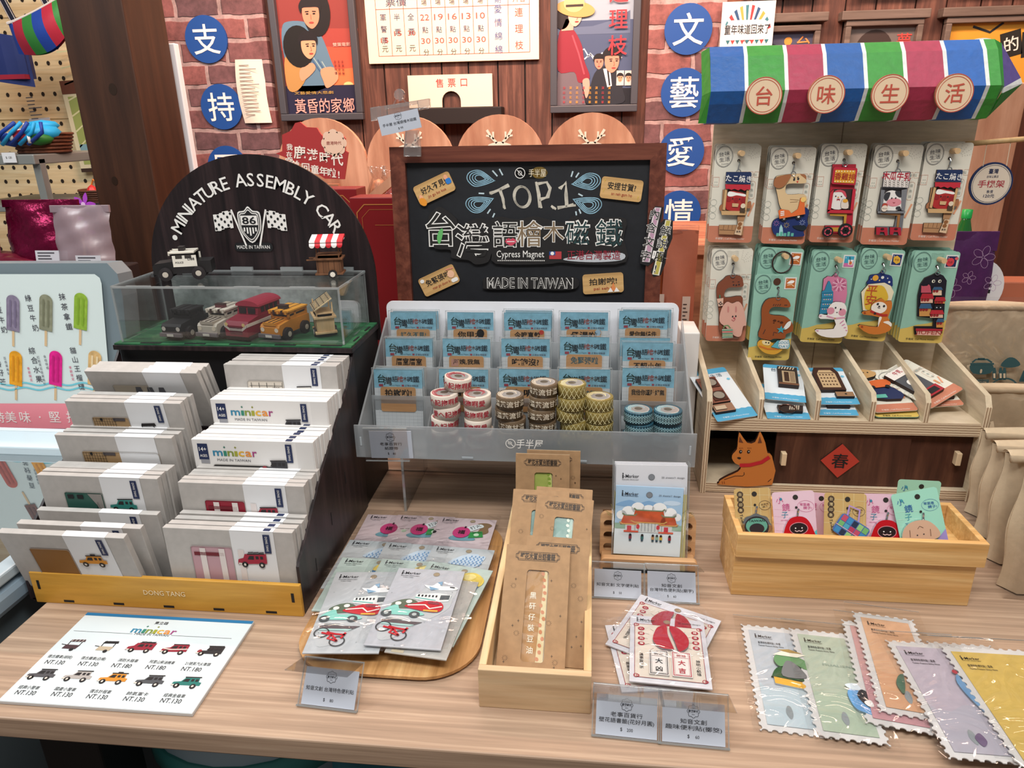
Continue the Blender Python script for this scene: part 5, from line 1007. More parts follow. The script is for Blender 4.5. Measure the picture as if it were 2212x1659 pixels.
for x in (-.297, .10): obj('leg', B().box(x, x+.004, 1.02, 1.18, 0, zz(.865), clear('leg_acrylic', gloss=.06, frost=.12, frostc='d0d4d2')).box(x, x+.004, 1.0195, 1.0215, 0, zz(.865), ACRE), t)
obj('leg_brace', B().box(-.293, .10, 1.15, 1.153, .0, .115, ACR), t)
a = up_plane(.982).xy(1103, 958); lb = B().push(Matrix.Translation((0, .9815, -.75)) @ X90); lb.ring(a[0], a[1], .0072, .0072, .0011, 0, WHT); lb.line([(a[0]-.005, a[1]+.005), (a[0]+.005, a[1]-.005)], .0011, 0, WHT); lb.ring(a[0]-.001, a[1]+.001, .0026, .002, .0009, 0, WHT, 12)
lb.text('手半屋', up_plane(.982).xy(1144, 958)[0], a[1], .0165, 0, WHT, .040, 0, .02, shear=.12); lb.pop(); obj('rack_logo', lb, t, label='white logo on the frosted front plate')
SKY = C('96cfe6', .4, noise=.2); GRID = C('dfe6ea', .45)
MW = wood('card_magnet_wood', 'b98c5e', 'dcb282', (3, 50, 50), .5, 'cc9f70', 0)
CW_, CH_ = .0795, .1
def mcard_common():
    cb = B().box(0, CW_, 0, CH_, -.0012, 0, C('d8dde0', .5)); cb.rect(0, CH_*.69, CW_, CH_, .0003, SKY); cb.rect(0, 0, CW_, CH_*.69, .0003, GRID)
    for k in range(12): cb.rect(0, k*.0056, CW_, k*.0056+.0003, .0005, C('c2ccd2')); cb.rect(k*.007, 0, k*.007+.0003, CH_*.69, .0005, C('c2ccd2'))
    pb = B(); z = .0008
    for ch, x, y, h, c in (('台', .155, .79, .0165, '1f3f38'), ('灣', .29, .75, .0165, '1f2a30'), ('語', .44, .785, .0115, '26343a'), ('檜', .55, .785, .0115, 'a8584e'), ('木', .65, .79, .009, '5e4a44'), ('磁', .75, .785, .0105, '1f2a34'), ('鐵', .875, .785, .0125, '1f2a38')): pb.text(ch, CW_*x, CH_*(y+.058), h*.9, z, C(c), None, 0, .02)
    pb.rect(CW_*.10, CH_*.715, CW_*.185, CH_*.755, z, C('a84a5a')); pb.text('Cypress Magnet', CW_*.43, CH_*.735, .0028, z, C('3f6a84'), CW_*.22); pb.rect(CW_*.575, CH_*.722, CW_*.62, CH_*.75, z, C('a84a5a')); pb.text('正港台灣製造', CW_*.78, CH_*.735, .0036, z, C('54485e'), CW_*.28)
    return cb.mesh('card'), pb.mesh('title_print'), B().rect(-.0025, -.002, CW_+.0025, CH_+.0025, .0026, FILM).box(-.003, CW_+.003, CH_+.0018, CH_+.003, .0015, .003, ACRE).box(-.003, -.002, 0, CH_+.003, .0015, .003, ACRE).box(CW_+.002, CW_+.003, 0, CH_+.003, .0015, .003, ACRE).mesh('sleeve')
MC = mcard_common()
ROWS = [(1.170, ((843, 674), (966, 674), (1089, 675), (1211, 674), (1338, 671)), ('好久不見!', '你甲水', '今嘛真熱', '母湯啦', '愛你無條件')),
        (1.121, ((832, 731), (956, 731), (1083, 731), (1210, 727), (1346, 739)), ('厝室厝室', '阿姨,我無', '吃飽沒?', '免緊張啦', '不韶小年')),
        (1.071, ((807, 797), (948, 796), (1078, 796), (1208, 796), (1345, 794)), ('拍謝啦!', '心肝寶貝', '水喔', '安捏甘賀?', '我佮你逗陣好無'))]
RN, CN = ('back', 'middle', 'front'), ('leftmost', 'second', 'third', 'fourth', 'rightmost')
def mcard(label, y, px, txt, zoff=0):
    pl = up_plane(y, tilt=7, z=1.0); a = pl.hit(*px); f = Pl(a-pl.y*CH_, pl.x, pl.n)
    t = thing('magnet_card', label, 'card', f.M(), 'sleeved magnet cards in the clear rack'); obj('card', MC[0], t); obj('title_print', MC[1], t)
    if txt:
        dec = txt in ('安捏甘賀?', '免緊張啦', '好久不見!'); mb = B().prism(rrp(CW_*.13, .03, CW_*.86, CH_*.71, .004), .0003, .0018, MW); ln = len(txt)
        mb.text(txt, CW_*.5, CH_*.615, .0125 if ln < 5 else .0095, .0022, C('4a6f78') if dec else BLK, CW_*(.56 if ln < 6 else .64), 0, .03)
        if txt[0] in '今心水': mb.ell(CW_*.8, CH_*.67, .004, .004, .0022, C('c8453c'), 12)
        if txt[0] in '阿': mb.rect(CW_*.18, CH_*.54, CW_*.33, CH_*.66, .0022, C('c89a8a'))
        if txt == '你甲水': mb.ell(CW_*.72, CH_*.64, .0065, .0075, .0021, BLK, 14)
        if txt == '母湯啦': mb.ell(CW_*.79, CH_*.66, .005, .0055, .0022, C('a8c8dc'), 12)
        obj('wooden_magnet', mb, t)
    obj('sleeve', MC[2], t); return t
for r, (y, P, TX) in enumerate(ROWS):
    for c, (px, tx) in enumerate(zip(P, TX)): mcard(f'sleeved blue card with wooden magnet reading {tx.strip("!?,")}, {CN[c]} in the {RN[r]} row', y, px, tx)
for y, px, lab in ((1.177, (849, 671), 'behind the leftmost card of the back row'), (1.177, (1092, 670), 'behind the third card of the back row'), (1.177, (1346, 668), 'behind the rightmost card of the back row'), (1.129, (1340, 729), 'sticking up behind the rightmost card of the middle row'), (1.128, (836, 729), 'behind the leftmost card of the middle row'), (1.079, (812, 793), 'behind the leftmost card of the front row')): mcard('sleeved blue magnet card peeking out '+lab, y, px, None)
# ---------------------------------------------------------------- washi tape rolls
TR, TH = .0212, .0193
def tape_meshes(side, ink, words, top, seed, pat):
    m_ = C(side, .22, spec=.6); body = B().lathe([(TR-.0048, .0003), (TR, .0003), (TR, TH-.0003), (TR-.0004, TH), (TR-.0048, TH)], m_, 36); core = B().lathe([(TR-.0048, 0), (TR-.0062, 0), (TR-.0062, TH), (TR-.0048, TH)], C('d8d0c4', .5), 28)
    core.lathe([(TR-.0047, TH+.0002), (.006, TH+.0002)], clear('tape_wrap', gloss=.16, rough=.12, frost=.55, frostc=top), 24)
    for k in range(5): core.push(T(0, 0, TH+.0005)).line(ellp(0, 0, TR*(.45+.1*k), TR*(.45+.1*k), 24, 0, 40*k, 40*k+150), .0012, 0, C(ink)).pop()
    pb = B(); rnd = random.Random(seed)
    def at(a, s=1): return Matrix.Rotation(a, 4, 'Z') @ Matrix.Translation((TR+.0002, 0, TH/2)) @ Matrix.Rotation(math.radians(90), 4, 'Z') @ X90
    if pat == 'text':
        a = -2.9
        for ch in words*3:
            if a > -.15: break
            pb.push(at(a)).text(ch, 0, 0, .0105, 0, C(ink), None, 0, .03).pop(); a += .5
    elif pat == 'arcs':
        for k in range(9):
            for s_ in (-1, 1): pb.push(at(-2.9+k*.34)).line([(s_*(-.006+.0012*i), .008*math.cos(i*.31)) for i in range(11)], .0008, 0, C(ink)).pop()
    else:
        for k in range(16):
            pb.push(at(-3.05+k*.2)); pb.ell(0, 0, .0014, .0014, .0001, C('16242c'), 8).ring(0, 0, .0034, .0034, .0009, .0001, C('8fb0b4'), 10)
            for s_ in (-1, 1): pb.line([(-.003, s_*.006), (0, s_*.0038), (.003, s_*.006)], .001, 0, C(ink)); pb.ell(0, s_*.0075, .0012, .001, 0, C('16242c'), 8)
            pb.pop()
    return body.mesh('roll'), core.mesh('core'), pb.mesh('pattern')
KIND = {'white': tape_meshes('d2c6ba', 'a02234', '愛ヘ記拖啊', 'ded6d2', 1, 'text'), 'brown': tape_meshes('665440', 'd0c4b0', '甘溫茶流', '9c8c7c', 2, 'text'), 'gold': tape_meshes('84733c', 'd6cc98', '', 'b8ac7c', 3, 'arcs'), 'blue': tape_meshes('2c5262', '8fb4bc', '', '9fb6c0', 4, 'dots')}
cd_ = {'white': 'cream tape roll with red characters', 'brown': 'brown tape roll with pale characters', 'gold': 'olive gold tape roll with pale arcs', 'blue': 'dark teal patterned tape roll'}
def roll(kind, label, M):
    t = thing('tape_roll', label, 'tape', M, 'tape rolls in the clear rack tray')
    for nm, me in zip(('roll', 'core', 'pattern'), KIND[kind]): obj(nm, me, t, sm=(nm == 'roll'))
for kind, side, px, n in (('white', 'left', 962, 5), ('white', 'right', 1034, 5), ('brown', 'left', 1102, 5), ('brown', 'right', 1172, 6), ('gold', 'left', 1236, 6), ('gold', 'right', 1296, 5), ('blue', 'left', 1380, 4), ('blue', 'right', 1443, 4)):
    x0 = at_y(px, 880, 1.012)[0]
    for k in range(n):
        pos = ('top' if k == n-1 else 'bottom' if k == 0 else ORD[n-1-k]+' from the top')
        roll(kind, f'{cd_[kind]}, {pos} of the {side} {kind} stack', T(x0+random.uniform(-.003, .003), 1.012+random.uniform(-.002, .002), .8677+k*(TH+.0002), random.uniform(-40, 40)))
x0 = at_y(980, 835, 1.02)[0]; roll('white', 'cream tape roll with red characters leaning on top of the white stacks', T(x0+.004, 1.03, .8677+5*TH+.002) @ Matrix.Rotation(math.radians(6), 4, 'Y'))
# ================================================================== PRICE TAGS
def tag_tent(label, bl, br, tl, lines, price, z=.752, tilt=38, margin=.004, white=False):
    f = lean(bl, br, tl, z, tilt); t = thing('price_tag', label, 'price tag', f.M()); w_, h_ = f.w, f.h
    hb = B().box(-margin, w_+margin, -.002, h_+.010, -.0012, -.0004, ACR).box(-margin, w_+margin, -.0022, -.0004, -.001, .004, ACRE).box(-margin, w_+margin, h_+.009, h_+.0105, -.0014, .0, ACRE)
    for x in (-margin, w_+margin-.001): hb.box(x, x+.001, -.002, h_+.01, -.0013, .0003, ACRE)
    ca = math.radians(2*tilt); hb.push(Matrix.Translation((0, h_+.010, -.001)) @ Matrix.Rotation(math.radians(180-2*tilt)+math.pi, 4, 'X')).box(-margin, w_+margin, -h_-.0115, 0, 0, .0008, ACR).pop()
    obj('acrylic_stand', hb, t); pb = B(); tag_face(pb, w_, h_, lines, .0002, price); pb.box(0, w_, 0, h_, -.0004, .0001, TAGP); obj('card', pb, t); return t
tag_tent('price tag reading $ 80 in front of the oval wooden tray', (650, 1520), (765, 1534), (677, 1440), ('知音文創 台灣特色便利貼',), '80')
tag_tent('price tag reading $ 200 at the right corner of the bamboo bookmark tray', (1286, 1585), (1419, 1599), (1289, 1497), ('老事百貨行', '壁花語書籤(花好月圓)'), '200')
tag_tent('price tag reading $ 60 in front of the red fortune notes', (1430, 1601), (1567, 1614), (1432, 1511), ('知音文創', '趣味便利貼(擲筊)'), '60')
tag_tent('price tag reading $ 50 at the left front of the slotted wooden holder', (1283, 1288), (1385, 1294), (1285, 1228), ('知音文創 文字便利貼',), '50')
tag_tent('price tag reading $ 60 at the right front of the slotted wooden holder', (1399, 1297), (1504, 1302), (1398, 1233), ('知音文創', '台灣特色便利貼(廟宇)'), '60')
f1 = fit(up_plane(.9775), (803, 989), (893, 990), (803, 931)); t = thing('price_tag', 'price tag reading $ 80 clipped to the left of the frosted rack front', 'price tag', f1.M()); bb = B().box(0, f1.w, 0, f1.h, -.0008, 0, C('d4d8e0')); tag_face(bb, f1.w, f1.h, ('老事百貨行', '紙膠帶'), .0002, '80'); obj('card', bb, t); obj('acrylic_pocket', B().box(-.009, f1.w-.006, -.004, f1.h+.005, .0012, .0018, ACR).box(-.009, f1.w-.006, f1.h+.0045, f1.h+.0058, -.001, .002, ACRE).box(-.009, f1.w-.006, -.005, -.0038, -.001, .002, ACRE), t)
# ================================================================== OVAL TRAY OF STICKY NOTES
TX0, TX1, TY0, TY1 = -.348, -.122, .640, .985
t = thing('wooden_tray', 'rounded oak serving tray under the vehicle and ice cream sticky notes', 'tray', T((TX0+TX1)/2, (TY0+TY1)/2, .75)); w_, h_ = (TX1-TX0)/2, (TY1-TY0)/2; TW = wood('tray_oak', '9a6f42', 'cfa673', (60, 3, 60), .4, 'b88a58', .05)
obj('board', B().prism(rrp(-w_, -h_, w_, h_, .065, 10), .0025, .0075, TW), t, bev=.0015); obj('foot', B().prism(rrp(-w_+.015, -h_+.015, w_-.015, h_-.015, .05, 8), 0, .0025, C('6a4a30')), t)
def marker(b, x, y, k, z, sub=True):
    b.rect(x, y-.0011*k*3.2, x+.0045*k*.42, y+.0011*k*2, z, INK); b.ell(x+.001*k, y+.0042*k, .0011*k, .0011*k, z, INK, 10); b.text('-Marker', x+.0026*k, y, .0078*k, z, INK, .0235*k, 0, .01, 'l')
    if sub: b.text('Removable adhesive paper', x+.0002, y-.0062*k, .0026*k, z, INK, .0255*k, 0, .02, 'l'); b.text('25 sheets / 6 designs', x+.004*k, y-.0098*k, .0022*k, z, INK, .014*k, 0, .02, 'l')
PKW, PKH = .090, .158
def pack(label, f, bg, art, group='sticky note packs on the oval tray', film=.006, hole=(.60, .93), k=1.0, dots=True):
    t = thing('sticky_note_pack', label, 'sticky notes', f.M(), group); w_, h_ = f.w, f.h
    cb = B().box(0, w_, 0, h_, -.0014, 0, C(bg, .5, noise=.06)); cb.ell(w_*hole[0], h_*hole[1], .0042*k, .0042*k, .0003, C('9a8c74'), 18); cb.ring(w_*hole[0], h_*hole[1], .0042*k, .0042*k, .0004, .0004, C('7a746c'))
    if dots:
        rn = random.Random(label)
        for i in range(12): x, y = w_*rn.random(), h_*rn.random()*.85; cb.rect(x, y, x+.0012, y+.001, .0003, C('8a9298'))
    obj('backing_card', cb, t); pb = B(); marker(pb, w_*.08, h_*.93, k, .0005); obj('lettering', pb, t)
    ab = B(); art(ab, w_, h_); obj('note_picture', ab, t)
    obj('film_bag', B().rect(-film, -film*.3, w_+film, h_+film, .0045, BAG), t); return t
def veh(b, w_, h_):
    s = w_/.09; X = lambda L: [(w_*x, h_*y) for x, y in L]; z = .0008; sh = C('7a7f80')
    def pr(L, c, zz_=z, sm_=True): b.prism(smooth_poly(X(L), 3) if sm_ else X(L), .0002, zz_, C('6e7376'), C(c))
    b.flat(smooth_poly(X([(.6, .78), (.95, .74), (.95, .6), (.9, .45), (.5, .22), (.3, .08), (.12, .1), (.12, .4), (.4, .62)])), .0003, C('b8bec2'))
    pr([(.48, .77), (.60, .765), (.66, .81), (.72, .80), (.72, .765), (.92, .77), (.98, .74), (.9, .715), (.62, .71)], 'e6ebee'); b.flat(X([(.56, .75), (.72, .72), (.6, .70)]), z+.0004, C('7fa6c4')); b.flat(X([(.66, .81), (.73, .83), (.74, .77)]), z+.0004, C('7fa6c4')); b.line(X([(.86, .755), (.93, .75)]), .002, z+.0004, INK)
    pr([(.42, .64), (.42, .575), (.72, .545), (.9, .57), (.92, .65), (.72, .67)], 'dfe6e6', z, False); b.flat(X([(.77, .64), (.9, .645), (.9, .59), (.77, .58)]), z+.0004, C('4a5358'));
    for i in range(6): b.rect(w_*(.45+.05*i), h_*.61, w_*(.475+.05*i), h_*.635, z+.0004, INK)
    b.line(X([(.42, .595), (.72, .57)]), .0014, z+.0004, C('5fb8b0'))
    pr([(.12, .5), (.25, .56), (.4, .57), (.5, .52), (.45, .46), (.2, .45)], '5a6a58'); b.ell(w_*.22, h_*.505, .004*s, .0035*s, z+.0005, WHT, 10); b.ell(w_*.36, h_*.535, .004*s, .0035*s, z+.0005, WHT, 10)
    pr([(.32, .47), (.46, .52), (.62, .555), (.8, .545), (.86, .48), (.8, .42), (.6, .425)], 'c01f30', z+.0006); b.line(X([(.36, .485), (.6, .5), (.68, .455), (.84, .49)]), .0022, z+.001, WHT); b.flat(X([(.62, .545), (.78, .54), (.8, .51), (.64, .515)]), z+.001, C('8a3a48')); b.line(X([(.6, .43), (.8, .43)]), .003, z+.001, C('d8b04a'))
    pr([(.04, .4), (.12, .46), (.22, .49), (.28, .43), (.46, .43), (.58, .41), (.6, .37), (.1, .365)], '8ccfc4', z+.0004)
    for x in (.11, .5): b.ell(w_*x, h_*.375, .0068*s, .006*s, z+.0008, C('4a5256'), 16); b.ell(w_*x, h_*.375, .003*s, .0028*s, z+.001, C('b8c0c0'), 10)
    pr([(.08, .30), (.64, .29), (.55, .255), (.1, .265)], '5d5358', z+.0002, False); b.flat(X([(.1, .265), (.55, .255), (.5, .235), (.1, .245)]), z+.0003, C('a8d0cc')); b.flat(X([(.14, .325), (.36, .32), (.36, .30), (.14, .302)]), z+.0004, C('8a8e90'))
    for x, y in ((.15, .215), (.4, .12)): b.ring(w_*x, h_*y, .0088*s, .0082*s, .0016*s, z+.0004, C('3a3e42'))
    for L in ([(.15, .215), (.3, .19), (.4, .12)], [(.3, .19), (.26, .15), (.4, .12)], [(.22, .22), (.34, .2), (.48, .19)], [(.48, .215), (.44, .15)]): b.line(X(L), .0028*s, z+.0006, C('c8202e'))
def lucky(b, w_, h_):
    X = lambda L: [(w_*x, h_*y) for x, y in L]; z = .001
    b.flat(smooth_poly(X([(.3, .52), (.5, .62), (.7, .55), (.72, .48), (.4, .46)])), .0006, C('6a98a4'))
    b.flat(smooth_poly(X([(.7, .87), (.85, .9), (.95, .85), (.9, .78), (.92, .68), (.82, .62), (.74, .66), (.76, .76)])), .0007, C('7d6446')); b.flat(smooth_poly(X([(.52, .74), (.62, .82), (.76, .86), (.82, .80), (.72, .74), (.62, .68)])), z, C('cfd8da')); b.text('打火', w_*.68, h_*.79, .009, z+.0003, INK, None, 40)
    b.flat(X([(.62, .66), (.82, .69), (.86, .56), (.62, .52)]), z+.0002, C('2f8a44')); b.rect(w_*.66, h_*.64, w_*.73, h_*.652, z+.0006, C('123a1c')); b.rect(w_*.75, h_*.65, w_*.82, h_*.66, z+.0006, C('123a1c')); b.ell(w_*.74, h_*.6, .0042, .0042, z+.0006, C('bcd8bc'), 12)
    b.ell(w_*.48, h_*.64, .0135, .0155, z+.0006, C('b83a72'), 24); b.text('福', w_*.48, h_*.64, .0115, z+.001, BLK, None, 0, .03); b.line(X([(.52, .74), (.52, .79)]), .003, z+.0006, C('4a3a40'))
def rain(b, w_, h_):
    X = lambda L: [(w_*x, h_*y) for x, y in L]; b.flat(smooth_poly(X([(.35, .66), (.55, .84), (.75, .88), (.8, .84), (.9, .83), (.84, .66), (.75, .60), (.55, .63)])), .0008, C('b4c8d8'))
    for i in range(8):
        for j in range(6):
            x, y = .42+i*.06, .65+j*.034
            if .62+.3*(x-.4) > .5 and y < .64+(x-.38)*.55+.05: b.ell(w_*x+(j % 2)*.002, h_*y, .001, .0022, .0012, C('5a8ab8'), 8)
    b.line(X([(.6, .6), (.62, .4), (.56, .38)]), .002, .0008, C('4a4a50'))
def ice(b, w_, h_):
    X = lambda L: [(w_*x, h_*y) for x, y in L]; z = .0009
    b.flat(smooth_poly(X([(.55, .78), (.6, .88), (.78, .92), (.95, .84), (.92, .74), (.72, .72)])), z, C('d8c45a')); b.flat(smooth_poly(X([(.62, .85), (.74, .9), (.82, .86), (.72, .8)])), z+.0003, C('e8dc92')); b.flat(X([(.55, .76), (.92, .74), (.86, .5), (.62, .5)]), z+.0004, C('2f6a9c')); b.line(X([(.6, .72), (.7, .62), (.8, .68), (.74, .54)]), .0035, z+.0007, C('d8e2e8')); b.line(X([(.1, .3), (.4, .34), (.7, .28)]), .003, z, C('8fb8b0'))
def onpk(z, tl, tr, h=PKH): return hang(flat_plane(z), tl, tr, h)
z0 = .7590
for i, (tl, tr, ps) in enumerate((((795, 1111), (920, 1115), 'left'), ((860, 1112), (983, 1117), 'middle'), ((950, 1116.6), (1073.5, 1124), 'right'))): pack(f'pink sticky note pack with round lucky pouch, {ps} one of the back row', onpk(z0+.0016*i, tl, tr, .12), 'c9b9bd', lucky)
for i, (tl, tr, ps) in enumerate((((756, 1166), (888, 1173), 'left'), ((835, 1171.5), (968, 1180), 'middle'), ((937, 1178), (1069, 1189), 'right'))): pack(f'grey sticky note pack with raindrop pattern, {ps} one of the second row', onpk(z0+.0052+.0016*i, tl, tr, .12), 'b4bcc0', rain)
for i, (tl, tr, ps) in enumerate((((740, 1204), (880, 1211), 'left'), ((826, 1207), (966, 1216), 'middle'), ((928, 1212), (1065, 1233), 'right'))): pack(f'mint sticky note pack with ice cream cup, {ps} one of the third row', onpk(z0+.0104+.0016*i, tl, tr, .12 if i < 2 else .157), 'b3c6c2', ice)
ff = fit(flat_plane(z0+.0158), (652.5, 1411), (818, 1411), (711, 1236)); pack('grey pack with plane, train and red bicycle, front left on the oval tray', ff, 'b9bfc4', veh)
ff = fit(flat_plane(z0+.0158), (830, 1408), (964, 1426), (858, 1238)); pack('grey sticky note pack lying under the front right vehicle pack', ff, 'b9b8b4', lambda b, w_, h_: b.rect(w_*.1, h_*.01, w_*.3, h_*.04, .0005, C('cfc2a8')))
ff = fit(flat_plane(z0+.0205), (785.5, 1393), (952, 1404.6), (851, 1226)); pack('grey pack with plane, train and red bicycle, overlapping the front left one', ff, 'b6bac2', veh, film=.009)
# ================================================================== BAMBOO TRAY OF KRAFT BOOKMARK PACKS
def bin_box(name, label, x0, x1, y0, y1, z0, z1, th, mat, matf=None, div=None, base=.006):
    t = thing(name, label, 'tray' if 'tray' in name else 'box', T(0, 0, z0)); h = z1-z0; f = matf or mat
    obj('front_board', B().box(x0, x1, y0, y0+th, 0, h, f), t, bev=.001); obj('back_board', B().box(x0, x1, y1-th, y1, 0, h, f), t, bev=.001)
    for x in (x0, x1-th): obj('side_board', B().box(x, x+th, y0+th, y1-th, 0, h, mat), t, bev=.001)
    obj('bottom_board', B().box(x0+th, x1-th, y0+th, y1-th, .001, base, f), t)
    if div: obj('divider', B().box(x0+th, x1-th, div, div+th*.7, base, h-.004, f), t)
    return t
BAMF = wood('pale_bamboo_front', 'c2a07a', 'dcc09a', (4, 60, 60), .45, 'cfb08a', .05)
bin_box('bookmark_tray', 'long pale bamboo tray of brown kraft bookmark packs', -.111, .0105, .610, .990, .75, .801, .0085, BAMBL, BAMF, .79)
WINF = clear('window_film', gloss=.004, rough=.1, bump=.35, edge=.08)
KRAFT = C('a5835f', .7, noise=.14)
def kraft(label, bl, tilt, w_, h_, x0y, bm, rot=0, txt='黑矸仔裝豆油', yaw=0):
    px, y0, z0 = x0y; pl = up_plane(y0, z0, tilt, yaw, px); t = thing('bookmark_pack', label, 'bookmark pack', pl.M() @ Matrix.Rotation(math.radians(rot), 4, 'Z'), 'kraft bookmark packs'); z = .0004
    wx0, wx1, wy0, wy1 = w_*.35, w_*.69, h_*.10, h_*.80
    obj('kraft_sleeve', B().holed(rrp(0, 0, w_, h_, .001, 2), [rrp(wx0, wy0, wx1, wy1, .004, 4)], -.0018, 0, KRAFT).box(0, w_, 0, h_, -.004, -.0032, C('b8a184')), t)
    ib = B(); ib.flat([(wx0, wy0), (wx0+(wx1-wx0)*.62, wy0), (wx1-.001, wy1), (wx0, wy1)], -.0028, C(bm, .5, noise=.15)); ib.flat([(wx0+(wx1-wx0)*.62, wy0), (wx0+(wx1-wx0)*.95, wy0), (wx1-.001, wy1-.02), (wx1-.002, wy1), (wx0+(wx1-wx0)*.8, wy1)], -.0024, C({'a3763e': 'c9b98e', '7fa09a': 'a4beb4', '9fae5a': 'b8c274'}[bm]))
    rn = random.Random(label)
    for k in range(14): x, y = wx0+(wx1-wx0)*(.66+.24*rn.random()), wy0+(wy1-wy0)*k/14; ib.ell(x, y+.004, .0022, .0026, -.0022, C({'a3763e': 'b8744a', '7fa09a': 'd0dcd0', '9fae5a': '7f9a3c'}[bm]), 7, 60*rn.random())
    ib.vtext(txt, wx0+(wx1-wx0)*.35, wy0+(wy1-wy0)*(.42 if len(txt) > 4 else .55), .0085, .0125, -.002, C('e8e0cc'), None, 0, .01); obj('bookmark', ib, t)
    obj('window_film', B().rect(wx0, wy0, wx1, wy1, -.0006, WINF), t)
    pb = B(); cx, cy, a, b_ = w_*.5, h_*.91, w_*.34, h_*.035; pb.line([(cx-a+.003, cy-b_), (cx+a-.003, cy-b_), (cx+a-.003, cy-b_+.003), (cx+a, cy-b_+.003), (cx+a, cy+b_-.003), (cx+a-.003, cy+b_-.003), (cx+a-.003, cy+b_), (cx-a+.003, cy+b_), (cx-a+.003, cy+b_-.003), (cx-a, cy+b_-.003), (cx-a, cy-b_+.003), (cx-a+.003, cy-b_+.003)], .0006, z, INK, True)
    pb.frame(cx-a+.0015, cy-b_+.0015, cx+a-.0015, cy+b_-.0015, .0003, z, INK); pb.text('壁花木質台語書籤', cx, cy, .009, z, C('3a3028'), a*1.6, 0, .03)
    for k in range(13):
        x, y = (w_*.04+w_*.3*rn.random(), w_*.72+w_*.24*rn.random())[k % 2], h_*(.04+.8*rn.random())
        if k % 3: s = .0022; pb.flat([(x-s*.7, y), (x-s*.15, y+s*.15), (x, y+s), (x+s*.15, y+s*.15), (x+s*.7, y), (x+s*.15, y-s*.15), (x, y-s), (x-s*.15, y-s*.15)], z, C('4a3826'))
        else:
            for i in range(10): aa = i*.628; pb.line([(x+.0018*math.cos(aa), y+.0018*math.sin(aa)), (x+.0034*math.cos(aa), y+.0034*math.sin(aa))], .0003, z, C('4a3826'))
    obj('print', pb, t); return t
KX = lambda px, py, y, z: up_plane(y, z, 0).hit(px, py)[0]
kraft('kraft bookmark pack with brown bookmark, front of the bamboo tray', None, 50, .079, .152, (-.0985, .652, .759), 'a3763e', -1)
kraft('kraft bookmark pack standing just behind the brown bookmark pack', None, 48, .079, .152, (-.077, .672, .759), 'a3763e', -2)
kraft('kraft bookmark pack with teal bookmark in the middle of the bamboo tray', None, 44, .079, .142, (-.0765, .792, .759), '7fa09a', -4, '攏想嘸')
kraft('kraft bookmark pack peeking out left behind the teal bookmark pack', None, 42, .079, .142, (-.1035, .803, .759), '7fa09a', -1, '攏想嘸')
kraft('kraft bookmark pack edge standing right behind the teal bookmark pack', None, 41, .079, .142, (-.0735, .812, .759), '7fa09a', -2, '攏想嘸')
kraft('kraft bookmark pack with leafy green bookmark at the back of the bamboo tray', None, 10, .079, .138, (-.1025, .925, .759), '9fae5a', 0, '')
kraft('kraft bookmark pack standing right behind the green bookmark pack', None, 9, .079, .138, (-.087, .940, .759), '9fae5a', 0, '')
# ================================================================== SLOTTED WOODEN HOLDER WITH TEMPLE PADS
BEECH = wood('beech', 'b3855c', 'd4aa80', (4, 60, 60), .45, 'c4976c', .05)
t = thing('slotted_holder', 'beech wood slotted holder carrying the temple note pads', 'holder', T(.0905, .90, .75))
obj('front_lip', B().push(Matrix.Translation((0, -.028, 0)) @ X90).prism(rrp(-.067, 0, .067, .023, .006), -.012, 0, BEECH).pop(), t, bev=.0015)
sl = B(); holes = []
for s_ in (-1, 1):
    for k in range(3): holes.append(rrp(s_*.052-.011, .011+k*.0175, s_*.052+.011, .0225+k*.0175, .0056, 5))
sl.push(Matrix.Translation((0, .007, .002)) @ Matrix.Rotation(math.radians(90-10), 4, 'X')).holed(rrp(-.068, 0, .068, .068, .010, 6), holes, -.012, 0, BEECH).pop(); obj('slotted_back', sl, t, bev=.001)
obj('base', B().box(-.066, .066, -.028, .05, 0, .012, BEECH), t, bev=.002)
obj('inner_slat', B().push(Matrix.Translation((0, .021, .002)) @ Matrix.Rotation(math.radians(90-10), 4, 'X')).box(-.064, .064, 0, .062, -.012, -.008, C('6a4a30')).pop(), t)
hp = up_plane(.884, .762, 16, 0)
WINF2 = clear('pad_film', gloss=.012, rough=.08, bump=.25, edge=.12)
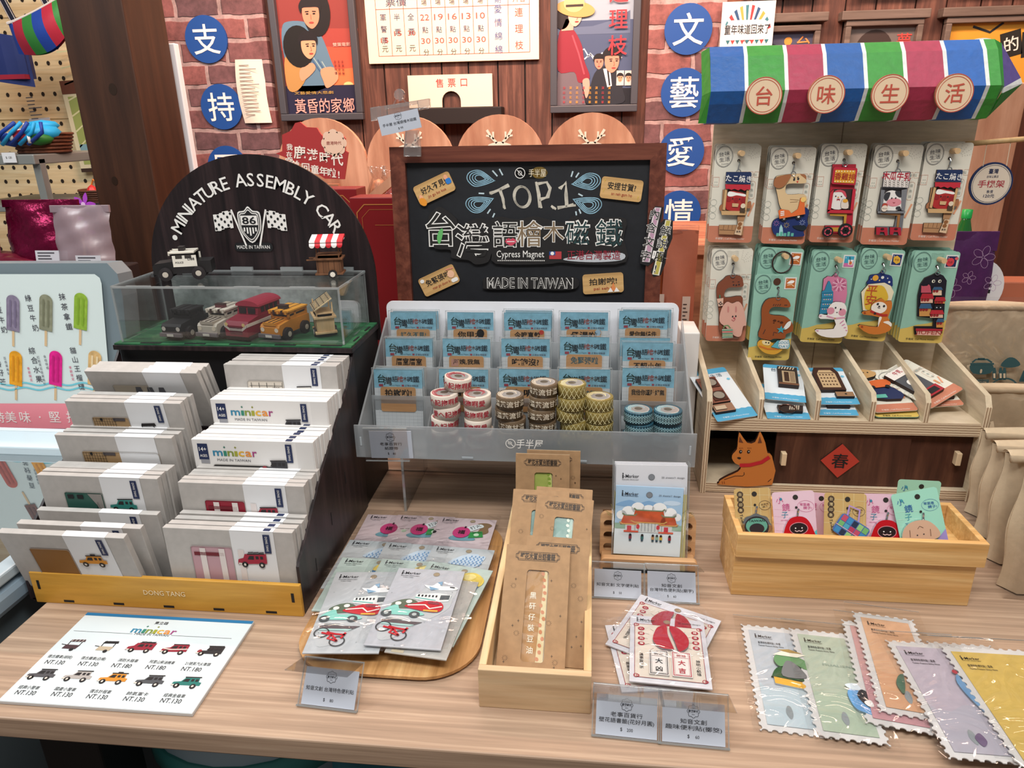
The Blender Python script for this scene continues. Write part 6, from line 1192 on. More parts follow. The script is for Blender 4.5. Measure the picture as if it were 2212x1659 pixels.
def temple(b, w_, h_):
    X = lambda L: [(w_*x, h_*y) for x, y in L]; z = .0006
    b.rect(0, h_*.42, w_, h_*.86, z, C('a3c3de')); b.rect(0, 0, w_, h_*.42, z, C('dbe5ea')); b.flat(smooth_poly(X([(.0, .72), (.2, .8), (.35, .76), (.5, .8), (.7, .74), (.6, .7), (.3, .7)])), z+.0002, C('7fa8cf')); b.ell(w_*.84, h_*.78, w_*.13, h_*.035, z+.0002, C('c4d8ea'), 20)
    for x, y, r in ((.2, .63, .1), (.34, .69, .1), (.5, .66, .1), (.66, .69, .11), (.82, .63, .1), (.1, .58, .08), (.92, .58, .07)): b.ell(w_*x, h_*y, w_*r, w_*r*.9, z+.0004, C('eef0f0'), 18)
    b.rect(0, h_*.38, w_, h_*.46, z+.0005, C('8fae98')); z += .0008
    b.rect(w_*.16, h_*.34, w_*.86, h_*.48, z, C('c9cdcc')); b.rect(w_*.14, h_*.335, w_*.36, h_*.36, z+.0002, C('d0563c')); b.rect(w_*.66, h_*.335, w_*.88, h_*.36, z+.0002, C('d0563c'))
    for x in (.22, .77): b.rect(w_*x-.003, h_*.36, w_*x+.003, h_*.43, z+.0002, C('c0283c'))
    for x in (.35, .65): b.ell(w_*x, h_*.42, .0025, .0034, z+.0004, C('c01f2e'), 12)
    for k in range(9): b.rect(w_*(.3+.05*k), h_*.355, w_*(.312+.05*k), h_*.48, z+.0002, C('8d9498'))
    for x0, x1, y0, y1 in ((.10, .34, .46, .58), (.68, .92, .46, .58), (.27, .75, .49, .66)): b.flat(X([(x0-.02, y0-.015), (x1+.02, y0-.015), (x1-.03, y1), (x0+.03, y1)]), z+.0004, C('c4542a', noise=.3)); b.line(X([(x0-.03, y0+.02), (x0+.02, y0-.005), (x1-.02, y0-.005), (x1+.03, y0+.02)]), .0016, z+.0006, C('c9a25a')); b.line(X([(x0+.01, y1+.03), (x0+.05, y1+.003), (x1-.05, y1+.003), (x1-.01, y1+.03)]), .0018, z+.0006, C('6f7f5e'))
    for x, c in ((.24, '7a2a3a'), (.42, '3a6a6a'), (.58, 'b88a5a'), (.64, '8fae9a'), (.7, 'd0a83c'), (.83, '8c1f2e')): b.ell(w_*x, h_*.30, .0018, .002, z+.001, C('2a2020'), 10); b.rect(w_*x-.002, h_*.24, w_*x+.002, h_*.295, z+.0008, C(c)); b.rect(w_*x-.0015, h_*.21, w_*x+.0015, h_*.24, z+.0008, C('2f4a5a'))
def temple2(b, w_, h_): b.rect(0, 0, w_, h_*.72, .0006, C('c9c08a')); [b.line([(w_*.5, h_*.3), (w_*.5+w_*.7*math.cos(a), h_*.3+w_*.7*math.sin(a))], .0006, .0009, C('8f8850')) for a in (.5+.18*k for k in range(13))]; b.ell(w_*.5, h_*.45, w_*.3, w_*.3, .001, C('e8e8de'), 24)
def pad(label, f, bg, art, film=.003):
    t = thing('note_pad', label, 'sticky notes', f.M(), 'note pads in the slotted holder'); w_, h_ = f.w, f.h
    obj('backing_card', B().box(0, w_, 0, h_, -.0016, 0, C(bg, .5)).ell(w_*.5, h_*.885, .0042, .0042, .0009, C('7d8288'), 18).ring(w_*.5, h_*.885, .0042, .0042, .0005, .001, C('5d6268')), t); pb = B(); marker(pb, w_*.09, h_*.89, .88, .0009, False); pb.text('Removable adhesive paper', w_*.09, h_*.855, .0024, .0009, INK, .023, 0, .01, 'l'); pb.text('25 sheets/1 design', w_*.8, h_*.88, .0036, .0009, C('3a3d44'), w_*.32); obj('lettering', pb, t)
    ab = B(); art(ab, w_, h_); obj('picture', ab, t); obj('film_bag', B().rect(-film, -.001, w_+film, h_+film, .003, WINF2).box(-film, -film+.0006, 0, h_+film, .0, .0032, ACRE).box(w_+film-.0006, w_+film, 0, h_+film, .0, .0032, ACRE), t); return t
q1 = fit(up_plane(.888, .762, 9), (1325, 1195), (1468, 1203), (1325, 1048)); pad('light blue temple note pad with crowd before a red-roofed temple, front of the holder', q1, 'a8c6e0', temple)
for k in range(3):
    q2 = hang(up_plane(.893+.004*k, .762, 9), (1331-k*1.5, 1003-k*3), (1486-k*2, 1006-k*3), .15)
    pad(('white note pad with sunray picture right behind the blue temple pad', 'white note pad second behind the blue temple pad', 'white note pad at the back of the slotted holder')[k], q2, 'd4d6dc', temple2)
# ================================================================== FORTUNE NOTES
def fortune(b, w_, h_):
    X = lambda L: [(w_*x, h_*y) for x, y in L]; z = .0006; R_ = C('a82036', .35)
    b.rect(w_*.06, h_*.06, w_*.94, h_*.86, z, C('d2cbc0')); b.frame(w_*.06, h_*.06, w_*.94, h_*.86, .0006, z+.0002, C('8c2434'))
    for x, y in ((.08, .84), (.92, .84), (.08, .08), (.92, .08)): b.ring(w_*x, h_*y, .0026, .0026, .0008, z+.0003, C('a82036'), 10); b.ring(w_*x+.002, h_*y, .0018, .0018, .0007, z+.0003, C('a82036'), 8)
    for k in range(16): a = k*.39; b.line([(w_*.5+.024*math.cos(a), h_*.62+.022*math.sin(a)), (w_*.5+.03*math.cos(a), h_*.62+.027*math.sin(a))], .0004, z+.0002, C('6a5a54'))
    b.prism(smooth_poly(X([(.30, .62), (.36, .78), (.46, .83), (.49, .82), (.5, .68), (.56, .5), (.55, .47), (.42, .47), (.33, .53)]), 4), z, z+.0035, C('8c8288'), R_); b.prism(smooth_poly(X([(.54, .83), (.66, .79), (.76, .66), (.75, .53), (.66, .45), (.62, .46), (.58, .6), (.53, .76)]), 4), z, z+.0035, C('8c8288'), R_)
    for x, s in ((.15, '心誠則靈'), (.86, '開運聖筊')):
        for k, ch in enumerate(s): b.ell(w_*x, h_*(.78-.078*k), .0042, .0034, z+.0003, C('9c2034'), 16); b.text(ch, w_*x, h_*(.78-.078*k), .0042, z+.0006, C('e8e0d8'), None, 0, .02)
    b.vtext('萬事皆可求', w_*.15, h_*.29, .0052, .0052, z+.0003, INK, None, 0, .02); b.vtext('神明小紙條', w_*.86, h_*.26, .0052, .0052, z+.0003, INK, None, 0, .02)
    for x0, c, s in ((.245, '24242a', '大凶'), (.53, 'a82036', '大吉')):
        x1 = x0+.245; b.prism([(w_*x0, h_*.10), (w_*x1, h_*.10), (w_*x1, h_*.45), (w_*x0, h_*.45)], z, z+.002, C('b0aca8'), C('dcd9d6')); b.frame(w_*x0+.001, h_*.11, w_*x1-.001, h_*.44, .0009, z+.0022, C(c)); b.frame(w_*x0+.0028, h_*.125, w_*x1-.0028, h_*.425, .0003, z+.0022, C(c)); b.rect(w_*x0+.003, h_*.36, w_*x1-.003, h_*.364, z+.0022, C(c)); b.text('勞碰', w_*(x0+x1)/2, h_*.39, .0042, z+.0024, C(c), .011)
        for k, ch in enumerate(s): b.text(ch, w_*(x0+x1)/2, h_*(.29-.11*k), .0088, z+.0024, C(c), None, 0, .03)
def fpack(label, f, dz):
    t = thing('fortune_note_pack', label, 'sticky notes', f.M(), 'red and white fortune note packs'); w_, h_ = f.w, f.h
    obj('backing_card', B().box(0, w_, 0, h_, -.0016, 0, C('d2d4dc', .5)).ell(w_*.5, h_*.925, .0042, .0034, .0004, C('9c8468'), 18).ring(w_*.5, h_*.925, .0042, .0034, .0004, .0006, C('7a7670')), t); pb = B(); marker(pb, w_*.09, h_*.93, .85, .0006, False); pb.text('Removable adhesive paper', w_*.09, h_*.895, .0022, .0006, INK, .022, 0, .01, 'l'); pb.text('25 sheets/4 designs', w_*.8, h_*.92, .0034, .0006, INK, w_*.3); obj('lettering', pb, t); ab = B(); fortune(ab, w_, h_); obj('fortune_picture', ab, t); obj('film_bag', B().rect(-.004, -.003, w_+.004, h_+.01, .0045, BAG), t)
K3 = lambda x, y: (1100+x/3.95, 1239+y/3.95)
fpack('red and white fortune note pack lying crooked at the bottom of its pile', fit(flat_plane(.7525), K3(960, 1010), K3(1720, 975), K3(838, 440)), 0)
f_ = fit(flat_plane(.7565), K3(820, 600), K3(1560, 880), K3(1160, 220)); f_.h = f_.w*1.05; fpack('red and white fortune note pack turned sideways in the middle of its pile', f_, 0)
fpack('fortune note pack showing two red crescent blocks, top of its pile', fit(flat_plane(.7605), K3(1025, 915), K3(1735, 988), K3(1012, 350)), 0)
# ================================================================== STAMP-SHAPED NOTES
K4 = lambda x, y: (1652+x/3.95, 1239+y/3.95)
def stamp_outline(w_, h_, r=.0033):
    P = []
    def edge(a, b_):
        L_ = math.hypot(b_[0]-a[0], b_[1]-a[1]); n = max(3, round(L_/(r*2.9))); ux, uy = (b_[0]-a[0])/L_, (b_[1]-a[1])/L_; st = L_/n
        for i in range(n):
            c = (a[0]+ux*(i+.5)*st, a[1]+uy*(i+.5)*st); P.append((a[0]+ux*i*st, a[1]+uy*i*st))
            for k in range(7): t_ = math.pi*(1-k/6); P.append((c[0]+ux*r*math.cos(t_)-uy*r*.85*math.sin(t_), c[1]+uy*r*math.cos(t_)+ux*r*.85*math.sin(t_)))
    for a, b_ in (((0, 0), (w_, 0)), ((w_, 0), (w_, h_)), ((w_, h_), (0, h_)), ((0, h_), (0, 0))): edge(a, b_)
    return P
def stamp(label, f, bg, bg2, art, town, film=.008):
    t = thing('stamp_note', label, 'sticky notes', f.M(), 'stamp-shaped note packs on the table'); w_, h_ = f.w, f.h; z = .0005
    obj('scalloped_card', B().prism(stamp_outline(w_, h_), -.001, 0, C('d2d2d2', .5)), t); pb = B(); m = .0085; pb.rect(m, m, w_-m, h_-m*1.2, z, C(bg, .5, noise=.08)); pb.flat([(m, m), (w_-m, m), (w_-m, h_*.38), (w_*.8, h_*.43), (w_*.6, h_*.42), (w_*.4, h_*.36), (w_*.2, h_*.37), (m, h_*.42)], z+.0003, C(bg2, .5)); marker(pb, m+.006, h_*.875, .75, z+.0006, False)
    pb.text('Removable adhesive paper', m+.006, h_*.853, .0022, z+.0006, INK, .02, 0, .01, 'l'); pb.text('臺灣特色便利貼 | '+town, m+.008, h_*.805, .0044, z+.0006, INK, .026, 0, .01, 'l'); pb.text('Taiwan Feature Sticky Note', m+.008, h_*.775, .0034, z+.0006, INK, .029, 0, .01, 'l')
    pb.flat(smooth_poly([(w_*.45, h_*.13), (w_*.43, h_*.17), (w_*.47, h_*.22), (w_*.52, h_*.21), (w_*.53, h_*.15), (w_*.49, h_*.11)]), z+.0006, C('8a9296')); obj('print', pb, t)
    ab = B(); art(ab, w_, h_); obj('note_picture', ab, t) if ab.v else 0
    obj('film_bag', B().rect(-film, -film*.6, w_+film, h_+film*1.6, .0038, BAG).box(-film, w_+film, h_+film*1.55, h_+film*1.6, .003, .004, ACRE), t); return t
def buddha(b, w_, h_):
    X = lambda L: [(w_*x, h_*y) for x, y in L]; z = .0012
    b.prism(X([(.36, .46), (1.0, .42), (.98, .36), (.36, .40)]), z, z+.002, C('b8bcbe'), C('dcae42')); b.prism(smooth_poly(X([(.34, .47), (.5, .56), (.95, .5), (1.0, .44), (.4, .46)])), z, z+.0022, C('3a4a34'), C('2f5a34')); b.prism(smooth_poly(X([(.5, .47), (.58, .6), (.68, .62), (.8, .56), (.86, .47)])), z, z+.003, C('4a4a4c'), C('6e7072')); b.prism(smooth_poly(X([(.42, .62), (.5, .68), (.75, .68), (.95, .62), (.9, .55), (.7, .6), (.5, .56)])), z, z+.0028, C('5a6a5a'), C('5f8a5e')); b.flat(X([(.42, .67), (.6, .72), (.95, .69), (.8, .66)]), z+.0033, C('d8d4c4')); b.flat(X([(.5, .72), (.7, .735), (.9, .70), (.7, .70)]), z+.0036, C('9a8048'))
def whale(b, w_, h_):
    X = lambda L: [(w_*x, h_*y) for x, y in L]; z = .0012
    b.prism(smooth_poly(X([(.62, .38), (.75, .42), (1.0, .3), (1.02, .2), (.8, .22), (.66, .26)])), z, z+.0025, C('7a94a0'), C('6aa4d4')); b.flat(smooth_poly(X([(.75, .36), (.85, .42), (.98, .36), (.96, .26), (.84, .28)])), z+.003, C('24262c')); b.flat(smooth_poly(X([(.82, .31), (.92, .33), (.94, .28), (.86, .275)])), z+.0033, WHT); b.flat(smooth_poly(X([(.62, .45), (.78, .47), (.84, .42), (.7, .41)])), z+.0028, C('c8d4dc')); b.text('HUALIEN', w_*.6, h_*.64, .0048, z, C('8a9c92'), .03)
def coral(b, w_, h_): b.prism(smooth_poly([(w_*.62, h_*.66), (w_*.72, h_*.72), (w_*.8, h_*.68), (w_*.86, h_*.52), (w_*.78, h_*.5), (w_*.7, h_*.6)]), .0012, .003, C('8a9a9a'), C('b4c0bc')); b.flat(smooth_poly([(w_*.75, h_*.68), (w_*.86, h_*.7), (w_*.9, h_*.6), (w_*.82, h_*.62)]), .0034, C('8c2c3a'))
def leaf(b, w_, h_): b.prism(smooth_poly([(w_*.36, h_*.26), (w_*.42, h_*.34), (w_*.5, h_*.36), (w_*.48, h_*.26), (w_*.42, h_*.18)]), .0012, .003, C('5a6a62'), C('4a6a58')); b.flat(smooth_poly([(w_*.85, h_*.38), (w_*.95, h_*.4), (w_*.97, h_*.33), (w_*.88, h_*.32)]), .0015, C('7fa8d0'))
def heron(b, w_, h_): b.prism(smooth_poly([(w_*.72, h_*.6), (w_*.8, h_*.68), (w_*.84, h_*.58), (w_*1.0, h_*.36), (w_*.96, h_*.28), (w_*.8, h_*.42)]), .0012, .003, C('7a8c9a'), C('6f9cc4')); b.ell(w_*.78, h_*.70, .0028, .0032, .0034, C('b03442'), 12); b.flat(smooth_poly([(w_*.5, h_*.16), (w_*.6, h_*.2), (w_*.64, h_*.14), (w_*.55, h_*.1)]), .0016, C('6a5a78'))
def lion(b, w_, h_):
    for k, c in enumerate(('c8332e', 'e8e0d0', '4a8a7a', '3a7ab0', 'd8a030', '2a2a2e')): a = k*1.05; b.prism(smooth_poly([(w_*.7+.012*math.cos(a), h_*.55+.016*math.sin(a)), (w_*.7+.022*math.cos(a+.4), h_*.55+.024*math.sin(a+.4)), (w_*.7+.018*math.cos(a+.9), h_*.55+.02*math.sin(a+.9)), (w_*.7, h_*.55)]), .0012, .003+.0003*k, C('6a6a6a'), C(c))
    b.flat(smooth_poly([(w_*.3, h_*.32), (w_*.6, h_*.36), (w_*.9, h_*.28), (w_*.6, h_*.24)]), .0012, C('8fb8a8'))
f_ = fit(flat_plane(.752), (1641.8, 1577), (1758, 1591), (1594, 1347)); SW, SH = .071, f_.h; f_.w = SW
stamp('pale blue stamp-shaped note pack with a stone figure, leftmost of the stamp notes', f_, 'b8c0c8', 'b4c4cc', buddha, '中壢')
def sh4(tl, tr, z, wd=None): g = hang(flat_plane(z), tl, tr, SH); g.w = wd or SW; return g
def sfit(bl, br, tl, z): g = fit(flat_plane(z), bl, br, tl); g.w, g.h = SW, SH; return g
stamp('green stamp-shaped note pack with a whale, second from the left', sfit(K4(440, 1390), K4(900, 1450), K4(155, 450), .7555), 'acb8a8', 'a4b4a2', whale, '花蓮')
stamp('pink stamp-shaped note pack between the green and orange ones', sfit(K4(860, 1275), K4(1500, 1390), K4(575, 395), .759), 'c49a9a', 'b98c92', coral, '澎湖')
stamp('orange stamp-shaped note pack overlapping the pink one', sfit(K4(975, 1180), K4(1500, 1270), K4(868, 350), .7625), 'c6a082', 'c29878', leaf, '南投')
stamp('white stamp-shaped note pack tucked between the lilac and yellow ones', sh4(K4(1378, 575), K4(1800, 605), .7625), 'b8b4bc', 'a8a8b4', lambda b, w_, h_: None, '臺東', .004)
stamp('lilac stamp-shaped note pack with a blue heron in front of the orange one', sh4(K4(1025, 565), K4(1440, 592), .766), 'b0a8b4', 'a8a6b2', heron, '嘉義')
stamp('yellow stamp-shaped note pack with a colourful lion dance head, rightmost', sh4(K4(1485, 610), K4(1900, 634), .7695, .115), 'c6ac5e', 'c0a65a', lion, '臺南')
# ================================================================== BAMBOO BOXES WITH MIRROR CARDS
bin_box('bamboo_box', 'lower honey bamboo box carrying the box of mirror cards', .197, .497, .835, .927, .75, .812, .008, BAMB)
bx = bin_box('bamboo_box', 'upper honey bamboo box filled with mirror keychain cards', .197, .503, .829, .935, .8125, .847, .008, BAMB)
MIR = C('d0d4d8', .12, 1.0)
def mirror_card(label, f, bg, kind, full=True):
    t = thing('mirror_card', label, 'card', f.M(), 'mirror keychain cards in the bamboo box'); w_, h_ = f.w, f.h
    obj('card', B().prism(rrp(0, 0, w_, h_, .004), -.0008, 0, C(bg, .5)), t); pb = B(); z = .0004
    pb.ell(w_*.55, h_*.9, .0034, .0034, z, C('2a2622'), 18)
    if kind == 'tan':
        for k in range(4): pb.line([(0, h_*(.3+.2*k)), (w_, h_*(.27+.2*k))], .0006, z-.0002, C('d2bf8e')); pb.line([(w_*(.2+.25*k), 0), (w_*(.2+.25*k), h_)], .0006, z-.0002, C('d2bf8e'))
        for k, ch in enumerate('台灣印象'): pb.ell(w_*.16, h_*(.9-.09*k), .0042, .0042, z, C('4a3a2c'), 16); pb.text(ch, w_*.16, h_*(.9-.09*k), .0048, z+.0003, C('cdb98a'), None, 0, .02)
        pb.text('Taiwan', w_*.19, h_*.45, .0055, z, INK, .018, -80, 0, shear=.2); pb.ring(w_*.82, h_*.70, .0075, .0062, .0005, z, C('5a4632')); pb.text('背面是', w_*.82, h_*.72, .0026, z, C('5a4632'), .010, 10); pb.text('鏡子', w_*.83, h_*.68, .0026, z, C('5a4632'), .007, 10)
    else:
        ca, cb_ = ('c05a88', '2f7f9a') if kind == 'pink' else ('2f5f9a', '3a8a9a')
        pb.text('小', w_*.17, h_*.86, .0095, z, C(ca)); pb.flat([(w_*.2-.002, h_*.88), (w_*.2, h_*.91), (w_*.2+.002, h_*.88), (w_*.2, h_*.85)], z+.0002, C(cb_)); pb.text('鏡', w_*.31, h_*.74, .0105, z, C(ca), None, 0, .015); pb.text('子', w_*.27, h_*.61, .0095, z, C(cb_)); pb.text('MINI MIRROR', w_*.27, h_*.52, .0022, z, C(ca), .011)
        pb.text('背面是', w_*.76, h_*.77, .004, z, C(ca), .013, -6, .02); pb.text('鏡子!', w_*.82, h_*.71, .004, z, C(ca), .011, -6, .02); pb.line(ellp(w_*.78, h_*.74, .0105, .0075, 24, -6), .0003, z, C(ca), True)
        if full: pb.flat([(w_, h_*.05), (w_, h_*.34), (w_*.66, h_*.12), (w_*.7, 0)], z, C('4fb4b8' if kind == 'pink' else '9a8cc8'))
        for k in range(7): pb.line([(w_*.02, h_*(.12*k)), (w_*.5, h_*(.12*k-.04))], .0005, z-.0002, C('e0b8c6' if kind == 'pink' else 'b8dccc'))
    obj('print', pb, t); return t, w_, h_
def chain(t, x, y): obj('chain', B().tube([(x+.0006*k % 2, y+.0026*k, .002+.0006*(k % 2)) for k in range(5)], .0013, MIR, 6).ell(x, y+.012, .0017, .0017, .0012, C('24201e'), 10), t)
def daruma(t, x, y, r):
    chain(t, x, y+r*.95); bb = B(); bb.prism(smooth_poly([(x-r*1.05, y-r), (x-r*1.0, y), (x-r*.6, y+r*.8), (x, y+r), (x+r*.6, y+r*.8), (x+r*1.0, y), (x+r*1.05, y-r)]), .001, .005, MIR, C('b8121f', .25)); bb.ell(x, y+r*.15, r*.62, r*.42, .0054, C('1c0f12'), 24); bb.ring(x, y+r*.15, r*.62, r*.42, r*.05, .0056, C('c8808a'))
    for s_ in (-1, 1): bb.ell(x+s_*r*.22, y+r*.18, r*.05, r*.05, .0058, WHT, 8); bb.line([(x, y+r*.0), (x+s_*r*.14, y-r*.06), (x+s_*r*.28, y+r*.02)], r*.06, .0058, C('d8b8b8')); bb.line([(x+s_*r*.7, y-r*.4), (x+s_*r*.6, y-r*.8)], r*.08, .0054, C('d88a8a'))
    obj('mirror_charm', bb, t)
def mfit(tl, tr, y, tilt, h, roll=0): return hang(up_plane(y, .86, tilt), tl, tr, h)
t, w_, h_ = mirror_card('mint mirror card standing behind the poodle mirror card', mfit((1941, 1035.6), (2034, 1040), .925, 8, .085), '9ccdb4', 'mint', False)
t, w_, h_ = mirror_card('second pink mirror card tucked behind the left red charm card', mfit((1738, 1062), (1806, 1068), .888, 14, .072), 'd9b4c4', 'pink')
t, w_, h_ = mirror_card('tan mirror card with round black and mint charm, leftmost in the bamboo box', mfit((1585, 1056), (1664, 1053), .874, 20, .078), 'bf9f66', 'tan'); chain(t, w_*.55, h_*.56); b = B(); x, y, r = w_*.55, h_*.34, .0175
b.prism([(x+r*1.1*(1+.05*math.cos(8*a))*math.cos(a), y+r*(1+.05*math.cos(8*a))*math.sin(a)) for a in (2*math.pi*k/40 for k in range(40))], .001, .004, MIR, MIR).ell(x, y, r*.9, r*.82, .0044, C('2a2428'), 24).ell(x, y+r*.1, r*.8, r*.6, .0047, C('5fa08c'), 24).ell(x, y-r*.1, r*.55, r*.4, .005, C('2a2428'), 20).text('TAIWAN', x, y+r*.5, .0042, .0052, INK, r*1.2, 0, .02); obj('mirror_charm', b, t)
t, w_, h_ = mirror_card('pink mirror card with red round charm, second from the left in the bamboo box', mfit((1667, 1064), (1758, 1059), .864, 20, .078), 'd9b9c6', 'pink'); daruma(t, w_*.55, h_*.35, .0185)
t, w_, h_ = mirror_card('tan mirror card with striped bag charm in the middle of the bamboo box', mfit((1781, 1064), (1872, 1067), .864, 20, .078), 'bf9f66', 'tan'); chain(t, w_*.55, h_*.6); b = B().push(T(w_*.62, h_*.40, 0, -32) @ Matrix.Scale(1.15, 4))
b.prism(rrp(-.018, -.012, .018, .012, .004), .001, .004, MIR, C('4a6aa8'))
for k in range(5):
    for j in range(3): b.rect(-.016+k*.0066, -.011+j*.0075, -.0102+k*.0066, -.0042+j*.0075, .0043, C(('3a86b8', 'b03a5a', '6fae6a', '23304a', 'b84a64', '4aa0b8', '8fbf7a')[(k*3+j*2) % 7]))
b.rect(-.018, -.003, .018, -.0022, .0046, C('d0a0c0')); b.line([(-.012, .012), (-.016, .022), (-.004, .024), (.002, .012)], .0022, .003, C('a88ac0')); obj('mirror_charm', b.pop(), t)
t, w_, h_ = mirror_card('pink mirror card with red round charm beside the poodle mirror card', mfit((1863, 1066), (1955, 1068), .868, 19, .078), 'd9b4c4', 'pink'); daruma(t, w_*.55, h_*.34, .0185)
t, w_, h_ = mirror_card('mint mirror card with beige poodle charm, rightmost in the bamboo box', hang(up_plane(.86, .86, 20), (1924, 1069), (2023, 1051), .083), '98cfba', 'mint'); chain(t, w_*.55, h_*.52); b = B(); x, y = w_*.42, h_*.35
b.prism(smooth_poly([(x-.022, y-.004), (x-.018, y+.009), (x-.006, y+.016), (x+.010, y+.015), (x+.020, y+.006), (x+.024, y-.006), (x+.014, y-.011), (x-.006, y-.009)]), .001, .004, MIR, C('c9a48a')); b.rect(x-.016, y-.018, x+.018, y-.009, .003, C('2f9a9c'))
for s_ in (-1, 1): b.ell(x+s_*.004, y-.002, .0009, .0009, .0044, INK, 8)
b.line([(x-.012, y+.006), (x-.013, y-.003)], .0006, .0044, C('5a3a2a')); b.line([(x+.013, y+.003), (x+.012, y-.006)], .0006, .0044, C('5a3a2a')); b.line([(x-.002, y+.006), (x+.001, y+.009), (x+.005, y+.006)], .0006, .0044, C('5a3a2a')); obj('mirror_charm', b, t)
# ================================================================== PLYWOOD STAND WITH STRIPED AWNING
SX0, SX1, SY0, SY1 = .195, .633, 1.118, 1.322
t = thing('plywood_stand', 'plywood display stand with striped awning, pegs, pigeonholes and sliding doors', 'display stand', T(0, 0, .75)); zz = lambda z: z-.75
PLYF = wood('plywood_side', 'b9a58b', 'd6c5ab', (60, 8, 60), .55, 'c9b89c', .05)
for x in (SX0, SX1-.009): obj('side_panel', B().push(Matrix.Translation((x, 0, 0)) @ YZ).prism([(SY0+.001, 0), (SY0+.001, zz(.918)), (SY0+.011, zz(.934)), (SY1, zz(.968)), (SY1, 0)], 0, .009, PLYF).pop().box(x, x+.009, SY0, SY0+.001, 0, zz(.918), PLYX), t, bev=.0008)
IX0, IX1 = SX0+.009, SX1-.009
obj('back_panel', B().box(IX0, IX1, SY1-.006, SY1, .014, zz(1.43), PLY).push(Matrix.Identity(4)).pop(), t)
obj('seam', B().box((IX0+IX1)/2-.0005, (IX0+IX1)/2+.0005, SY1-.0068, SY1-.006, zz(.9), zz(1.43), C('8a745c')), t)
for z0, z1, nm in ((.866, .888, 'shelf'), (.752, .768, 'bottom_shelf')): obj(nm, B().box(IX0, IX1, SY0+.004, SY1-.006, zz(z0), zz(z1), PLY).box(IX0, IX1, SY0+.003, SY0+.004, zz(z0), zz(z1), PLYZ), t)
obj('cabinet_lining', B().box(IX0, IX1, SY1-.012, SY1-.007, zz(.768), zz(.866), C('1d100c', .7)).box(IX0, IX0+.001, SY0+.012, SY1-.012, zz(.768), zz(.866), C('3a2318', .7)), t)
for px in (1641, 1763, 1882, 1999):
    x = at_y(px, 908, SY0+.005)[0]; obj('divider', B().push(Matrix.Translation((x-.004, 0, 0)) @ YZ).prism([(SY0+.005, zz(.888)), (SY0+.005, zz(.922)), (SY0+.013, zz(.934)), (SY1-.006, zz(.966)), (SY1-.006, zz(.888))], 0, .008, PLYF).pop().box(x-.004, x+.004, SY0+.0042, SY0+.005, zz(.888), zz(.922), PLYX), t, bev=.0006)
DOORW = wood('door_wood', '3a2118', '64402f', (40, 40, 5), .5, '4c2d21', .05)
def door(px0, px1, y, hx, extra=None):
    x0, x1 = at_y(px0, 990, y)[0], at_y(px1, 990, y)[0]; d = obj('sliding_door', B().box(x0, min(x1, IX1), y, y+.005, zz(.768), zz(.8655), DOORW), t, bev=.0005); h = at_y(hx, 990, y-.006)
    obj('handle', B().box(h[0]-.004, h[0]+.004, y-.012, y, zz(h[2])-.011, zz(h[2])+.011, C('d8bf9c', .5)), d, bev=.0008); return d
d1 = door(1672, 1962, 1.128, 1692); door(1940, 2120, 1.1345, 2068)
cpx = at_y(1814, 995, 1.126); db = B().push(Matrix.Translation((cpx[0], 1.1278, zz(cpx[2]))) @ X90); r = .031; db.prism([(0, -r), (r, 0), (0, r), (-r, 0)], 0, .003, C('2a1510'), C('b03a2c', .5)); db.text('春', 0, 0, .028, .0035, BLK, None, 0, .02).pop(); obj('spring_diamond', db, d1, label='red diamond with black character')
ROW1 = [((1547, 313), (1646, 313)), ((1667, 318), (1765, 318)), ((1776, 311), (1875, 311)), ((1892, 313), (1997, 313)), ((2004, 308), (2105, 308))]
ROW2 = [((1539, 538), (1628, 538)), ((1644, 533), (1738, 538)), ((1758, 541), (1853, 544)), ((1864, 535), (1957, 541)), ((1977, 542), (2076, 544))]
HP = up_plane(1.262, 1.2)
PEGW = C('c8a87e', .5)
for P in ROW1+ROW2:
    q = HP.hit(P[0][0]+.52*(P[1][0]-P[0][0]), P[0][1]+20); obj('peg', B().tube([(q[0], SY1-.006, zz(q[2])), (q[0], 1.243, zz(q[2])+.002)], .0045, PEGW, 12), t)
# awning
def fab(c): return C(c, .5, 0, .5, .12, .5)
AP = [(1.318, 1.462), (1.238, 1.455), (1.222, 1.440), (1.192, 1.390), (1.200, 1.372), (1.218, 1.345), (1.245, 1.343)]
xs = [at_y(px, 97, 1.238)[0] for px in (1533, 1613, 1698, 1781, 1866, 1950, 2036, 2122, 2146)]
ab = B(); cl = [fab(c) for c in ('12549a', '318a30', 'a02c4a', '12549a', '318a30', 'a02c4a', '1058a6', '318a30')]; WS = fab('d4d6d4'); nrow = len(AP)
def strip(x0, x1, m_, off=0):
    V = [(x, y-off, zz(z)) for (y, z) in AP for x in (x0, x1)]; ab.add(V, [(2*i, 2*i+2, 2*i+3, 2*i+1) for i in range(nrow-1)], m_)
for k in range(8): strip(xs[k], xs[k+1]-.0055 if k < 7 else xs[k+1], cl[k]); strip(xs[k+1]-.0055, xs[k+1], WS) if k < 7 else 0
aw = obj('awning', ab, t, label='blue, green and red striped woven awning'); sd = aw.modifiers.new('thickness', 'SOLIDIFY'); sd.thickness = .002
fl = B(); xr = xs[-1]
fl.add([(xr, 1.238, zz(1.455)), (xr, 1.192, zz(1.390)), (xr, 1.218, zz(1.345)), (xr+.018, 1.252, zz(1.450)), (xr+.020, 1.225, zz(1.39)), (xr+.016, 1.245, zz(1.348))], [(0, 1, 4, 3), (1, 2, 5, 4)], cl[1])
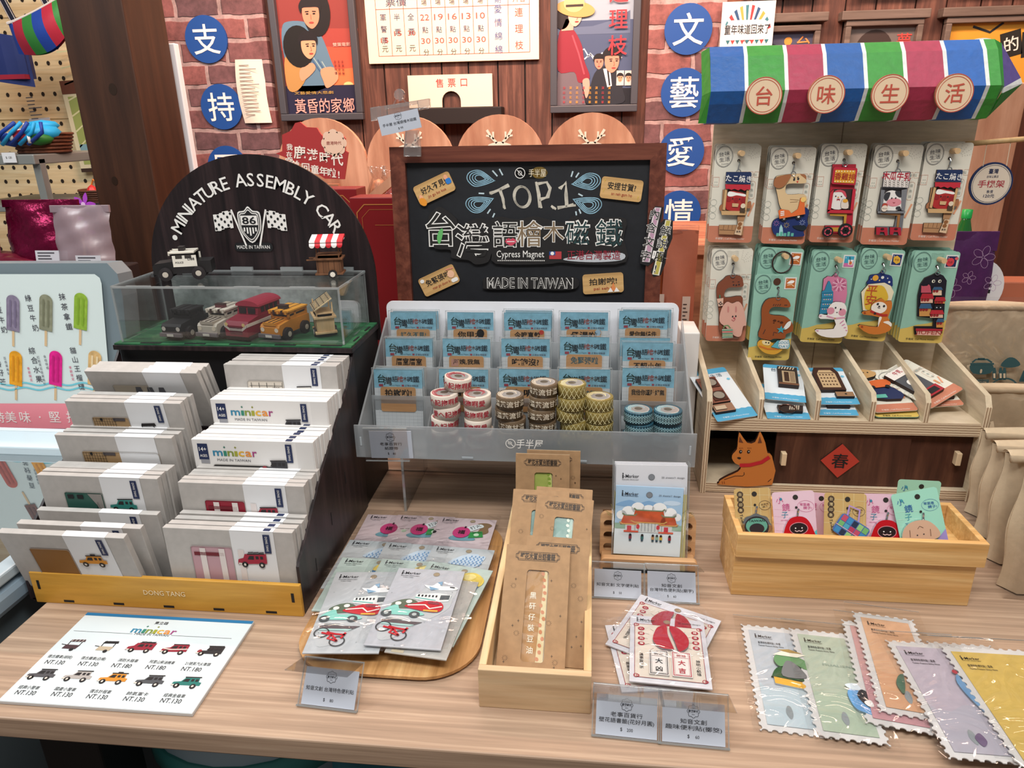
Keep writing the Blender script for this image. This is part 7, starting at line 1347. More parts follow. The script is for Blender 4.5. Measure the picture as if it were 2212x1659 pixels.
fl.add([(xr+.018, 1.252, zz(1.450)), (xr+.060, 1.262, zz(1.402)), (xr+.020, 1.225, zz(1.388))], [(0, 2, 1)], fab('5a4a8a')); fl.add([(xr+.020, 1.225, zz(1.388)), (xr+.060, 1.262, zz(1.402)), (xr+.064, 1.262, zz(1.394)), (xr+.020, 1.225, zz(1.380))], [(0, 3, 2, 1)], WS); fl.add([(xr+.020, 1.225, zz(1.380)), (xr+.064, 1.262, zz(1.394)), (xr+.016, 1.245, zz(1.348))], [(0, 2, 1)], cl[1])
o = obj('end_flap', fl, aw); o.modifiers.new('thickness', 'SOLIDIFY').thickness = .002; fl = B(); xl = xs[0]; fl.add([(xl, 1.238, zz(1.455)), (xl, 1.192, zz(1.39)), (xl, 1.218, zz(1.345)), (xl-.009, 1.26, zz(1.45)), (xl-.009, 1.22, zz(1.385)), (xl-.010, 1.235, zz(1.345))], [(0, 3, 4, 1), (1, 4, 5, 2)], cl[1])
o = obj('end_flap', fl, aw); o.modifiers.new('thickness', 'SOLIDIFY').thickness = .002
for ch, px, py in (('台', 1651, 207), ('味', 1786, 204), ('生', 1924, 202), ('活', 2063, 201)):
    q = at_y(px, py, 1.186); d = B().push(Matrix.Translation((q[0], 1.188, zz(q[2]))) @ X90); RD = C('b5503f', .5); d.prism(ellp(0, 0, .0265, .0265, 40), -.004, 0, C('8a5a3c'), C('d9bfa0', .5)); d.ring(0, 0, .0225, .0225, .0008, .0004, RD, 40); d.text(ch, 0, 0, .0285, .0006, RD, None, 0, .02); d.ring(0, 0, .0258, .0258, .0012, .0004, RD, 40).pop(); obj('letter_disc', d, aw)
# ---------------------------------------------------------------- phone holder cards
def seal2(b, w_, h_, z, c='54555c'):
    m_ = C(c); cx, cy = w_*.20, h_*.885
    b.ring(cx, cy, w_*.19, h_*.105, .0005, z, m_, 28); b.ring(cx, cy, w_*.175, h_*.097, .0003, z, m_, 28); b.text('台味', cx, cy+h_*.028, h_*.045, z, m_, w_*.23, 8); b.text('生活', cx+.001, cy-h_*.028, h_*.045, z, m_, w_*.23, 8); b.line([(cx-w_*.14, cy-.001), (cx+w_*.14, cy+.001)], .0002, z, m_); b.text('Taiwan', cx+.002, cy-h_*.072, h_*.017, z, m_, w_*.16, 8)
    for k in range(5): b.line([(w_*(.37+.04*i), h_*(.975-.014*k)+.0007*math.sin(i*1.4)) for i in range(8)], .00025, z, m_)
def card_base(kind, w_, h_):
    cb = B(); o = rrp(0, 0, w_, h_, .005)
    if kind == 'cream':
        cb.prism(o, -.001, 0, C('d8d4c6', .5)); cb.flat([(0, .004), (.0015, .0015), (.005, 0), (w_-.005, 0), (w_-.0015, .0015), (w_, .004), (w_, h_*.175), (0, h_*.175)], .0004, C('c07a60', .5, noise=.05)); seal2(cb, w_, h_, .0006); ln, ln2 = C('c89a84'), C('9aa29c')
        for k in range(3): cb.line(rrp(w_*(.62+.14*k), h_*.68, w_*min(1, .73+.14*k), h_*.735, .001), .0004, .0006, ln, True)
        cb.line(rrp(w_*.82, h_*.46, w_*.95, h_*.64, .004), .0004, .0006, ln, True); cb.vtext('章魚燒', w_*.885, h_*.55, .005, .0085, .0006, ln2); cb.text('小籠包', w_*.81, h_*.707, .0045, .0006, ln2, w_*.3)
        for k in range(3): cb.ring(w_*.06, h_*(.42-.07*k), w_*.07, w_*.07, .0004, .0006, ln2, 14); cb.ell(w_*.8, h_*(.38-.035*k), w_*.03, w_*.03, .0006, C('cf9468'), 10)
        cb.line([(w_*.86, h_*.28), (w_*.96, h_*.42)], .003, .0006, C('d89a78')); cb.line([(w_*.78, h_*.24), (w_*.8, h_*.28)], .0005, .0006, ln2); cb.frame(0, h_*.58, w_*.14, h_*.68, .0004, .0006, C('c88a7a'))
        for k in range(5): cb.ell(w_*(.03+.02*k), h_*(.6+.03*(k % 2)), .0007, .0007, .0007, ln2, 6)
        for k in range(4):
            for i in range(5): a = .2+k*.42; cb.ell(w_*(.72+.0)+(.006+.0035*i)*math.cos(a), h_*.86+(.006+.0035*i)*math.sin(a), .0004, .0004, .0006, C('5a5a5a'), 6)
        cb.text('手機架 | Cell Phone Holder', w_*.5, h_*.04, .0042, .0008, C('e8d8cc'), w_*.66)
    elif kind == 'mint':
        cb.prism(o, -.001, 0, C('8fbcaa', .5, noise=.05)); cb.flat([(0, .004), (.0015, .0015), (.005, 0), (w_-.005, 0), (w_-.0015, .0015), (w_, .004), (w_, h_*.26), (w_*.8, h_*.25), (w_*.6, h_*.22), (w_*.35, h_*.20), (w_*.15, h_*.165), (0, h_*.15)], .0004, C('cfb25c', .5)); seal2(cb, w_, h_, .0006, '2f4f52'); cb.text('手機架  Cell Phone Holder', w_*.5, h_*.04, .0042, .0008, C('3a3a30'), w_*.66)
    else:
        cb.prism(o, -.001, 0, C('d2d8dc', .5)); cb.flat([(0, 0), (w_, 0), (w_, h_*.17)]+[(w_*(1-k/12), h_*(.17+.012*(k % 2))) for k in range(13)], .0004, C('4f9cc0', .5)); cb.flat([(0, h_*.9), (w_, h_*.9), (w_, h_-.003), (w_-.003, h_), (.003, h_), (0, h_-.003)], .0004, C('4f9cc0', .5)); cb.text('台味生活', w_*.5, h_*.85, .010, .0006, C('3a5a70'), w_*.6); cb.text('手機架 | Cell Phone Holder', w_*.5, h_*.05, .004, .0008, C('dce6ea'), w_*.66); cb.ell(w_*.9, h_*.75, .003, .003, .0006, C('6fb4d0'), 10)
    return cb
def stampmini(cb, w_, h_, c1, kind):
    x0, y0 = w_*.70, h_*.83; x1, y1 = w_*.97, h_*.965; cb.rect(x0, y0, x1, y1, .0006, C('d8d8d4')); a, e_ = x0+.002, y0+.002; cb.rect(a, e_, x1-.002, y1-.002, .0009, C(c1)); cx, cy = (x0+x1)/2, (y0+y1)/2; cb.text('6', a+.002, y1-.0045, .0035, .0012, WHT)
    if kind == 'dino': cb.flat(smooth_poly([(cx-.006, cy), (cx, cy+.005), (cx+.006, cy+.004), (cx+.003, cy)]), .0012, WHT); cb.line([(cx-.005, cy-.003), (cx+.002, cy-.002), (cx+.006, cy-.005)], .0015, .0012, C('e8c8a0'))
    if kind == 'drink': cb.rect(a, e_, x1-.002, y0+.008, .001, C('c86aa0')); cb.flat([(cx-.0005, cy-.006), (cx+.006, cy-.006), (cx+.007, cy+.003), (cx-.0015, cy+.003)], .0012, C('e8e4e0')); cb.rect(cx+.0005, cy-.005, cx+.005, cy, .0014, C('c86a3a')); cb.line([(cx+.002, cy), (cx, cy+.008)], .001, .0016, INK)
    if kind == 'lantern': cb.flat(ellp(cx, cy, .006, .0075, 6, 30), .0012, C('d8a838')); cb.text('平安', cx, cy, .004, .0014, C('8a3a20'), .007)
    if kind == 'red': cb.ell(cx-.002, cy-.001, .0062, .007, .0012, C('c83a44'), 18); cb.ell(cx+.007, cy+.005, .003, .0025, .0012, C('d05a60'), 12); cb.text('九份', cx-.002, cy-.001, .0045, .0014, INK, .007)
def Z1(x, y): return (1530+x/7.373, 290+y/7.373)
def Z2(x, y): return (1820+x/7.373, 290+y/7.373)
def Z3(x, y): return (1530+x/6.033, 515+y/6.033)
def Z4(x, y): return (1820+x/7.373, 515+y/7.373)
E0 = '2a1c18'
def lay(b, P, z0, z1, c, sm=0, edge=E0): b.prism(smooth_poly(P, sm) if sm else P, z0, z1, C(edge), C(c, .5))
def h_tako(b, q):
    L = lambda *p: [q(*a) for a in p]
    lay(b, L((225, 880), (640, 880), (590, 1280), (545, 1400), (545, 1600), (160, 1585), (165, 1440), (455, 1440), (455, 1280), (200, 1270)), .002, .005, 'a97f5a')
    lay(b, L((250, 870), (630, 880), (590, 1200), (215, 1195)), .004, .0056, '4a3a34'); lay(b, L((290, 960), (340, 895), (440, 905), (570, 945), (580, 1050), (560, 1200), (275, 1190)), .005, .0075, 'a82c2c', 3); b.flat(smooth_poly(L((295, 970), (320, 905), (440, 925), (575, 950), (568, 985), (440, 965), (360, 985)), 3), .0078, WHT)
    for x, y in ((315, 1030), (430, 1040), (540, 1045)): b.ell(*q(x, y), .004, .004, .0079, C('8c1f24'), 12)
    for x, y in ((375, 1018), (485, 1025)): b.ell(*q(x, y), .0012, .0014, .008, INK, 8)
    lay(b, L((365, 1090), (470, 1095), (455, 1150), (365, 1145)), .0078, .0088, 'c8a47a')
    for P in (((250, 870), (290, 870), (255, 1200), (213, 1195)), ((595, 880), (635, 880), (590, 1215), (560, 1200)), ((190, 1210), (590, 1215), (578, 1280), (200, 1275))): lay(b, L(*P), .005, .0082, 'c49f70')
    lay(b, L((490, 1165), (570, 1165), (565, 1240), (485, 1235)), .0082, .0095, '4a3a2c'); b.ell(*q(535, 1130), .004, .004, .0098, C('d8c8b0'), 10)
    lay(b, L((255, 790), (655, 795), (650, 880), (600, 870), (560, 892), (500, 862), (460, 885), (400, 860), (350, 880), (310, 858), (262, 865)), .006, .0098, 'b82c3a'); lay(b, L((275, 595), (655, 595), (668, 615), (655, 790), (258, 775), (270, 605)), .006, .0102, '1e2f55')
    b.text('たこ燒き', *q(465, 700), .0115, .0106, WHT, .041, -3, .02)
    for x in (240, 315, 375): b.line(L((x, 1440), (x-10, 1510)), .0005, .0053, C('5a3a26'))
    b.line(L((170, 1515), (405, 1525)), .0006, .0053, C('5a3a26')); lay(b, L((465, 1380), (550, 1380), (510, 1600), (400, 1580)), .0055, .008, 'd2b494')
    for y in (1420, 1480): b.ell(*q(490-(y-1420)*.25, y), .0035, .0032, .0083, C('8a5a34'), 12)
    b.text('章魚', *q(465, 1540), .0038, .0083, INK); [lay(b, L((x, y), (x+60, y-40), (x+65, y+60), (x, y+70)), .003, .006, 'a06a48', 3) for x, y in ((175, 1140), (605, 1100))]
def h_dog(b, q):
    L = lambda *p: [q(*a) for a in p]
    lay(b, L((1010, 1400), (1090, 1330), (1300, 1300), (1480, 1180), (1550, 1165), (1590, 1230), (1560, 1350), (1570, 1440), (1500, 1540), (1490, 1620), (1100, 1610), (1010, 1530)), .002, .006, '1d2f66', 3)
    lay(b, L((1040, 700), (1180, 640), (1500, 630), (1535, 720), (1510, 775), (1260, 780), (1210, 850), (1240, 950), (1510, 950), (1540, 1100), (1400, 1290), (1250, 1260), (1130, 1160), (1080, 950)), .004, .0085, 'd4b78c', 3); lay(b, L((1020, 760), (1060, 680), (1280, 630), (1270, 700), (1180, 820), (1090, 850), (1030, 820)), .008, .0105, '9c6440', 3); b.flat(smooth_poly(L((1440, 632), (1525, 640), (1535, 710), (1500, 680)), 3), .0088, C('9c6440'))
    for x, y in ((1345, 715), (1410, 703)): b.ell(*q(x, y), .0017, .002, .009, INK, 10)
    b.line(L((1330, 680), (1365, 690)), .001, .009, INK); b.line(L((1390, 685), (1415, 668)), .001, .009, INK); b.flat(L((1380, 740), (1415, 738), (1398, 770)), .009, C('c83a34'))
    lay(b, L((1090, 1210), (1130, 1180), (1260, 1200), (1300, 1250), (1400, 1180), (1440, 1010), (1500, 990), (1515, 1260), (1110, 1335)), .0085, .0105, 'd86a34', 0)
    for k in range(3): b.line(L((1125, 1225+k*28), (1185, 1215+k*28)), .0016, .0108, WHT)
    for x, y in ((1185, 1330), (1415, 1300)): b.ell(*q(x, y), .0048, .0048, .0084, INK, 14); b.ell(*q(x, y), .002, .002, .0088, WHT, 10)
    b.ell(*q(1485, 1030), .0042, .0042, .0108, C('e8c070'), 14); b.line(L((1280, 1030), (1420, 1040)), .0006, .0088, C('7a5a3a')); b.line(L((1280, 1075), (1400, 1065)), .0006, .0088, C('7a5a3a'))
    b.flat(L((1110, 1610), (1120, 1480), (1145, 1430), (1170, 1480), (1180, 1610)), .0063, C('9cc8cc'));
    for k in range(5): b.rect(*q(1065+k*58, 1615), *q(1115+k*58, 1565-(k % 2)*20), .0064, C('5aa898'))
    for x, y, c in ((1070, 1410, 'b87ab0'), (1230, 1440, 'c8a84a'), (1480, 1400, 'a8b8d8')):
        c0 = q(x, y)
        for i in range(8): a = i*.785; b.line([(c0[0]+.002*math.cos(a), c0[1]+.002*math.sin(a)), (c0[0]+.0048*math.cos(a), c0[1]+.0048*math.sin(a))], .0006, .0064, C(c))
    lay(b, L((1325, 1450), (1530, 1445), (1520, 1520), (1400, 1510)), .006, .0075, '14202c', 2)
def h_chicken(b, q):
    Q = lambda x, y: q(x, y); L = lambda *p: [q(*a) for a in p]  # zoom frame of the second view shifted by 290 px
    K_ = lambda x, y: (1652+x/3.95, 400+y/3.95); L = lambda *p: [q(0, 0, K_(*a)) for a in p]; c1 = lambda x, y: q(0, 0, K_(x, y))
    lay(b, L((570, -180), (770, -180), (745, 210), (740, 330), (700, 420), (500, 410), (505, 340), (660, 340), (665, 250), (525, 235), (545, 60)), .002, .0055, 'a82434'); lay(b, L((575, 30), (735, 30), (715, 205), (545, 200)), .005, .0062, '3a2a28'); lay(b, L((560, 100), (590, 45), (650, 40), (680, 100), (650, 195), (555, 190)), .006, .008, 'e2dcd8', 3); b.flat(smooth_poly(L((580, 55), (620, 35), (670, 50), (685, 100), (665, 85), (640, 55)), 3), .0083, C('c84a5a'))
    for x, y in ((592, 90), (640, 92)): b.ell(*c1(x, y), .0011, .0012, .0085, INK, 8)
    b.flat(L((605, 95), (622, 95), (613, 108)), .0085, C('d88a3c')); b.flat(L((600, 112), (628, 128), (628, 112), (600, 128)), .0086, C('d04a54')); lay(b, L((635, 150), (650, 115), (690, 120), (695, 190), (640, 190)), .008, .0098, 'd8ccc0', 3); b.ell(*c1(670, 128), .004, .003, .0102, C('dca038'), 12)
    for P in (((545, 60), (575, 30), (550, 205), (520, 225)), ((735, 30), (762, 30), (740, 215), (715, 205)), ((520, 205), (740, 208), (735, 235), (520, 232))): lay(b, L(*P), .006, .009, 'b8283a')
    lay(b, L((545, 238), (690, 238), (680, 335), (662, 335), (665, 262), (545, 255)), .0055, .0068, 'b88a34'); lay(b, L((505, 345), (660, 345), (650, 400), (505, 400)), .005, .0075, 'b02838'); lay(b, L((540, 355), (630, 355), (625, 390), (540, 388)), .0075, .0082, 'b88a34')
    for x, y, r in ((523, 392, .0085), (672, 380, .0115)): b.prism(ellp(*c1(x, y), r, r, 24), .006, .010, BLK); b.ring(*c1(x, y), r*.6, r*.6, r*.22, .0104, C('c84a5c'), 20); [b.line([c1(x, y), (c1(x, y)[0]+r*.7*math.cos(k*1.05), c1(x, y)[1]+r*.7*math.sin(k*1.05))], r*.12, .0107, BLK) for k in range(6)]
    lay(b, L((570, -150), (580, -158), (765, -150), (772, -140), (755, -10), (745, -5), (560, -15), (553, -25)), .007, .0105, 'b8283a'); lay(b, L((585, -135), (755, -130), (742, -20), (572, -28)), .0105, .0112, 'd89a34'); b.text('香雞排', *c1(665, -78), .0115, .0116, C('9c2420'), .032, -3, .025)
    for k in range(7): b.ell(*c1(590+k*24, -122), .0011, .0011, .0116, C('f0e4b0'), 8); b.ell(*c1(580+k*24, -36), .0011, .0011, .0116, C('f0e4b0'), 8)
def h_cow(b, q):
    L = lambda *p: [q(*a) for a in p]
    lay(b, L((600, 840), (1010, 850), (960, 1240), (930, 1500), (890, 1600), (500, 1590), (510, 1460), (800, 1465), (840, 1290), (540, 1270), (530, 1215)), .002, .0055, '6a6c72'); lay(b, L((630, 870), (980, 880), (920, 1195), (590, 1190)), .005, .0062, '3e3a3c'); lay(b, L((620, 1000), (660, 920), (760, 885), (880, 930), (900, 1010), (890, 1190), (600, 1185)), .006, .0085, 'e6e2de', 3)
    for P in (((625, 1010), (650, 930), (730, 920), (700, 1020), (660, 1055)), ((810, 900), (890, 930), (895, 1000), (840, 980), (810, 940))): b.flat(smooth_poly(L(*P), 3), .0088, C('34353a'))
    b.ell(*q(785, 1075), .0115, .0065, .0089, C('d88a94'), 20); [b.ell(*q(x, y), .0012, .0014, .0092, INK, 8) for x, y in ((750, 1010), (812, 1008))]; b.line(L((768, 1075), (785, 1088), (800, 1075)), .001, .0092, C('8c2434')); b.flat(smooth_poly(L((820, 1150), (880, 1140), (890, 1190), (820, 1190)), 3), .0088, C('34353a')); lay(b, L((600, 1110), (640, 1085), (680, 1110), (660, 1200), (590, 1200)), .0086, .0104, 'b04a3c', 3); b.ell(*q(630, 1170), .005, .005, .0107, C('e0d0c0'), 12); b.text('MILK', *q(630, 1170), .002, .011, INK, .007)
    for P in (((530, 1215), (965, 1215), (955, 1250), (530, 1245)), ((905, 880), (1000, 860), (955, 1215), (900, 1200)), ((580, 880), (640, 880), (600, 1210), (560, 1210))): lay(b, L(*P), .006, .009, '77797e')
    lay(b, L((580, 1248), (900, 1250), (870, 1480), (835, 1470), (850, 1290), (580, 1265)), .0055, .0066, '9a6a3c')
    for x in (505, 720): lay(b, L((x, 1470), (x+175, 1475), (x+180, 1600), (x+140, 1600), (x+125, 1545), (x+65, 1540), (x+50, 1590), (x, 1585)), .0055, .009, 'a81f34'); b.ell(*q(x+95, 1498), .003, .0018, .0094, C('3a1018'), 12)
    lay(b, L((640, 592), (1025, 592), (1040, 610), (1005, 845), (600, 830), (625, 600)), .007, .0105, 'e0d8d2'); b.line(L((640, 592), (1025, 592), (1040, 610), (1005, 845), (600, 830), (625, 600)), .0012, .0108, C('56575c'), True); b.text('木瓜牛乳', *q(820, 660), .0135, .011, C('a81f34'), .044, -3, .03)
    for i in range(6):
        for j in range(3): b.ring(*q(645+i*66, 742+j*34), .0017, .0016, .0004, .011, C('5a5a52'), 8)
def h_bear(b, q):
    L = lambda *p: [q(*a) for a in p]
    lay(b, L((190, 520), (250, 475), (410, 480), (445, 560), (430, 620), (260, 630), (205, 690), (220, 760), (420, 740), (440, 850), (470, 1040), (420, 1240), (340, 1270), (160, 1250), (130, 1100), (130, 950), (100, 740), (110, 600)), .002, .007, '7d4530', 3); lay(b, L((135, 1060), (160, 900), (230, 810), (300, 830), (380, 805), (440, 880), (470, 1020), (480, 1110), (440, 1130), (410, 1250), (330, 1250), (220, 1140)), .006, .0095, 'd3a292', 3)
    for x in (245, 345): b.flat(smooth_poly(L((x-8, 940), (x-5, 870), (x+12, 880), (x+10, 940)), 3), .0098, C('c07f78'))
    for x, y in ((305, 1000), (345, 995)): b.ell(*q(x, y), .0014, .0017, .0099, INK, 8)
    b.line(L((290, 1040), (315, 1060), (340, 1035)), .001, .0099, C('b04a54')); b.ell(*q(325, 1022), .002, .0015, .0099, C('b04a54'), 8)
    for x, y in ((320, 595), (355, 598), (390, 590)): b.ell(*q(x, y), .0014, .0014, .0073, INK, 8)
    for x in (315, 385): b.line(L((x-12, 555), (x+12, 553)), .001, .0073, INK)
    lay(b, L((100, 770), (185, 760), (180, 860), (120, 870)), .007, .0095, 'd8b09a', 0); [b.ell(*q(x, y), .0013, .0013, .0098, INK, 8) for x, y in ((130, 830), (150, 815), (165, 835), (145, 845))]; b.line(L((140, 765), (138, 720)), .002, .0096, C('3f7a5a'))
    lay(b, L((165, 1160), (305, 1155), (305, 1270), (170, 1280)), .0095, .0115, 'd8cfc0'); [b.line(L((167, 1175+k*22), (304, 1170+k*22)), .0018, .0118, C(('2f7a5a', 'b03434', '3a6a4a', '6a8a5a', '2f7a5a')[k])) for k in range(5)]; b.line(L((185, 1155), (200, 1120), (245, 1115), (275, 1150)), .0022, .0098, C('6a8a5a'))
def h_dino(b, q):
    L = lambda *p: [q(*a) for a in p]
    lay(b, L((700, 850), (780, 770), (980, 765), (1045, 820), (1040, 885), (850, 875), (785, 920), (800, 980), (980, 1000), (1075, 1080), (1085, 1190), (1000, 1230), (980, 1290), (840, 1290), (780, 1310), (640, 1260), (680, 1100), (680, 950)), .002, .008, '8f4b24', 3); [b.line(L((830+k*28, 865), (845+k*28, 840)), .001, .0083, INK) for k in range(4)]; [b.ell(*q(x, 855), .001, .001, .0083, INK, 6) for x in (985, 1005)]
    [b.ell(*q(x, y), r, r*.7, .0083, C('4a2210'), 10) for x, y, r in ((850, 1055, .003), (900, 1065, .002), (940, 1080, .003), (840, 1085, .0015))]; c = q(930, 1170); b.flat([(c[0]+(.0075 if k % 2 == 0 else .0032)*math.sin(k*.628), c[1]+(.0075 if k % 2 == 0 else .0032)*math.cos(k*.628)) for k in range(10)], .0095, C('3f9aa8')); lay(b, L((960, 1160), (1010, 1080), (1060, 1060), (1050, 1120), (1000, 1165)), .0078, .0092, 'dfe0dc', 3)
    b.line(L((700, 1230), (730, 1170)), .001, .0083, INK); b.line(L((830, 1250), (840, 1205), (880, 1215)), .001, .0083, INK); lay(b, L((625, 1340), (680, 1300), (800, 1330), (900, 1400), (950, 1430), (850, 1490), (720, 1470), (640, 1400)), .006, .0095, 'd09a34', 3); b.flat(smooth_poly(L((690, 1310), (790, 1320), (780, 1370), (700, 1360)), 3), .0098, C('e0cc98')); [b.ell(*q(x, y), .0014, .0014, .01, INK, 8) for x, y in ((735, 1335), (770, 1340))]; b.line(L((645, 1380), (760, 1420), (900, 1420)), .003, .0099, C('c8702a'))
    lay(b, L((800, 1390), (880, 1310), (1030, 1300), (1045, 1380), (1020, 1415), (890, 1410)), .0085, .011, '5aa8b8', 0); b.rr(*q(890, 1410), *q(1035, 1300), .005, .0113, C('dfe4e2')); b.text('GOOD', *q(960, 1333), .0068, .0116, C('3f8aa8'), .019, 0, .02); b.text('DAY', *q(962, 1383), .0065, .0116, C('3f8aa8'), .016, 0, .02)
def h_cat(b, q):
    L = lambda *p: [q(*a) for a in p]
    lay(b, L((1490, 520), (1600, 490), (1650, 440), (1690, 495), (1780, 520), (1790, 600), (1770, 830), (1560, 950), (1480, 900)), .002, .006, 'c87898', 2); lay(b, L((1545, 545), (1565, 545), (1590, 610), (1590, 660), (1610, 680), (1600, 960), (1430, 970), (1460, 760), (1460, 680), (1500, 660), (1520, 600)), .005, .008, '2f7fa0')
    for k in range(4): b.line(L((1465-k*8, 700+k*62), (1605-k*4, 690+k*62)), .0008, .0083, C('1f5f80')); [b.ell(*q(1500-k*10+i*28, 720+k*62), .0011, .0011, .0083, C('d0b878' if i % 2 else 'd8a0b0'), 6) for i in range(4)]
    c = q(1690, 595); [b.line([(c[0]+(.003 if i % 2 else .0055)*math.cos(i*.4), c[1]+(.003 if i % 2 else .0055)*math.sin(i*.4)), (c[0]+.0115*math.cos(i*.4), c[1]+.0115*math.sin(i*.4))], .0009, .0063, C('e8d0dc' if i % 2 else '8c2f5c')) for i in range(16)]
    lay(b, L((1420, 985), (1450, 965), (1530, 980), (1540, 890), (1600, 820), (1670, 810), (1750, 830), (1780, 920), (1750, 1020), (1790, 1130), (1770, 1250), (1600, 1275), (1450, 1250), (1380, 1200), (1390, 1165), (1610, 1160), (1620, 1040), (1440, 1030)), .006, .0098, 'e6e0dc', 2)
    for x, y in ((1572, 925), (1722, 945)): b.ell(*q(x, y), .0062, .0062, .0101, C('cf8a9c'), 16)
    for x, y in ((1635, 885), (1700, 905)): b.ell(*q(x, y), .0014, .0018, .0103, INK, 8)
    b.flat(L((1640, 940), (1665, 942), (1652, 955)), .0103, INK); b.line(L((1520, 990), (1620, 1025), (1760, 1010)), .003, .0102, C('cf9aae')); b.flat(L((1612, 1012), (1640, 1015), (1625, 1035)), .0105, C('b8903a'))
    for k in range(4): b.line(L((1690+k*25, 1090+k*28), (1740+k*15, 1050+k*45)), .0016, .0101, C('c87ea4'))
    for y in (988, 1180): [b.line(L((1420+k*10-(40 if y > 1100 else 0), y+k*10), (1455-(40 if y > 1100 else 0), y-3+k*10)), .0008, .0102, C('c87ea4')) for k in range(2)]
def h_shiba(b, q):
    L = lambda *p: [q(*a) for a in p]
    lay(b, L((400, 650), (430, 575), (560, 555), (620, 500), (660, 560), (760, 590), (780, 700), (740, 760), (385, 720)), .002, .005, '1d2f6a', 3); [b.ell(*q(x, y), r, r, .0053, C(c), 12) for x, y, r, c in ((507, 620, .005, 'd8a03a'), (620, 612, .0025, 'd8d8d0'), (700, 625, .001, 'd8d8d0'), (725, 685, .0018, 'd8d8d0'), (440, 640, .001, 'd8d8d0'), (570, 658, .0012, 'd8c070'))]
    lay(b, L((275, 840), (390, 715), (640, 690), (740, 740), (790, 840), (740, 1000), (600, 1140), (300, 1130)), .004, .0075, 'ddd2b4'); b.flat(smooth_poly(L((330, 850), (420, 750), (600, 735), (680, 840), (690, 960), (540, 1100), (340, 1110)), 3), .0078, C('d0aa34')); b.text('平', *q(440, 810), .019, .0082, C('b0442a'), None, 0, .02); b.text('安', *q(425, 965), .019, .0082, C('b0442a'), None, 0, .02)
    lay(b, L((290, 1140), (410, 1120), (430, 1030), (520, 960), (590, 930), (650, 980), (740, 970), (750, 1080), (690, 1230), (740, 1350), (720, 1440), (560, 1500), (380, 1490), (240, 1400), (250, 1350), (520, 1385), (545, 1230), (300, 1190)), .006, .0102, 'c0702c', 2); b.ell(*q(545, 1080), .0128, .0102, .0105, C('e4dcd0'), 20); b.flat(smooth_poly(L((610, 1310), (690, 1290), (745, 1330), (735, 1380), (690, 1345)), 3), .0105, C('e4dcd0')); b.flat(smooth_poly(L((545, 1235), (590, 1235), (555, 1320), (528, 1385)), 3), .0105, C('e4dcd0'))
    for x, y in ((525, 1022), (623, 1055)): b.ell(*q(x, y), .0019, .0022, .0108, INK, 10)
    b.ell(*q(547, 1060), .0017, .0015, .0108, INK, 10); b.line(L((520, 1075), (545, 1090), (565, 1080)), .001, .0108, INK); b.line(L((410, 1130), (480, 1165), (600, 1200), (680, 1200)), .004, .0106, C('a82a24')); b.ell(*q(480, 1170), .002, .002, .011, INK, 10)
    for x, y in ((310, 1155), (265, 1375)): [b.line(L((x-8+k*4, y+k*18), (x+25+k*4, y-4+k*18)), .0012, .0106, C('8c2a1c')) for k in range(2)]
def h_houses(b, q):
    L = lambda *p: [q(*a) for a in p]
    lay(b, L((1220, 720), (1290, 620), (1400, 575), (1480, 535), (1580, 580), (1635, 660), (1610, 900), (1590, 1250), (1560, 1500), (1130, 1520), (1120, 1390), (1420, 1390), (1430, 1260), (1170, 1230), (1180, 900)), .002, .006, '171522', 0); [b.ell(*q(x, 670), .0026, .0028, .0063, C('e0dcc8'), 12) for x in (1422, 1522)]; [b.ell(*q(x+4, 670), .0013, .0018, .0065, INK, 8) for x in (1422, 1522)]
    lay(b, L((1225, 735), (1250, 745), (1320, 740), (1340, 715), (1365, 740), (1385, 850), (1220, 850)), .006, .0075, 'b85060')
    for x0, y0, x1, ym, y1, rc, wc in ((1390, 755, 1560, 800, 890, '34587a', 'd8bca0'), (1200, 860, 1420, 940, 1010, 'a82430', 'd8b09a'), (1420, 915, 1610, 980, 1020, 'a82430', 'c88a4a'), (1180, 1020, 1390, 1095, 1220, '34587a', 'c08a4c'), (1350, 1120, 1580, 1185, 1245, 'b02834', 'd8b09a'), (1450, 1255, 1585, 1310, 1400, '34587a', 'c88a4a')):
        lay(b, L((x0+10, ym), (x1-15, ym), (x1-15, y1), (x0+10, y1)), .006, .008, wc); lay(b, L((x0+30, y0), (x1-25, y0), (x1, ym), (x0, ym)), .0065, .0092, rc); [b.ell(*q(x0+35+k*45, ym+22), .0022, .0024, .0085, C('8c1f24'), 10) for k in range(max(2, int((x1-x0-40)/50)))]
    lay(b, L((1420, 1110), (1430, 1035), (1460, 1045), (1520, 1040), (1545, 1030), (1555, 1115)), .008, .0095, '16161e'); [b.ell(*q(x, 1078), .001, .001, .0098, C('c8d0d8'), 8) for x in (1460, 1520)]; lay(b, L((1130, 1410), (1555, 1418), (1555, 1450), (1130, 1450)), .006, .0098, 'a01f30'); lay(b, L((1140, 1450), (1525, 1450), (1515, 1525), (1150, 1515)), .006, .0088, 'd8a89a'); b.text('JIUFEN', *q(1330, 1485), .0095, .0092, C('9c4438'), .042, 0, .025)
def holder_ring(b, x, y0, y1):
    b.tube([(x, y1, .0015), (x+.001, y1-.004, .0045), (x, (y0+y1)/2, .005), (x-.001, y0+.001, .006)], .0011, MIR, 6); b.tube([(x+.0036*math.cos(a), y0-.001+.0036*math.sin(a), .0085) for a in (k*.5236 for k in range(12))], .0008, MIR, 5, True); b.ell(x, y1, .0024, .0024, .0008, C('3a3028'), 12)
QM = None
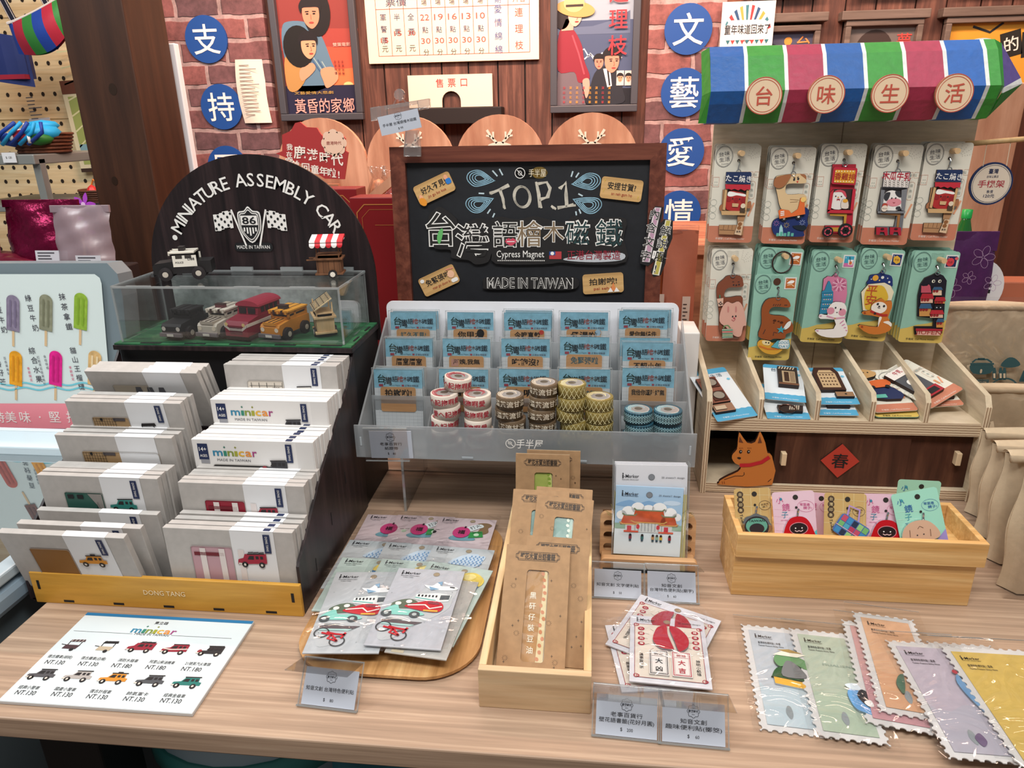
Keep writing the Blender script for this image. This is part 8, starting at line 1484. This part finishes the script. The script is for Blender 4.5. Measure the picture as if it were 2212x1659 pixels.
CARDS = [('cream', ROW1[0], 525, 524, h_tako, Z1, 'takoyaki stall holder, leftmost on the top pegs', 2), ('cream', ROW1[1], 528, 526, h_dog, Z1, 'dog on an orange scooter holder', 2), ('cream', ROW1[2], 525, 523, h_chicken, Z1, 'white hen in a red cart holder', 2), ('cream', ROW1[3], 530, 528, h_cow, Z2, 'cow in a papaya milk stall holder', 2), ('cream', ROW1[4], 521, 521, None, Z2, 'takoyaki stall holder, rightmost on the top pegs', 2),
         ('cream', ROW2[0], 738, 738, h_bear, Z3, 'bear and pink rabbit holder', 4), ('mint', ROW2[1], 740, 738, None, Z3, 'large key ring on the second lower peg', 3), ('mint', ROW2[2], 742, 740, h_cat, Z3, 'white cat and blue tower holder', 4), ('mint', ROW2[3], 738, 732, h_shiba, Z4, 'orange dog and glowing lantern holder', 3), ('mint', ROW2[4], 742, 740, h_houses, Z4, 'hillside houses and cats holder', 4)]
LOC = ('top left peg', 'second top peg', 'third top peg', 'fourth top peg', 'top right peg', 'lower left peg', 'second lower peg', 'third lower peg', 'fourth lower peg', 'lower right peg')
STM = {6: ('b8642c', 'dino'), 7: ('3a9ab8', 'drink'), 8: ('1d2f66', 'lantern'), 9: ('1c2450', 'red')}
def holder_card(label, f, base, art=None, zmap=None, ring=True, M=None):
    t = thing('phone_holder_card', label, 'card', M or f.M(), 'phone holder cards on the plywood stand'); obj('card', base, t)
    if art:
        hb = B(); q = lambda x, y, p=None: f.xy(*(p or zmap(x, y))); art(hb, q); obj('phone_holder', hb, t); top = max(v[1] for v in hb.v); xs_ = [v[0] for v in hb.v if v[1] > top-.004]; xc = min(max(sum(xs_)/len(xs_), f.w*.38), f.w*.56)
        kb = B(); holder_ring(kb, xc, top+.001, f.h*.845); obj('key_chain', kb, t)
    return t
tako_mesh = {}
for i, (kind, P, by, by2, art, zm, desc, nb) in enumerate(CARDS):
    pl = HP; a, e_ = HP.hit(*P[0]), HP.hit(*P[1]); f = hang(HP, P[0], P[1], .1); bl = f.xy((P[0][0]*.6+P[1][0]*.4)-6, by); f = hang(HP, P[0], P[1], .1-bl[1]-.001)
    cb = card_base(kind, f.w, f.h)
    if i in STM: stampmini(cb, f.w, f.h, *STM[i])
    base = cb.mesh('card')
    if i == 4:
        f0 = tako_mesh['f']; t = thing('phone_holder_card', 'cream card with '+desc, 'card', f.M(), 'phone holder cards on the plywood stand'); obj('card', base, t)
        for ch in [c for c in tako_mesh['t'].children if not c.name.startswith('card')]: c = ch.copy(); COL.objects.link(c); c.parent = t; c.matrix_local = Matrix.Diagonal((f.w/f0.w, f.h/f0.h, 1, 1))
    elif i == 6:
        t = holder_card(f'mint card with {desc}', f, base); c = f.xy(1689, 566); r = .0165
        obj('key_ring', B().tube([(c[0]+r*math.cos(a_), c[1]+r*1.1*math.sin(a_), .004) for a_ in (k*.2618 for k in range(24))], .0014, C('6a5a58', .2, 1), 8, True), t)
        fl_ = hang(up_plane(1.2465, 1.2), (1632, 592), (1725, 592), .165); bl = fl_.xy(1690, 778); fl_ = hang(up_plane(1.2465, 1.2), (1632, 592), (1725, 592), .165-bl[1]); cb = card_base('mint', fl_.w, fl_.h); stampmini(cb, fl_.w, fl_.h, *STM[6]); cb.ell(fl_.w*.52, fl_.h*.915, .0062, .0062, .0008, C('4a2a1c'), 18); holder_card('mint card with brown dinosaur holder hanging lower than its neighbours', fl_, cb.mesh('card'), h_dino, Z3)
    else:
        t = holder_card(f'{kind} card with {desc}', f, base, art, zm)
        if i == 0: tako_mesh.update(t=t, f=f)
    for k in range(nb):
        M = Matrix.Translation((random.uniform(-.0015, .0015), .0118*(k+1), random.uniform(-.0015, .0025))) @ f.M(); holder_card(f'{kind} phone holder card, {ORD[k+1]} in the stack on the {LOC[i]}', f, base, M=M)
# ---------------------------------------------------------------- cards lying in the pigeonholes
SP = up_plane(1.126, .8895, 72)
ZS = lambda x, y: (1460+x/3.16, 640+y/3.16)
def shelf_card(label, bl, br, tl, kind, pic, dz=0, flip=False, hmax=.165):
    pl = Pl(SP.o+SP.n*dz, SP.x, SP.n); f = fit(pl, ZS(*bl), ZS(*br), ZS(*tl)); f.h = min(f.h, hmax); t = thing('phone_holder_card', label, 'card', f.M(), 'phone holder cards in the pigeonholes'); w_, h_ = f.w, f.h; obj('card', card_base(kind, w_, h_), t)
    if not pic: return t
    b = B(); D1, D2, D3 = '3a2018', '6b4230', 'a88060'; X = lambda L: [(w_*x, h_*y) for x, y in L]
    if pic == 'radio':
        lay(b, X([(.05, .28), (.55, .28), (.55, .78), (.05, .78)]), .001, .007, '7d4a3a'); lay(b, X([(.05, .12), (.55, .12), (.55, .26), (.05, .26)]), .001, .006, '8f6a54')
        for y in (.40, .66): lay(b, X([(.18, y-.09), (.52, y-.09), (.52, y+.09), (.18, y+.09)]), .007, .0085, '4a2418'); b.ell(w_*.35, h_*y, w_*.14, h_*.07, .009, C('8c8478', .4), 20); b.ring(w_*.35, h_*y, w_*.14, h_*.07, .0008, .0093, BLK)
        for k in range(5): b.line(X([(.08, .3+.1*k), (.14, .3+.1*k)]), .0008, .0073, BLK)
        lay(b, X([(.08, .15), (.35, .15), (.35, .22), (.08, .22)]), .006, .0075, 'b8a48c')
    elif pic == 'cassette':
        lay(b, X([(.35, .35), (.85, .35), (.85, .88), (.35, .88)]), .001, .007, '2e2420'); b.flat(X([(.45, .42), (.78, .42), (.78, .75), (.45, .75)]), .0074, C('a89070')); b.flat(X([(.5, .45), (.62, .45), (.62, .72), (.5, .72)]), .0077, C('3a2418')); [b.line(X([(.66+.03*k, .44), (.66+.03*k, .73)]), .0008, .0077, C('5a4030')) for k in range(4)]; lay(b, X([(.35, .35), (.85, .35), (.85, .4), (.35, .4)]), .007, .0085, '6b4630')
        for k in range(6): b.line(X([(.38+.07*k, .8), (.42+.07*k, .87)]), .002, .0074, C('b8a890'))
    elif pic == 'keyset':
        lay(b, X([(.12, .3), (.78, .3), (.78, .78), (.7, .92), (.2, .92), (.12, .78)]), .001, .007, '3a2018'); b.flat(X([(.22, .36), (.68, .36), (.68, .74), (.6, .84), (.3, .84), (.22, .74)]), .0074, C('b89a74')); [b.rect(w_*(.26+.08*i), h_*(.42+.09*j), w_*(.30+.08*i), h_*(.45+.09*j), .0078, C('4a2c1c')) for i in range(5) for j in range(4)]; b.line(X([(.25, .76), (.65, .76)]), .0012, .0078, C('4a2c1c')); lay(b, X([(.48, .14), (.92, .14), (.92, .26), (.48, .26)]), .001, .006, '8c6a4c'); b.ell(w_*.72, h_*.2, .0018, .0018, .0064, BLK, 10)
    elif pic == 'scooter':
        lay(b, X([(.05, .72), (.45, .76), (.55, .86), (.3, .95), (.05, .9)]), .001, .008, 'b8915f', 2); lay(b, X([(.1, .5), (.6, .5), (.75, .62), (.6, .68), (.1, .62)]), .001, .008, 'c8602f', 2); lay(b, X([(.1, .28), (.75, .22), (.85, .38), (.7, .5), (.1, .48)]), .001, .006, '1f2a50', 2); [b.ell(w_*x, h_*.5, .004, .004, .0085, BLK, 14) for x in (.25, .6)]; b.rect(w_*.1, h_*.26, w_*.45, h_*.34, .0065, C('5aa898')); [b.ell(w_*x, h_*.86, .0015, .0015, .0085, BLK, 8) for x in (.25, .36)]
    elif pic == 'cow':
        lay(b, X([(.1, .3), (.6, .3), (.6, .7), (.1, .7)]), .001, .007, '4c4e54'); lay(b, X([(.08, .7), (.6, .7), (.6, .88), (.08, .88)]), .001, .008, 'ded6d0'); b.text('牛乳', w_*.34, h_*.81, .010, .0084, C('a81f34'), None, 0, .02); b.ell(w_*.3, h_*.52, .008, .008, .0074, C('e6e2de'), 16); lay(b, X([(.2, .14), (.62, .14), (.62, .3), (.2, .3)]), .001, .0075, 'a01f2e'); b.flat(X([(.28, .17), (.54, .17), (.54, .27), (.28, .27)]), .0079, BLK)
    elif pic == 'dark': lay(b, X([(.3, .2), (.85, .2), (.85, .5), (.3, .5)]), .001, .006, '2a1a14')
    elif pic == 'ringed': lay(b, X([(.3, .14), (.85, .14), (.9, .3), (.3, .32)]), .001, .006, '2a1d18'); b.tube([(w_*.5+.013*math.cos(a), h_*.2+.010*math.sin(a), .007) for a in (k*.3 for k in range(21))], .0013, C('7a5a50', .2, 1), 8, True); [b.line(X([(.55+.05*k, .18), (.6+.05*k, .3)]), .002, .0064, C('a89a88')) for k in range(5)]
    obj('phone_holder', b, t); return t
shelf_card('blue and white card with twin-dial radio holder in the leftmost pigeonhole', (285, 858), (560, 815), (212, 500), 'blue', 'radio', .004)
shelf_card('blue card with ringed holder under the cassette card in the second pigeonhole', (625, 835), (920, 840), (560, 600), 'blue', 'ringed', .001)
shelf_card('blue and white card with cassette holder in the second pigeonhole', (610, 700), (890, 728), (515, 455), 'blue', 'cassette', .011)
shelf_card('blue card lying under the button panel card in the third pigeonhole', (965, 812), (1250, 815), (900, 600), 'blue', 'dark', .001)
shelf_card('blue and white card with button panel holder in the third pigeonhole', (980, 738), (1258, 738), (882, 490), 'blue', 'keyset', .010)
shelf_card('yellow-ended mint card lying under the scooter card in the fourth pigeonhole', (1365, 825), (1665, 825), (1310, 620), 'mint', None, .001)
shelf_card('cream card with dog scooter holder in the fourth pigeonhole', (1362, 795), (1658, 778), (1262, 510), 'cream', 'scooter', .007)
shelf_card('cream card with dark holder under the tilted card in the rightmost pigeonhole', (1700, 760), (1972, 742), (1640, 560), 'cream', 'dark', .001)
shelf_card('cream card with cow stall holder tilted in the rightmost pigeonhole', (1742, 768), (1965, 632), (1570, 430), 'cream', 'cow', .013, hmax=.15)
# dog figure in the cabinet
dp = up_plane(1.124); q = lambda L: [dp.xy(*ZS(*a)) for a in L]; t = thing('wooden_dog', 'flat orange wooden dog with red collar lying in the open cabinet', 'dog figure', dp.M())
P = q([(292, 1262), (300, 1245), (355, 1215), (420, 1185), (440, 1150), (400, 1130), (378, 1095), (385, 1065), (412, 1035), (418, 985), (425, 930), (435, 925), (482, 990), (535, 985), (562, 925), (575, 920), (605, 990), (620, 1060), (650, 1080), (652, 1275), (310, 1275)])
b = B().prism(smooth_poly(P, 2), -.0005, .006, C('3a1f14'), C('c07434', .5)); z = .0064; D = C('2a1c16')
for x in (437, 491): b.ell(*dp.xy(*ZS(x, 1050)), .0026, .0034, z, D, 14); b.ell(*dp.xy(*ZS(x+2, 1048)), .0008, .001, z+.0002, WHT, 8)
b.flat(smooth_poly(q([(412, 1092), (425, 1086), (440, 1092), (430, 1102)]), 3), z, D)
for x in (428, 485): [b.line(q([(x+k*10, 1022), (x+4+k*10, 1030)]), .0008, z, C('7a3a1c')) for k in range(3)]
for L in ([(430, 945), (425, 985), (455, 990)], [(568, 945), (553, 992), (582, 990)]): b.flat(q(L), z, C('6a3a24'))
b.line(q([(325, 1240), (400, 1215), (450, 1215), (462, 1205), (460, 1190)]), .001, z, D); [b.line(q([(312+k*14, 1252), (314+k*14, 1268)]), .001, z, C('7a3a1c')) for k in range(2)]; b.line(q([(622, 1255), (645, 1235)]), .001, z, D); obj('body', b, t)
obj('collar', B().line(q([(430, 1142), (500, 1140), (580, 1120), (632, 1085)]), .0065, .0068, C('b8202c')), t)
# ================================================================== FAR RIGHT: CANVAS BAGS, SIGN, POUCH, BOTTLE
CAN = C('c8b396', .8, noise=.08, bump=.3); CANP = C('28494c', .7)
def tote(label, x0, x1, y, zb, zt, th, printed=False, tilt=10):
    t = thing('canvas_bag', label, 'bag', Matrix.Translation((x0, y, zb)) @ Matrix.Rotation(math.radians(-tilt), 4, 'X'), 'clear-wrapped canvas bags'); w_, h_ = x1-x0, zt-zb
    def f(u, v, s=1): return (u*w_+.003*math.sin(9*v), -s*th*(max(0, math.sin(math.pi*u))**.06)*(1-.25*v**5)+.002*math.sin(37*u+4*v)*s*math.sin(3*v)+.002*math.sin(31*u*v+7*u), v*h_+.003*math.sin(5*u))
    obj('canvas', B().grid(f, 20, 16, CAN).grid(lambda u, v: f(1-u, v, -.3), 10, 8, CAN).grid(lambda u, v: (u*w_, -th*(.65)*(1-v)+th*.2*v, h_+.003*math.sin(5*u)+.006*math.sin(math.pi*v)), 12, 4, CAN), t, sm=True)
    obj('hem', B().tube([(u*w_/10, -th*.72, h_-.002) for u in range(11)], .0055, CAN, 8), t, sm=True)
    fb = B().grid(lambda u, v: (-.006+u*(w_+.012), -th-.004-.003*math.sin(8*u+5*v), -.002+v*(h_+.02)), 12, 8, BAG); obj('clear_wrap', fb, t, sm=True); return t
tA = tote('clear-wrapped beige canvas bag with teal kitchen prints at the far right', .634, .86, 1.315, .78, 1.03, .02, tilt=6)
pr_ = up_plane(1.282, .78, 6, 0, 0); b = B(); ZT = lambda x, y: (2020+x/2.44, 620+y/2.44)
iM = tA.matrix_world.inverted(); b.push(iM @ pr_.M()); q = lambda x, y: pr_.xy(*ZT(x, y)); L = lambda *p: [q(*a) for a in p]; z = .0
b.flat(smooth_poly(L((190, 405), (300, 405), (290, 455), (200, 455)), 3), z, CANP); b.flat(L((185, 400), (310, 400), (310, 410), (185, 410)), z+.0003, CANP); b.line(L((195, 398), (215, 382), (275, 382), (300, 398)), .003, z, CANP); b.flat(L((225, 374), (262, 374), (262, 384), (225, 384)), z, CANP); b.rr(*q(234, 455), *q(248, 432), .002, z+.0006, CAN)
for x in (312, 345, 365): b.flat(L((x-8, 490), (x-10, 445), (x-5, 425), (x+6, 425), (x+10, 445), (x+8, 490)), z, CANP); b.flat(L((x-5, 480), (x-6, 455), (x+5, 455), (x+5, 480)), z+.0003, CAN)
b.flat(smooth_poly(L((345, 415), (380, 375), (420, 375), (450, 410), (400, 425)), 3), z, CANP); b.frame(*q(205, 550), *q(285, 488), .004, z, CANP); b.vtext('古早', *q(245, 520), .012, .013, z, CANP, None, 0, .03)
b.ring(*q(362, 530), .022, .017, .003, z, CANP); b.text('鳳梨', *q(362, 530), .016, z, CANP, None, 0, .03); b.ring(*q(305, 600), .012, .015, .002, z, CANP); b.flat(smooth_poly(L((355, 650), (375, 585), (440, 570), (475, 590), (475, 700), (420, 725), (370, 700)), 3), z, CANP); b.line(L((385, 600), (378, 650), (400, 690)), .0015, z+.0004, CAN); b.line(L((420, 640), (450, 620), (475, 610)), .006, z+.0004, CAN)
for y in (660, 706): b.ell(*q(305, y), .0105, .0065, z, CANP, 18); b.ell(*q(305, y+3), .008, .0045, z+.0003, CAN, 16)
for k in range(4): b.line(L((445+k*6, 500), (470+k*4, 440+k*12)), .003, z, CANP)
b.pop(); obj('printed_pictures', b, tA)
tote('clear-wrapped canvas bag leaning just in front of the printed one', .645, .87, 1.235, .77, .905, .022, tilt=8)
for k, (x0, y, zt, nm) in enumerate(((.606, 1.085, .892, 'nearest the plywood stand'), (.588, 1.02, .90, 'second from the plywood stand'), (.570, .955, .915, 'third from the plywood stand'), (.556, .885, .925, 'farthest from the plywood stand'))): tote('clear-wrapped folded canvas bag standing on edge, '+nm, x0, .85, y, .752, zt, .026, tilt=1)
t = thing('round_hanging_sign', 'round cream sign with navy rim and red price words hanging from a rod', 'sign', T(.655, 1.3, 1.243)); r = .0335
d = B().push(Matrix.Rotation(math.radians(90), 4, 'X')); d.prism(ellp(0, 0, r, r*1.02, 40), -.003, 0, NAVY, NAVY).ell(0, 0, r*.91, r*.93, .0004, C('cdbfae', .5), 40).ring(0, 0, r*.86, r*.88, .0005, .0008, NAVY, 40); d.text('臺灣', 0, .020, .0085, .0008, NAVY, .015, 0, .02).text('台味公車店', 0, .0115, .0045, .0008, NAVY, .018).text('手機架', 0, .0, .0125, .0008, C('9c2434'), .041, 0, .02).text('售價', 0, -.0125, .0055, .0008, NAVY, .010).text('120元', 0, -.0195, .0065, .0008, NAVY, .017, 0, .02).pop(); obj('disc', d, t)
obj('strings', B().tube([(-.018, .0, .028), (-.018, .002, .067)], .0006, C('d0c0a8'), 5).tube([(.018, .0, .028), (.018, .002, .067)], .0006, C('d0c0a8'), 5), t)
p0, p1 = at_y(2100, 311, 1.302), at_y(2240, 298, 1.302); b = B().tube([(p0[0]-.01, 1.302, p0[2]), ((p0[0]+p1[0])/2, 1.302, (p0[2]+p1[2])/2), (p1[0]+.04, 1.302, p1[2]+.003)], .0042, C('c2a070', .5), 10).lathe([(0, 0)], C('c2a070'), 4) if 0 else B().tube([(p0[0]-.01, 1.302, p0[2]), (p1[0]+.04, 1.302, p1[2]+.003)], .0042, C('c2a070', .5, noise=.2), 10)
solo('hanging_rod', b, 'thin pale bamboo rod holding the round hanging sign', 'rod', sm=True)
PUR = C('4a1c54', .35, 0, .5, .15, .4); p = pouch('purple pouch with pale flower outlines behind the plywood stand', (.735, 1.5, .75), .13, .385, PUR, lab=False, tl=3, name='flower_pouch', group=None)
b = B().push(Matrix.Translation((0, -.045, 0)) @ X90)
for x, y, r in ((.02, .34, .02), (-.03, .28, .018), (.03, .23, .022), (.0, .3, .012), (.045, .29, .015)):
    for k in range(5): a = k*1.257; b.line(ellp(x+r*.6*math.cos(a), y+r*.6*math.sin(a), r*.5, r*.32, 12, math.degrees(a)), .0007, 0, C('a890b0'), True)
obj('flower_outlines', b.pop(), p)
t = thing('glass_bottle', 'small green glass bottle with green cap behind the purple pouch', 'bottle', T(.752, 1.56, 1.03)); GL = C('1f6a2a', .08, 0, .7)
obj('glass', B().lathe([(0, 0), (.022, 0), (.023, .06), (.017, .09), (.009, .12), (.008, .132), (0, .132)], GL, 20), t, sm=True); obj('cap', B().lathe([(.0095, .125), (.0095, .142), (0, .143)], C('1fa04a', .35), 18), t, sm=True); obj('label', B().lathe([(.0236, .03), (.0238, .055)], C('c8a070'), 20), t)
b = B().box(.70, 1.1, 1.54, 1.60, .75, 1.03, C('b0674c', .5)); solo('low_riser', b, 'reddish wooden riser behind the purple pouch carrying the bottle', 'riser', bev=.003)
t = thing('round_sign', 'white round sign with a bold black character behind the purple pouch', 'sign', wallM(.782, 1.53, 1.02)); obj('disc', B().prism(ellp(0, 0, .05, .058, 32), 0, .006, C('dfe2e6')), t); obj('character', B().text('特', -.004, -.002, .062, .0066, BLK, None, 0, .04), t)
b = B(); b.box(.16, .192, 1.22, 1.30, .75, 1.005, C('d8d4d0', .5)); solo('white_carton', b, 'white carton between the card rack and the plywood stand', 'carton', bev=.002)
